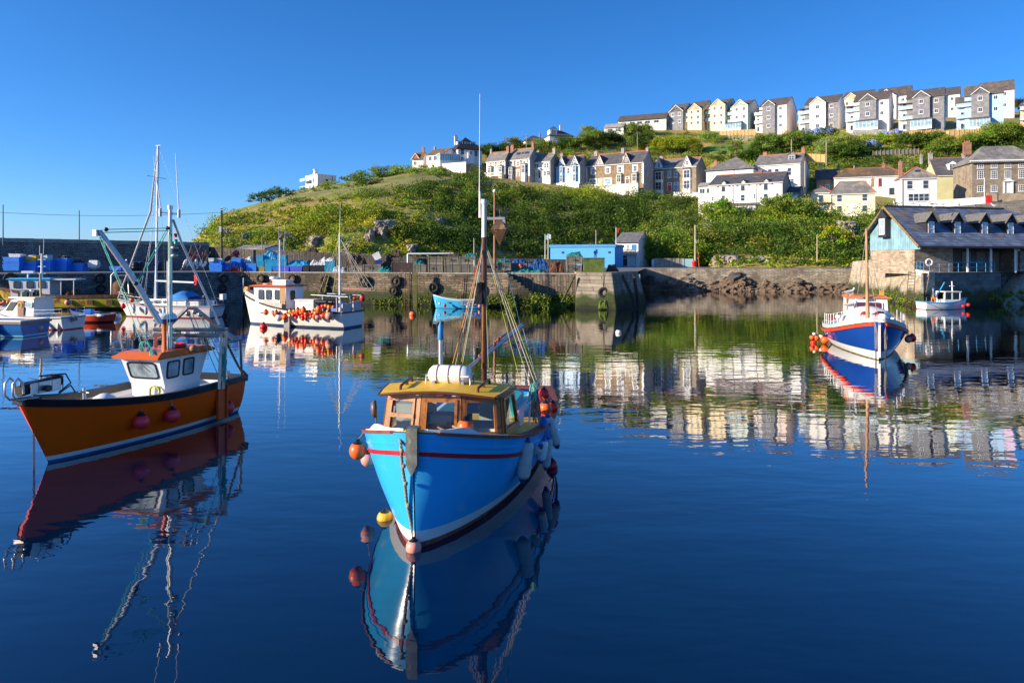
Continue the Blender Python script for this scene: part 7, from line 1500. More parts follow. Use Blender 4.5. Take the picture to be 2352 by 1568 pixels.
b=MB(); b.hexa([V(1.1,.83,1.3),V(1.65,.83,1.3),V(1.65,.80,1.31),V(1.1,.8,1.3)],[V(.6,.8,1.95),V(1.2,.8,1.95),V(1.2,.75,1.95),V(.6,.76,1.95)]); b.build('cabin_window',GLASS,cc_); framed_window(cc_,V(-.45,.86,1.75),V(-1,0,0),V(0,-.05,1),.6,.4,CW,GLASSB,.04)
b=MB(); b.bx(-.05,.5,.84,.9,.95,2.05); dr=b.build('cabin_door',mat('brown_door',(.2,.08,.03),.5),cc_); b=MB(); b.torus((.22,.91,1.7),.17,.03,Matrix.Rotation(R(90),3,'X')); b.build('porthole',YELB,dr)
b=MB(); b.lathe([(.05,0),(.04,.3),(.2,.34),(.22,.42),(0,.44)],(.5,-.1,2.3),n=12); b.lathe([(.05,0),(.04,.3),(.15,.34),(.15,.5),(0,.52)],(.0,.2,2.3),n=12); b.build('radar_dome',PVCW,cc_); b=MB(); b.bx(.1,.9,-.5,.5,2.3,2.75); b.build('windscreen',GLC,cc_)
b=MB(); b.tube([(-.7,.1,2.2),(-.65,.1,4.0)],.07,6); b.build('stub_mast',mat('varnished_spar',(.5,.33,.15),.5),cc_); stanchions(cc_,Hc,.0,.35,4,1,STEEL,.45); stanchions(cc_,Hc,.0,.35,4,-1,STEEL,.45)
b=MB(); b.box((-3.6,.1,.75),(.25,.35,.3)); b.build('outboard_bracket',WOODG,cc_)
for x,y,l in ((745,1195,'plain white fender on the cream cabin boat'),(914,1185,'white and blue fender on the cream cabin boat')): fender('fender',l,at(*zA(x,y),48.3),.5,.1,PVCW,BF if x>800 else PVCW,(0,0,0),'fenders on the cabin boat',.2)
# --- dark blue boat at the left edge
db=mk('workboat','dark blue boat with a rope-wrapped gunwale cut off by the left edge',(-40.5,45.6),(-.995,.09),9.3); Hd=Hull(9.3,2.6,1.5,1.02,1.0,rake=.6,tr=.95,n=16)
DBH=mat('deep_blue_hull',(.015,.14,.42),.3,var=.08); Hd.skin('hull',[(-.35,'a',0),(.04,'a',1),(.14,'a',2),(0,'s',2)],[NAVY,mat('pale_blue_stripe',(.25,.6,.75),.4),DBH],db); Hd.band('rope_fender',HEMP,db,-.14,.02,.08,.08,0,.2); Hd.band('gunwale',WHITE,db,.0,.1,-.02,.12,0,.98); Hd.deck('deck',WHITE,db,-.1,0,.96)
b=MB(); b.box(V(Hd.x(.17,.5),Hd.half(.17,.5)+.08,.45),(.25,.16,1.0)); b.build('fender_post',DBH,db)
buoy('buoy','pale orange buoy between the dark blue boat and the cream cabin boat','buoy',at(*zA(615,1225),45.2),.24,PINK)
# --- small white boat with red floats at far left
sw,Hs=simple_boat('fishing_boat','small white boat with a row of red and yellow floats on its rail, far left',(-48.5,57.6),(-1,.05),9.0,2.4,(1.7,1.2,1.2),BOATW)
wh(sw,.6,2.6,.8,1.1,1.8,2.5,BOATW,BOATW,front_rake=.1,bw=0,top_wider=.02); framed_window(sw,V(1.6,.87,2.15),V(-1,0,0),V(0,0,1),.9,.45,BLACK,GLASS,.04); stanchions(sw,Hs,.02,.6,8,1,STEEL,.5)
for x,y,r,m,nm in ((10,850,24,RED,'red'),(35,828,22,ORANGE,'orange'),(70,812,27,ORANGE,'orange'),(125,815,24,YELB,'yellow-green'),(197,795,28,RED,'red'),(175,830,26,ORANGE,'orange'),(243,803,24,PINK,'pink'),(285,815,28,YELB,'yellow-green'),(225,828,22,RED,'red'),(330,830,22,PINK,'pink')):
    buoy('float','%s float on the rail of the far left white boat'%nm,'float',at(*zA(x,y),56.0),r*.14648/F*56,m,group='floats on the far left boat',sz=1)
# --- yellow trawler against the quay
YH=mat('yellow_rusty_hull',(.60,.46,.02),.55,var=.15,s=.6,c2=(.22,.08,.03),t2=.57,s2=.7,sx=(1,1,.6)); RG=mat('rust_black_gunwale',(.05,.03,.025),.8,var=.4,s=2,c2=(.16,.06,.03),t2=.5)
yt=mk('trawler','yellow rusty trawler with white and blue wheelhouse lying in shadow against the quay',(-52.6,68.1),(-.98,-.10),14.5); Ht=Hull(14.5,3.0,2.6,1.35,1.45,rake=1.2,tr=.8,n=20)
Ht.skin('hull',[(-.4,'a',0),(.25,'a',1),(-.25,'s',2),(0,'s',2)],[BLACK,YH,RG],yt); Ht.band('bulwark',RG,yt,-.2,.12,.06,.1,0,.99); Ht.deck('deck',mat('dark_deck',(.06,.05,.05),.8),yt,-.1,0,.97)
wh(yt,.6,4.2,1.0,1.1,2.0,3.0,BOATW,LB,front_rake=.15,bw=0,top_wider=.03,ov=.15); b=MB(); b.bx(-1.8,.8,-1.0,1.0,2.95,3.08); b.build('shelter_roof',BOATW,yt)
for x in (3.6,2.4,1.3): framed_window(yt,V(x,1.06,2.5),V(-1,0,0),V(0,0,1),.7,.7,BLACK,GLASS,.06)
b=MB(); 
for x in (-1.6,-.4): b.tube([(x,.9,1.3),(x,.9,2.95)],.05,5)
b.build('roof_post',STEEL,yt); b=MB(); b.tube([(1.9,0,3.0),(1.9,0,5.6)],[.12,.09],7); b.tube([(1.75,0,5.4),(1.7,0,7.0)],.03,4); b.tube([(2.1,0,5.4),(2.1,0,6.4)],.03,4)
for z in (3.6,4.3,5.0): b.box((1.9,0,z),(.7,.1,.08))
b.build('mast',PVCW,yt); b=MB(); b.tube([(3.2,0,3.1),(3.2,0,3.7)],.08,6); b.box((3.2,0,3.75),(1.1,.3,.22)); b.build('radar',PVCW,yt)
b=MB(); b.tube([(-5.2,1.0,1.3),(-5.2,1.0,3.4),(-6.2,0,5.0),(-6.6,-1.0,1.4)],.10,6); b.tube([(-5.2,1.0,3.4),(-7.2,1.0,3.4)],.07,5); b.tube([(-6.2,0,5),(-6.9,1,1.4)],.08,5); b.build('stern_gantry',ALU,yt); b=MB(); b.lathe([(.3,-.4),(1.0,-.4),(1.0,-.3),(.3,-.3),(.3,.3),(1.0,.3),(1.0,.4),(.3,.4)],(-6.0,.3,2.0),Matrix.Rotation(R(90),3,'X'),16); b.build('net_drum',RUST,yt)
b=MB(); b.lathe([(.4,0),(.45,.3),(.3,.6),(0,.65)],(-.9,.3,1.3),n=12); b.bx(-1.6,-1.1,-.3,.6,1.3,2.0); b.build('winch',RUST,yt)
for s in (.28,.15,.42): b=MB(); b.box(V(Ht.x(s,.8),Ht.half(s,.8)+.06,.75),(.55,.10,.5)); b.build('rusty_bracket',RUST,yt)
buoy('buoy','faded red buoy hanging on the yellow trawler hull','buoy',at(*zA(1063,820),66.0),.28,PINK)
line(yt,V(-1.5,.9,2.2),w2l(yt,at(262,622,75)),HEMP,.03,'mooring_line',.8)
# --- red boat with blue outboard cover
rd,Hrd=simple_boat('dinghy','small red boat with white stripe and blue outboard cover at left centre',(-31.6,54.6),(1,.05),2.6,1.2,(.72,.6,.62),REDS,low=BLACK,gm=PVCW,zl=.12); b=MB(); b.bx(-1.15,-.55,-.25,.25,.62,1.05); b.build('outboard_cover',BLUEP,rd,bevel=.05)
fender('fender','white fender on the gunwale of the small red boat',at(*z3(1045,1078),54.0),.5,.1,PVCW,PVCW,(0,R(90),0))
bd=MB()
bl_,Hbl=simple_boat('inflatable_dinghy','dark blue folded dinghy with white tips between the cabin boat and the trawler',(-37.2,57.5),(-1,.3),2.8,1.4,(.9,.6,.6),mat('navy_fabric',(.03,.07,.2),.6,var=.2))
# --- buoys afloat
for u,v,r,m,l in ((948,721,.32,ORANGE,'single orange mooring buoy afloat near the sky-blue boat'),(605.5,750,.28,RED,'single red buoy afloat below the bow of the white fishing boat'),(1420.5,762,.2,WHB,'white mooring buoy afloat alone in the middle of the harbour'),(639,774,.2,BLACK,'black float adrift below the white fishing boat'),(269,728,.35,WHB,'grey-white mooring buoy afloat beside the yacht bow'),(1428,764,.12,BLACK,'tiny dark float touching the white mooring buoy')):
    p=wat(u,v+3); p.z=r*.3; buoy('mooring_buoy',l,'mooring buoy',p,r,m,sz=1)
# ================================================================ clutter on the quays
def quay_Y(u):   # distance of the quay edge along a column
    for p,q in ((A0,A1),(A1,A2),(A2+V(0,1.7,0),A3+V(0,1.7,0))):
        k=(u-CU)/F; d=q-p; s=(k*p.y-p.x)/(d.x-k*d.y)
        if -.02<=s<=1.02: return p.y+d.y*s
    return A3.y+1.7
TEAL=mat('teal_plastic',(.02,.30,.50),.45,var=.15,s=2.5); VIO=mat('violet_plastic',(.10,.12,.60),.45); NVP=mat('navy_plastic',(.02,.04,.3),.5); OCH=mat('ochre_plastic',(.42,.28,.04),.5); REDC=mat('red_plastic',(.55,.02,.03),.5); BLKP=mat('black_plastic',(.02,.02,.022),.5,var=.3); GREYP=mat('grey_plastic',(.5,.53,.55),.5); WBAG=mat('white_sack',(.6,.6,.6),.8,var=.15,s=6,bump=.5,bs=10)
TEALN=mat('teal_net',(.03,.33,.27),.95,var=.5,s=5,c2=(.01,.12,.14),t2=.5,s2=9,bump=1,bs=18); BLUN=mat('blue_net',(.02,.12,.4),.95,var=.5,s=5,c2=(.02,.05,.1),t2=.5,s2=9,bump=1,bs=18); BRNN=mat('dark_net',(.06,.045,.035),.95,var=.5,s=5,c2=(.15,.09,.05),t2=.55,s2=9,bump=1,bs=14); GRNP=mat('green_metal',(.12,.17,.03),.7,var=.3,s=1.5,c2=(.05,.08,.02),t2=.6)
POTW=brick('pot_slats',(.38,.34,.25),(.26,.23,.17),(.03,.03,.03),1.5,.13,.02,.01,.9,.5,stain=(.16,.17,.06),ts=.62)
CN=[0]
def px_box(z,x0,x1,y0,y1,back=1.5,Y=None):
    u0,v0=z(x0,y0); u1,v1=z(x1,y1); Y=Y or quay_Y((u0+u1)/2)+back; return X_(u0,Y),X_(u1,Y),Z_(v1,Y),Z_(v0,Y),Y
def tub(z,x0,x1,y0,y1,m,label,tilt=0,back=1.6,cat='tub',name='fish_tub',group='plastic tubs on the quay',fill=None,dep=None,Y=None):
    a,c,zb,zt,Y=px_box(z,x0,x1,y0,y1,back,Y); w_,h_=c-a,zt-zb; d=dep or w_*.75; t=thing(name,label,cat,((a+c)/2,Y+d/2,zb),0,group); t.rotation_euler=(0,R(tilt),random.uniform(-.06,.06))
    b=MB(); f=lambda k,zz:[V(-w_/2*k,-d/2*k,zz),V(w_/2*k,-d/2*k,zz),V(w_/2*k,d/2*k,zz),V(-w_/2*k,d/2*k,zz)]
    b.loft([f(.88,0),f(.97,h_*.86),f(.97,h_*.87),f(1.0,h_*.88),f(1.0,h_),f(.93,h_),f(.93,h_*.8)],True,True,smooth=False); b.build('tub_body',m,t)
    if fill: b=MB(); b.ball((0,0,h_*.9),w_*.42,10,6,sz=.3); b.build('contents',fill,t)
    return t
B_,T_,W_=BLUEP,TEAL,WHB
L_A=[(30,290,230,325,B_,'bottom blue tub of the leftmost stack of three'),(30,298,175,232,B_,'middle blue tub of the leftmost stack of three'),(33,303,110,178,B_,'top blue tub with black lettering in the leftmost stack of three'),
(315,565,235,328,B_,'bottom blue tub below the yellow crate'),(315,565,175,236,B_,'upper blue tub directly under the yellow crate'),(585,797,245,328,B_,'bottom blue tub below the tilted white sheet'),(580,797,160,247,B_,'blue tub tilted under the white sheet'),
(862,1045,245,330,B_,'bottom blue tub of the stack right of the trawler mast'),(862,1048,203,247,B_,'middle blue tub of the stack right of the trawler mast'),(862,1055,127,205,B_,'top blue tub of the stack right of the trawler mast'),(1090,1305,205,330,B_,'single blue tub with dark lid beside the hanging white bag'),(1710,1900,255,335,B_,'blue tub holding white rags behind the derrick')]
for x0,x1,y0,y1,m,l in L_A: tub(zA,x0,x1,y0,y1,m,l,back=1.3,tilt=0)
t_=tub(zA,125,308,62,140,W_,'white tub lying askew on the leftmost blue stack',tilt=5,back=1.5); tub(zA,340,566,97,180,YELB,'yellow crate with a white lid on top of blue tubs',back=1.4,fill=WBAG)
tub(zA,585,760,95,180,WBAG,'white plastic sheet crumpled over a tilted blue tub',tilt=-14,back=1.5,name='white_sheet',cat='sheet')
def heap(z,x0,x1,y0,y1,m,label,name='net_heap',cat='fishing net',back=1.5,seed=0,group='net heaps on the quay',tex=.25,Y=None,dep=None):
    from mathutils import noise as N
    a,c,zb,zt,Y=px_box(z,x0,x1,y0,y1,back,Y); w_,h_=c-a,zt-zb; d=dep or min(w_*.6,2.5); nx,ny=26,12; b=MB(); vs=[]
    for i in range(nx+1):
        for j in range(ny+1):
            fx_=i/nx*2-1; fy=j/ny*2-1; e=max(0,1-abs(fx_)**3.5)**.6*max(0,1-abs(fy)**3)**.6
            k=N.fractal(Vector((fx_*w_*1.3+seed,fy*d*1.3,seed)),1,2,4); q=N.noise(Vector((fx_*w_*4,fy*d*4,seed*3.)))
            vs.append((fx_*w_/2+q*.08,fy*d/2+q*.08,max(0,h_*e*(.82+.45*k)+q*tex*min(h_,.6))))
    b.add(vs,[(i*(ny+1)+j,(i+1)*(ny+1)+j,(i+1)*(ny+1)+j+1,i*(ny+1)+j+1) for i in range(nx) for j in range(ny)],0,False)
    for i in range(14): 
        p=V(*vs[random.randrange(len(vs))]); q=V(*vs[random.randrange(len(vs))]); 
        if (p-q).length<w_*.6: b.rope(p+V(0,0,.04),q+V(0,0,.04),-.05,.03,5,4)
    o=b.build(name,m,recalc=False); o.location=((a+c)/2,Y+d/2,zb); return tag(o,label,cat,group)
heap(zA,930,1060,85,128,BLKP,'black heap of net on the blue stack right of the trawler mast',back=1.5,seed=2)
heap(zA,1115,1275,150,206,BLKP,'dark crumpled lid on the single blue tub',name='dark_cover',cat='cover',back=1.5,seed=3)
b=MB(); a,c,zb,zt,Y=px_box(zA,1385,1540,160,300,1.0); b.loft([[V(a+.1,Y,zt),V(c-.1,Y,zt),V(c-.1,Y+.3,zt),V(a+.1,Y+.3,zt)],[V(a,Y-.15,zt-.4),V(c,Y-.15,zt-.4),V(c,Y+.5,zt-.4),V(a,Y+.5,zt-.4)],[V(a+.1,Y-.2,zb+.2),V(c-.1,Y-.2,zb+.2),V(c-.1,Y+.5,zb+.2),V(a+.1,Y+.5,zb+.2)],[V(a+.4,Y,zb),V(c-.4,Y,zb),V(c-.4,Y+.4,zb),V(a+.4,Y+.4,zb)]],smooth=False); tag(b.build('bulk_bag',WBAG),'white bulk bag hanging open against the dark sea wall','bag')
for x in (1385,1640,1445): 
    a,c,zb,zt,Y=px_box(z3,x-32,x+32,520,610,1.5); b=MB(); r=(c-a)/2; b.lathe([(r*.95,0),(r,.05),(r,(zt-zb)*.33),(r*1.03,(zt-zb)*.34),(r,(zt-zb)*.36),(r,(zt-zb)*.66),(r*1.03,(zt-zb)*.67),(r,(zt-zb)*.69),(r,zt-zb),(r*.9,zt-zb),(0,zt-zb-.03)],n=18); t=thing('barrel','dark blue-lidded barrel against the sea wall behind the yacht','barrel',((a+c)/2,Y+.5,zb),0,'barrels by the sea wall'); b.build('drum',BLKP,t); b=MB(); b.lathe([(r*.9,0),(r*.9,.06),(0,.07)],(0,0,zt-zb-.02),n=16); b.build('lid',BLUEP,t)
# dan buoys: flag poles with floats leaning on the wall
def dan(u,v,Y,tip,fc,label,flo=WHB,nf=1):
    a=at(u,v,Y); c=at(*tip); t=thing('dan_buoy',label,'marker pole',a,0,'marker poles leaning on the wall'); d=c-a; b=MB(); b.tube([V(0,0,0),d],.03,5); b.build('pole',WOODG,t)
    rot=d.to_track_quat('Z','Y').to_matrix(); b=MB(); b.lathe([(.05,-.35),(.12,-.25),(.13,.3),(.05,.4)],d*.34,rot,8); b.build('float',flo,t)
    if fc: b=MB(); e=d*.97; f=d*.72; b.prism([e,f,f+V(.35*random.choice((-1,1)),0,-.35),e+V(.15,0,-.5)],(0,.03,0)); b.build('flag',fc,t)
ORF=mat('orange_flag',(.75,.16,.02),.8); RDF=mat('red_flag',(.5,.02,.05),.8)
for i in range(15):
    u0,v0=z3(1880+i*17+random.uniform(-8,8),608); u1,v1=z3(1985+i*13+random.uniform(-25,45),355+random.uniform(-20,170)); fc=random.choice((ORF,RDF,None)); Yq=quay_Y(u0)+2
    dan(u0,v0,Yq,(u1,v1,Yq+2.2),fc,{ORF:'orange-flagged marker pole in the bundle against the sea wall',RDF:'red-flagged marker pole in the bundle against the sea wall',None:'bare marker pole with white float in the sea wall bundle'}[fc])
for i in range(6):
    u0,v0=z4(225+i*6,525); u1,v1=z4(395+random.uniform(-15,15),380+i*8); Yq=quay_Y(u0)+3; dan(u0,v0,Yq,(u1,v1,Yq+1.2),RDF,'crimson-flagged marker pole leaning over tubs by the telegraph pole',BLKP)
T4=[(90,230,550,620,B_,'wide blue tub right of the marker poles, lower'),(92,225,512,562,B_,'wide blue tub right of the marker poles, upper'),(85,145,476,512,GREYP,'left pale grey cabinet on the blue tubs by the telegraph pole'),(155,230,478,512,GREYP,'right pale grey cabinet on the blue tubs by the telegraph pole'),(248,300,525,565,B_,'small blue tub, upper one beside the crimson flags'),(248,302,563,600,B_,'small blue tub, lower one beside the crimson flags'),(255,320,596,618,REDC,'flat red fish box on the quay floor'),(322,400,572,618,REDC,'taller red fish box among the blue tubs'),(320,425,475,532,B_,'tilted blue tub under the crimson flags'),(315,370,527,572,B_,'blue tub left of the stairs of tubs'),(380,435,510,572,B_,'blue tub between the tilted tub and the netted sack'),(437,512,507,562,B_,'blue tub under the netted sack'),(430,475,562,617,NVP,'narrow navy tub on the quay floor'),(480,590,530,620,B_,'large square blue tub in the middle of the quay stack'),(585,660,445,510,T_,'upper teal tub of the tall pair'),(590,665,508,568,T_,'lower teal tub of the tall pair'),(612,672,568,620,OCH,'ochre fish box under the teal tubs'),(675,750,530,620,T_,'teal tub right of the ochre box'),(670,750,490,532,T_,'teal tub below the tarpaulin, upper'),(740,830,500,562,T_,'teal tub behind the wheelhouse aerials'),(752,830,560,602,B_,'blue tub behind the wheelhouse aerials'),(800,900,445,500,T_,'topmost teal tub right of the tarpaulin heap'),(820,905,487,560,T_,'teal tub under the topmost one'),(820,928,562,620,VIO,'left violet-blue tub near the quay edge'),(935,1067,562,620,VIO,'right violet-blue tub near the quay edge'),(1075,1140,550,620,BLKP,'narrow black tub beside the violet tubs'),(1140,1300,552,625,BLKP,'large black tub filled with white sacks'),(1300,1410,510,568,T_,'upper teal tub right of the white sacks'),(1295,1400,566,622,T_,'lower teal tub right of the white sacks')]
for x0,x1,y0,y1,m,l in T4: tub(z4,x0,x1,y0,y1,m,l,back=1.4 if y1>590 else 1.6,tilt=6 if 'tilted' in l else 0)
heap(z4,450,548,460,522,WBAG,'netted white sack on a blue tub',name='sack',cat='sack',seed=4,back=1.8); heap(z4,1145,1235,498,555,WBAG,'left white sack on the large black tub',name='sack',cat='sack',seed=5,back=1.8); heap(z4,1235,1320,470,552,WBAG,'tallest white sack on the large black tub',name='sack',cat='sack',seed=6,back=1.9); heap(z4,1300,1412,478,530,WBAG,'white sack slumped on the teal tub',name='sack',cat='sack',seed=7,back=1.7)
heap(z4,650,795,395,492,T_,'teal tarpaulin heap on top of the tallest tub stack',name='tarpaulin',cat='tarpaulin',seed=8,back=2.2); heap(z4,890,1140,498,565,T_,'long teal tarpaulin draped over gear',name='tarpaulin',cat='tarpaulin',seed=9,back=2.2)
heap(z4,1085,1230,375,432,BRNN,'pale rope heap on the parapet wall',seed=10,back=6); heap(z4,1500,1740,430,632,BRNN,'tall dark brown heap of nets and pots',seed=11,back=2.5); heap(z4,1890,2035,440,632,BRNN,'dark rusty heap of gear beside the white tilted box',seed=12,back=2.5); heap(z4,1990,2110,402,470,BRNN,'rust-coloured net bundle on top of the gear',seed=13,back=4); heap(z4,1845,1995,570,638,TEALN,'grey-teal net ball on the quay floor before the rusty plate',seed=14,back=1.0); heap(z4,2230,2352,505,560,TEALN,'teal net bundle on the first slatted pot crate',seed=15,back=1.9)
heap(z4,1380,1515,560,628,GREYP,'crumpled white plastic sheet beside the teal tubs',name='plastic_sheet',cat='sheet',seed=16,back=1.1)
t=tub(z4,1825,1905,415,490,WHB,'white fish box balanced askew on the gear heap',tilt=-28,back=2.6); tub(z4,1830,1892,497,540,NVP,'small blue box on the slatted crates',back=1.9)
a,c,zb,zt,Y=px_box(z4,2000,2228,525,640,.9); b=MB(); b.bx(a,c,Y,Y+.06,zb,zt); b.bx(a,a+.1,Y-.03,Y+.1,zb,zt); b.bx(c-.1,c,Y-.03,Y+.1,zb,zt); tag(b.build('steel_plate',mat('dark_rust_plate',(.05,.035,.03),.7,var=.4,s=1,c2=(.28,.10,.03),t2=.62,sx=(1,1,.3))),'dark rust-streaked steel plate standing on the quay edge','steel plate')
def pot(z,x0,x1,y0,y1,label,tilt=0,back=1.3):
    a,c,zb,zt,Y=px_box(z,x0,x1,y0,y1,back); w_,h_=c-a,zt-zb; t=thing('slatted_crate',label,'crate',((a+c)/2,Y+.6,zb),0,'slatted wooden crates on the pier'); t.rotation_euler=(0,R(tilt),random.uniform(-.05,.05)); b=MB(); n=max(5,int(h_/.14))
    for i in range(n):
        zz=i*h_/n; b.bx(-w_/2,w_/2,-.6,-.56,zz+.012,zz+h_/n-.012); b.bx(-w_/2,-w_/2+.04,-.56,.6,zz+.012,zz+h_/n-.012); b.bx(w_/2-.04,w_/2,-.56,.6,zz+.012,zz+h_/n-.012)
    b.build('slat_panel',POTW,t); b=MB()
    for x in (-w_/2+.1,-.0,w_/2-.1): b.bx(x-.05,x+.05,-.63,-.60,0,h_)
    b.bx(-w_/2+.04,w_/2-.04,-.55,.55,.02,h_*.93,mi=1); b.build('frame',[POTW,BRNN],t)
    if h_>.7 and random.random()<.7: text(t,random.choice(('MH','MH','M H')),.35,(random.uniform(-.2,.2),-.636,h_*.5),(R(90),0,0),BLACK)
P5=[(0,0,0,0,0)]
for x0,x1,y0,y1,l,tl in ((125,250,490,572,'slatted crate right of the steel plate under the teal net',0),(260,405,415,489,'upper slatted crate of the second pier stack, greenish',0),(260,405,490,572,'lower slatted crate of the second pier stack',0),(413,555,417,489,'upper crate of the third pier stack, slightly tipped',-3),(413,555,490,572,'lower crate of the third pier stack',0),(557,715,415,489,'upper crate of the fourth pier stack',0),(557,737,490,572,'lower crate of the fourth pier stack',0),(915,1045,470,545,'slatted crate behind the mast of the blue boat with net on it',0),(1047,1205,475,545,'slatted crate under the blue and white net',0),(1207,1330,480,545,'slatted crate under the large blue net bundle',0),(1566,1722,415,489,'upper crate under the green net by the green container',0),(1566,1712,494,572,'lower crate beside the green container',0)): pot(z5,x0,x1,y0,y1,l,tl)
for x0,x1,y0,y1,l,tl in ((1700,1892,542,625,'long low slatted crate under the white tilted box',0),(1535,1700,555,632,'slatted crate at the foot of the tall brown heap',0)): pot(z4,x0,x1,y0,y1,l,tl,1.1)
heap(z5,910,1050,440,478,TEALN,'mixed net and floats on the crate behind the mast',seed=20,back=1.6); heap(z5,1040,1215,440,500,BLUN,'blue and white net over a slatted crate',seed=21,back=1.5); heap(z5,1200,1405,440,540,BLUN,'large blue net bundle with teal net below',seed=22,back=1.2); heap(z5,1560,1722,378,418,TEALN,'bright green net on the tallest crate beside the green container',seed=23,back=1.5); heap(z5,950,1430,528,592,TEALN,'long pile of teal net spread along the pier edge',seed=24,back=.3,dep=1.4); heap(z5,1420,1740,565,596,BRNN,'low line of ropes and floats along the pier edge',seed=25,back=.3,dep=1.0); heap(z5,1405,1545,455,575,RUST,'rust-brown metal gear heap between the nets and crates',name='scrap_heap',cat='scrap',seed=26,back=1.2); heap(z5,1935,2065,495,585,BRNN,'tangle of pots and grey rope at the pier end',name='pot_heap',cat='fishing gear',seed=27,back=2,Y=73); heap(z5,410,580,385,418,BRNN,'dark rope bundle on the third crate stack',seed=28,back=1.5); heap(z5,600,715,390,418,TEALN,'pale green net on the fourth crate stack',seed=29,back=1.5)
for i,(x,y,m,l) in enumerate(((1130,495,ORANGE,'orange float among the blue and white net'),(1140,512,RED,'red float under the blue and white net'),(1820,575,RED,'red float on the pier edge before the green container'),(1175,578,ORANGE,'orange float on the teal net pile'),(1530,580,PINK,'pink float in the rope line'),(1655,568,YELB,'yellow float near the lower crate'))): buoy('float',l,'float',at(*z5(x,y),quay_Y(z5(x,y)[0])+.4),.15,m,sz=1)
a,c,zb,zt,Y=px_box(z5,1725,1925,432,572,1.2); t=thing('gear_container','dull green metal container with a flat lid on the pier end','container',((a+c)/2,Y+.8,zb)); b=MB(); b.bx((a-c)/2,(c-a)/2,-.8,.8,0,zt-zb); b.build('box',GRNP,t,bevel=.03); b=MB(); b.bx((a-c)/2-.06,(c-a)/2+.06,-.88,.88,zt-zb,zt-zb+.1); b.build('lid',WOODG,t)
b=MB(); p=at(*z5(75,388),78);q=at(*z5(505,386),76.5); b.tube([p,q],.12,8); b.tube([p,p-V(0,0,1.6)],.15,6); tag(b.build('steel_gantry_pipe',STEEL),'long silver pipe lying across the gear on the pier wall','pipe')
# --- tyres
TY=[(z4,245,690,50,'left shaded tyre on the quay wall corner'),(z4,235,793,46,'tyre hanging below the left shaded tyre'),(z4,633,688,48,'tyre left of the white boat radar'),(z4,960,690,46,'tyre above the wheelhouse of the white boat'),(z4,1305,710,52,'tyre right of the sacks, upper of a pair'),(z4,1292,808,46,'tyre below the upper one of the pair behind the mizzen mast'),(z4,1715,722,60,'large tyre hung behind the mizzen rigging'),(z4,2047,720,60,'large tyre right of the mizzen rigging'),(z4,2018,820,50,'weedy tyre below the large one'),(z5,320,705,48,'toothed tractor tyre above the sky-blue open boat'),(z5,745,725,52,'tyre hidden behind the hourglass day shape'),(z5,1913,752,50,'tyre hanging on the pier head'),(z3,110,695,66,'big dark tyre on the quay wall at far left'),(z3,1045,690,56,'dark tyre behind the trawler stern'),(z3,1055,800,50,'dark tyre low behind the trawler stern')]
for z,x,y,r,l in TY:
    u,v=z(x,y); 
    if z is z5 and x>1800: Y=68.35
    else: Y=quay_Y(u)-.05 if u<1160 else quay_Y(u)
    k=.24414 if z is z5 else .21975; R_=r*k/F*Y; t=thing('tyre',l,'tyre',at(u,v,Y-.15),R(-8 if u>560 else 30),'tyres hung on the harbour walls'); b=MB(); rot=Matrix.Rotation(R(90),3,'X'); prof=[(.52,-.22),(.60,-.27),(.88,-.27),(.97,-.20),(1,0),(.97,.20),(.88,.27),(.60,.27),(.52,.22),(.50,0)]
    rings=[]
    for i in range(25):
        a=2*math.pi*i/24; k2=1+(.02 if i%2 else -.02); rings.append([rot@V(p*R_*k2*math.cos(a),p*R_*k2*math.sin(a),q*R_) for p,q in prof])
    b.loft(rings,True,False); b.build('tread',RUBBER,t); b=MB(); b.tube([V(0,0,R_*.9),V(0,.1,Z_(626,Y)-t.location.z)],.03,4); b.build('hanging_chain',RUST,t)
# weedy tyre lump on the pier head
heap(z5,1870,1958,815,905,mat('weed_green',(.10,.14,.02),.95,var=.5,s=4),'weed-covered tyre at the waterline of the pier head',name='weedy_tyre',cat='tyre',Y=67.7,seed=31,dep=.8)
# seaweed along the pier foot
bl_=[]
for i in range(520):
    u=random.choice((random.uniform(640,1330),random.uniform(1090,1330),random.uniform(860,1330))); Y=quay_Y(u)-(1.7 if u>1168 else 0); z=random.random()**1.5*(1.15 if 1080<u<1330 else .8); r=random.uniform(.14,.34); bl_.append((X_(u,Y),Y+r*.75-(.9 if 1172<u<1262 else -1.45 if u>1262 else 0),z,r,r*1.6,random.choice((YG,LT,YG,MD))))
for i in range(120):
    s=random.random(); p=C1.lerp(C2,random.uniform(.3,.9)) if i<80 else C0.lerp(C1,random.uniform(.3,.95)); r=random.uniform(.2,.5); bl_.append((p.x-(.3 if i>=80 else 0),p.y-.15+(.0 if i>=80 else .1),random.random()*1.3*(1 if i<80 else .5),r,r*1.4,random.choice((MD,YG,DK))))
tag(leaves('seaweed',bl_,mat('bright_weed',(.14,.19,.02),.95,var=.6,s=1.5),.11,5.0,tall=2.2),kind='stuff')
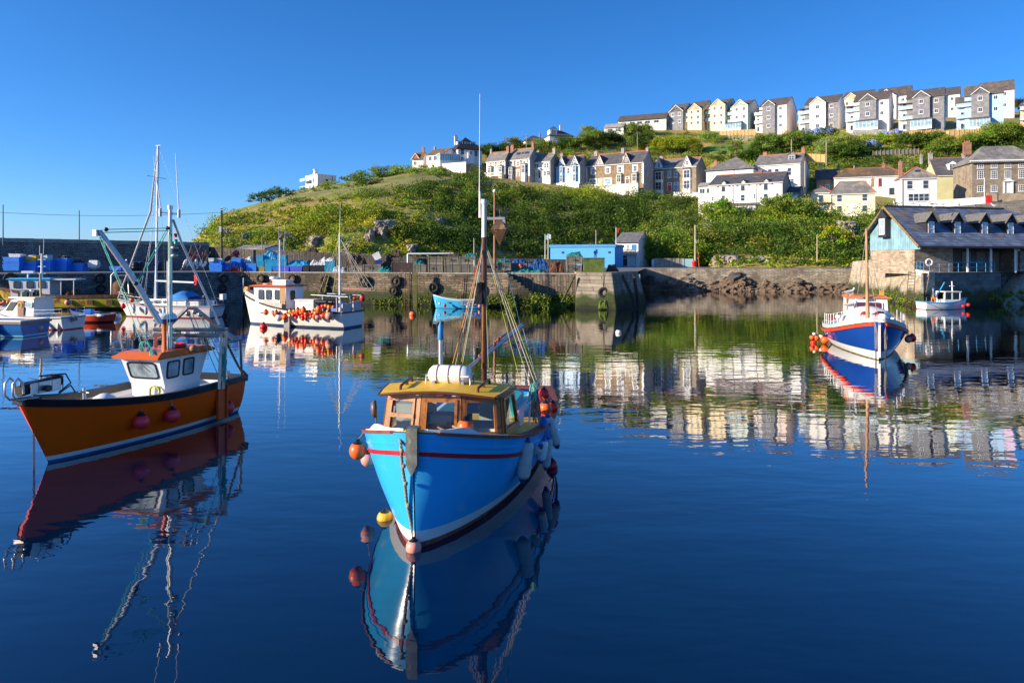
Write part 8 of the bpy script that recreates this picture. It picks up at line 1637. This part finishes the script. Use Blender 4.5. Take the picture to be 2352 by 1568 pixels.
# --- ladders
def ladder(z,x0,y0,x1,y1,label,Y=None,w_=.45,m=RUST):
    u,v=z(x0,y0); Y0=Y or quay_Y(u)-.12; a=at(u,v,Y0); c=at(*z(x1,y1),Y0-.15); b=MB(); k=V(w_/2,0,0); b.tube([a-k,c-k],.035,5); b.tube([a+k,c+k],.035,5); n=int((a-c).length/.3)
    for i in range(n): p=c.lerp(a,(i+.5)/n); b.tube([p-k,p+k],.02,4)
    tag(b.build('ladder',m),label,'ladder')
ladder(z4,425,575,415,760,'rusty ladder on the shaded corner of the quay wall'); ladder(z5,578,595,540,900,'long rusty ladder left of the hourglass shape on the pier'); ladder(z4,2170,590,2160,990,'thin rusty ladder left of the timber pile')
ladder(zR,728,700,705,1010,'tall rusty ladder on the sunlit market quay',Y=70.6,w_=.7)
b=MB(); a=at(*z5(143,560),73.0); c=at(*z5(118,900),72.6); b.box((a.x,a.y-.1,(a.z+c.z)/2),(.45,.35,a.z-c.z)); tag(b.build('timber_pile',mat('weedy_pile',(.20,.16,.07),.95,var=.4,s=2,c2=(.12,.14,.03),t2=.5)),'square weedy timber pile on the pier face left of the tractor tyre','timber pile')
for x0,x1,l in ((2090,2195,'left black zigzag rubber fender strip on the pier head'),(2200,2235,'right black zigzag rubber fender strip on the pier head')):
    b=MB(); 
    for i in range(18): t=i/17; p=at(*z5(x0+(x1-x0)*min(1,t*1.3),590+t*290),68.9+.9*(1 if 'right' in l else 0)); b.box(p,(.28,.2,.16),rz=.5*(-1)**i)
    tag(b.build('fender_strip',RUBBER),l,'fender strip')
# --- poles, lamps, wires, flags
def pole(u,v0,v1,Y,r,m,label,name='telegraph_pole',cat='pole',extra=None,group=None):
    a=at(u,v0,Y);c=at(u,v1,Y); t=thing(name,label,cat,c,0,group); b=MB(); h=a.z-c.z; b.tube([V(0,0,-.3),V(0,0,h)],[r,r*.75],7); b.build('pole_shaft',m,t); b=MB()
    if extra=='arm': b.box((0,0,h-.3),(1.6,.1,.1)); [b.ball((x,0,h-.15),.07,6,4) for x in (-.7,-.3,.3,.7)]; b.build('cross_arm',WOODG,t)
    if extra=='box': b.box((-.05,-.25,h*.62),(.3,.2,.7)); b.build('junction_box',GREYP,t)
    if extra=='cap': b.ball((0,0,h+.05),r*1.4,8,5); b.build('pole_cap',PVCW,t)
    if isinstance(extra,tuple): b.hexa([V(.02,-.01,h-.9),V(.5,-.01,h-1),V(.5,.01,h-1),V(.02,.01,h-.9)],[V(.02,-.01,h-.1),V(.5,-.01,h-.2),V(.5,.01,h-.2),V(.02,.01,h-.1)]); b.build('flag',extra[0],t)
    return t
TP=mat('tarred_pole',(.10,.085,.04),.9,var=.3,s=1,c2=(.2,.2,.05),t2=.6); TPL=mat('pale_pole',(.38,.32,.22),.9,var=.2); LMP=mat('blue_grey_pole',(.09,.13,.19),.6)
pole(509,483,598,86,.16,TP,'dark telegraph pole with a box standing at the corner of the quay',extra='box'); pole(7,470,580,79,.07,LMP,'thin lamp mast on the sea wall at the left edge',name='mast_pole'); pole(182,483,584,84,.07,LMP,'second thin mast on the sea wall',name='mast_pole'); pole(590*.0+1136,440,628,72.5,.14,mat('rust_mast',(.35,.14,.08),.7,var=.3,s=1.5,c2=(.6,.5,.45),t2=.68),'tall rust-red pole on the pier right of the blue boat mast',name='mast_pole',extra='cap')
pole(1089,547,590,84,.09,TPL,'short pale pole behind the slatted crates',name='post'); pole(1369,528,568,150,.13,TPL,'telegraph pole behind the blue shed'); pole(1597,517,616,128,.22,TPL,'tall pale telegraph pole right of the bin store',extra='box'); pole(1877,540,606,122,.14,TPL,'telegraph pole at the foot of the slope before the market'); pole(1464,304,352,232,.14,TPL,'telegraph pole above the wide stone house',extra='arm'); pole(1209,310,348,215,.13,TPL,'telegraph pole rising behind the skylight house',extra='arm'); pole(1818,320,372,205,.16,TPL,'telegraph pole above the white house with dormer',extra='arm'); pole(1898,323,378,195,.16,TPL,'telegraph pole by the yellow board fence',extra='arm'); pole(1849,370,435,162,.17,TPL,'pale telegraph pole between the narrow grey cottage and the yellow cottage')
pole(650*.0+652,547,590,96,.1,TPL,'thin pole beside the long low store',name='post'); pole(602,543,590,100,.07,TPL,'thin pole in front of the headland',name='post')
pole(1252,538,600,120,.07,PVCW,'left flagpole beside the blue shed with a pale green flag',name='flagpole',cat='flagpole',extra=(mat('pale_green_flag',(.3,.6,.5),.8),)); pole(1259,536,600,120,.07,PVCW,'right flagpole beside the blue shed with a white flag',name='flagpole',cat='flagpole',extra=(PVCW,)); pole(1415,522,612,128,.08,PVCW,'flagpole with a red flag between the blue shed and the white store',name='flagpole',cat='flagpole',extra=(RED,)); pole(2261,408,462,138,.07,PVCW,'bare white flagpole in front of the Georgian house',name='flagpole',cat='flagpole'); pole(1057,489,500,225,.05,PVCW,'x',name='post') if 0 else None
pole(1056.5,481-.0,481+.1,225,.01,PVCW,'y') if 0 else None
pole(871,388,412,232,.1,LMP,'street lamp on the skyline above the field',name='street_lamp',cat='street lamp'); pole(965,377,396,228,.06,PVCW,'distant flagpole with a dark flag on the hedge line',name='flagpole',cat='flagpole',extra=(BLACK,)) if 0 else None
w0=at(509,488,86); t=MB(); t.rope(w0,at(-60,484,80),.5,.02,16,4); tag(t.build('overhead_wire',BLACK),'thin wire crossing the sky from the quay telegraph pole to the left','wire')
t=MB(); t.rope(at(1464,307,232),at(1209,313,215),1.2,.025,16,4); t.rope(at(1209,313,215),at(1112,330,214),.5,.025,10,4); tag(t.build('overhead_wire',BLACK),'wires strung between the telegraph poles above the terrace','wire')
t=MB(); t.rope(at(1818,323,205),at(1898,326,195),.8,.03,10,4); t.rope(at(1849,372,162),at(1780,400,166),.4,.02,8,4); tag(t.build('overhead_wire',BLACK),'wires among the poles above the yellow cottages','wire')
# --- bin store, road things
FENW=brick('upright_fence_boards',(.42,.35,.27),(.36,.30,.23),(.15,.12,.1),30,.35,.03,.0,.8,.4,vert=True,off=0)
t=thing('bin_store','pale wooden bin store with light teal ends beside the road','bin store',at(1497,614,132)); L=at(1592,614,132).x-t.location.x; hh=1.75; b=MB(); b.bx(.5,L*.74,-.05,.05,0,hh); b.build('board_panel',FENW,t); b=MB(); b.bx(0,.5,-.03,.05,0,hh*.9); b.bx(L*.74,L,-.06,.04,0,hh*.95); b.hexa([V(L,-.06,0),V(L+1,3,0),V(L+1,3.05,0),V(L,.0,0)],[V(L,-.06,hh),V(L+1,3,hh),V(L+1,3.05,hh),V(L,.0,hh)]); b.build('teal_panel',mat('pale_teal_panel',(.42,.68,.70),.7),t); b=MB()
for i in range(7): b.bx(.5+i*L*.118,.62+i*L*.118,-.1,-.05,-.2,hh+.05)
b.build('post',WOODG,t)
b=MB(); b.lathe([(.3,0),(.35,.8),(.38,.85),(.3,1.1),(0,1.2)],n=12); o=b.build('litter_bin',RED); o.location=at(1594,613,127); tag(o,'red litter bin beside the bin store','litter bin'); b=MB(); p=at(1603,580,128);q=at(1606,616,128); b.tube([p,q],.07,5); tag(b.build('leaning_post',ORR),'orange leaning strut beside the tall telegraph pole','post')
# --- market railings, gulls, sign
RAILB=mat('blue_railing',(.06,.25,.48),.6,c2=(.3,.3,.3),t2=.65)
def railing(pts,label,m=RAILB,hh=1.05,step=1.6,rs=(1,.5)):
    b=MB()
    for p,q in zip(pts,pts[1:]):
        n=max(1,int((q-p).length/step))
        for i in range(n+1): k=p.lerp(q,i/n); b.tube([k,k+V(0,0,hh)],.035,5)
        for r in rs: b.tube([p+V(0,0,hh*r),q+V(0,0,hh*r)],.03,5)
    tag(b.build('railing',m),label,'railing')
railing([V(C0.x+1.3,C0.y-6,4.75),C0.lerp(C1,.42)+V(.9,0,5.0),C0.lerp(C1,.78)+V(.9,0,3.9),C1+V(.5,1,3.65)],'blue metal railing stepping down the market quay parapet'); railing([C1+V(.8,.5,3.63),C1.lerp(C2,.34)+V(0,.5,3.63)],'blue-grey railing along the market forecourt edge'); 
GULB=mat('gull_white',(.75,.75,.75),.7,var=.05); GULW=mat('gull_grey',(.32,.34,.38),.7,var=.1)
def gull(p,rz,label,s=1.0):
    t=thing('gull',label,'gull',p,rz,'gulls'); b=MB(); ring=lambda x,y,z,r,k=1:[V(x,y+r*math.cos(a),z+r*k*math.sin(a)) for a in [2*math.pi*i/8 for i in range(8)]]
    b.loft([ring(-.24,0,.17,.01),ring(-.16,0,.17,.05),ring(-.02,0,.17,.085),ring(.10,0,.20,.075),ring(.16,0,.27,.045),ring(.18,0,.33,.05),ring(.22,0,.34,.03),ring(.245,0,.335,.008)]); 
    for y in (-.03,.03): b.tube([(.02,y,.1),(.02,y,0),(.06,y,0)],.008,4)
    b.build('body',GULB,t); b=MB()
    for sd in (1,-1): b.loft([ring(.1,sd*.06,.20,.03),ring(0,sd*.075,.19,.05),ring(-.15,sd*.05,.18,.035),ring(-.32,sd*.02,.16,.006)])
    b.build('wings',GULW,t); b=MB(); b.tube([(.235,0,.335),(.30,0,.32)],[.012,.004],5); b.build('beak',YELB,t); t.scale=(s,)*3
for i,s in enumerate((.9,3.6,6.1,6.9,7.9,10.2,12.6,15.6)): gull(P_(s,tr,zr+.33),random.uniform(0,6.28),('first','second','third','fourth','fifth','sixth','seventh','eighth')[i]+' gull from the left on the ridge of the fish market',1.5)
for u,v,Y,l,rz,s in ((975,125,37.2,'gull standing on the lifeboat cabin roof',0,1.3),(1000,345,36.0,'grey-backed gull on the shelter of the lifeboat, left of two',0,1.2),(1085,320,35.8,'white gull on the shelter of the lifeboat, right of two',1.0,1.2)): gull(at(*zL(u,v),Y)-V(0,0,.1),rz,l,s)
gull(at(509,483,86),0,'small gull perched on top of the quay telegraph pole',1.2)
gull(P_(3.4,2.2,ze+k*0+(zr-ze)/tr*2.2+2.55),.5,'gull standing on the leftmost dormer of the fish market',1.4)
p=at(*zR(1605,530),78); t=thing('sign','white notice board on a post at the right edge of the market forecourt','sign',V(p.x,p.y,3.63)); b=MB(); b.tube([(0,0,0),(0,0,p.z-3.63)],.04,5); b.build('sign_post',STEEL,t); b=MB(); b.bx(-.32,.32,-.08,-.04,p.z-3.63,p.z-3.63+.95); b.build('sign_board',PVCW,t); text(t,'KEEP CLEAR',.11,(0,-.085,p.z-3.63+.68),(R(90),0,0),BLACK); text(t,'SLIPWAY',.11,(0,-.085,p.z-3.63+.4),(R(90),0,0),BLACK)
t=thing('lifebuoy','white lifebuoy hanging on the market railing','lifebuoy',at(*zR(870,625),73)); b=MB(); b.torus((0,0,0),.34,.08,Matrix.Rotation(R(90),3,'X')); b.build('ring',PVCW,t)
t=thing('lobster_pot_stack','teal netting pots stacked under the market roof','fishing gear',V(*P_(9.0,2.6,3.63)))
for i in range(2):
    for k_ in range(3):
        b=MB(); x=i*1.0;z=k_*.5
        for a,c in (((0,0,0),(.9,0,0)),((0,0,.45),(.9,0,.45)),((0,0,0),(0,0,.45)),((.9,0,0),(.9,0,.45)),((0,.6,.45),(.9,.6,.45)),((.45,0,0),(.45,0,.45)),((0,0,.22),(.9,0,.22))): b.tube([V(*a)+V(x,0,z),V(*c)+V(x,0,z)],.025,4)
        b.build('pot_frame',TEAL,t)
for i,(s,w_,h_,m,l) in enumerate(((21.5,1.0,1.0,CREAM,'cream box at the head of the market steps'),(22.8,.9,.9,mat('brown_box',(.3,.18,.1),.8),'brown box beside the cream box on the forecourt'),(24.5,1.2,.5,VIO,'blue fish box on the market forecourt'),(26,1.2,.6,REDC,'red fish box on the market forecourt'))):
    q=C1.lerp(C2,s/34)+V(-.2,2,3.63); t=thing('fish_box',l,'box',q); b=MB(); b.bx(-w_/2,w_/2,-.4,.4,0,h_); b.build('box_body',m,t,bevel=.03); b=MB(); b.bx(-w_/2-.03,w_/2+.03,-.43,.43,h_-.1,h_-.02); b.build('rim',m,t)
b=MB(); p=at(2272,467,138); b.bx(p.x-.6,p.x+.6,p.y,p.y+.1,p.z-1,p.z+1.6); tag(b.build('garden_door',RED),'bright red wooden door in the wall below the Georgian house','door')
b=MB(); b.rope(at(*zR(640,790),71),at(*zR(440,960),48),1.2,.03,14,5); tag(b.build('mooring_line',HEMP),'slack mooring line from the sunlit quay to the blue boat behind the lifeboat','rope')
b=MB(); b.rope(at(*z5(1640,600),69.5),at(*z5(1520,845),69.5),-.0,.13,10,6); tag(b.build('mooring_rope',mat('weedy_rope',(.07,.08,.03),.95,var=.4)),'thick weedy rope hanging down the pier beside the pier head','rope')

# look-alikes in one row get their place in that row as part of the label
rows_={}
for o in list(col.objects):
    if o.parent is None and o.get('label') and o.get('kind') is None: rows_.setdefault(o['label'],[]).append(o)
ORD='first second third fourth fifth sixth seventh eighth ninth tenth eleventh twelfth thirteenth fourteenth fifteenth sixteenth seventeenth eighteenth nineteenth twentieth'.split()
for k_,v_ in rows_.items():
    if len(v_)>1:
        v_.sort(key=lambda o:o.location.x/max(1,o.location.y))
        for i,o in enumerate(v_): o['label']='%s, %s of these from left'%(k_,ORD[min(i,19)])
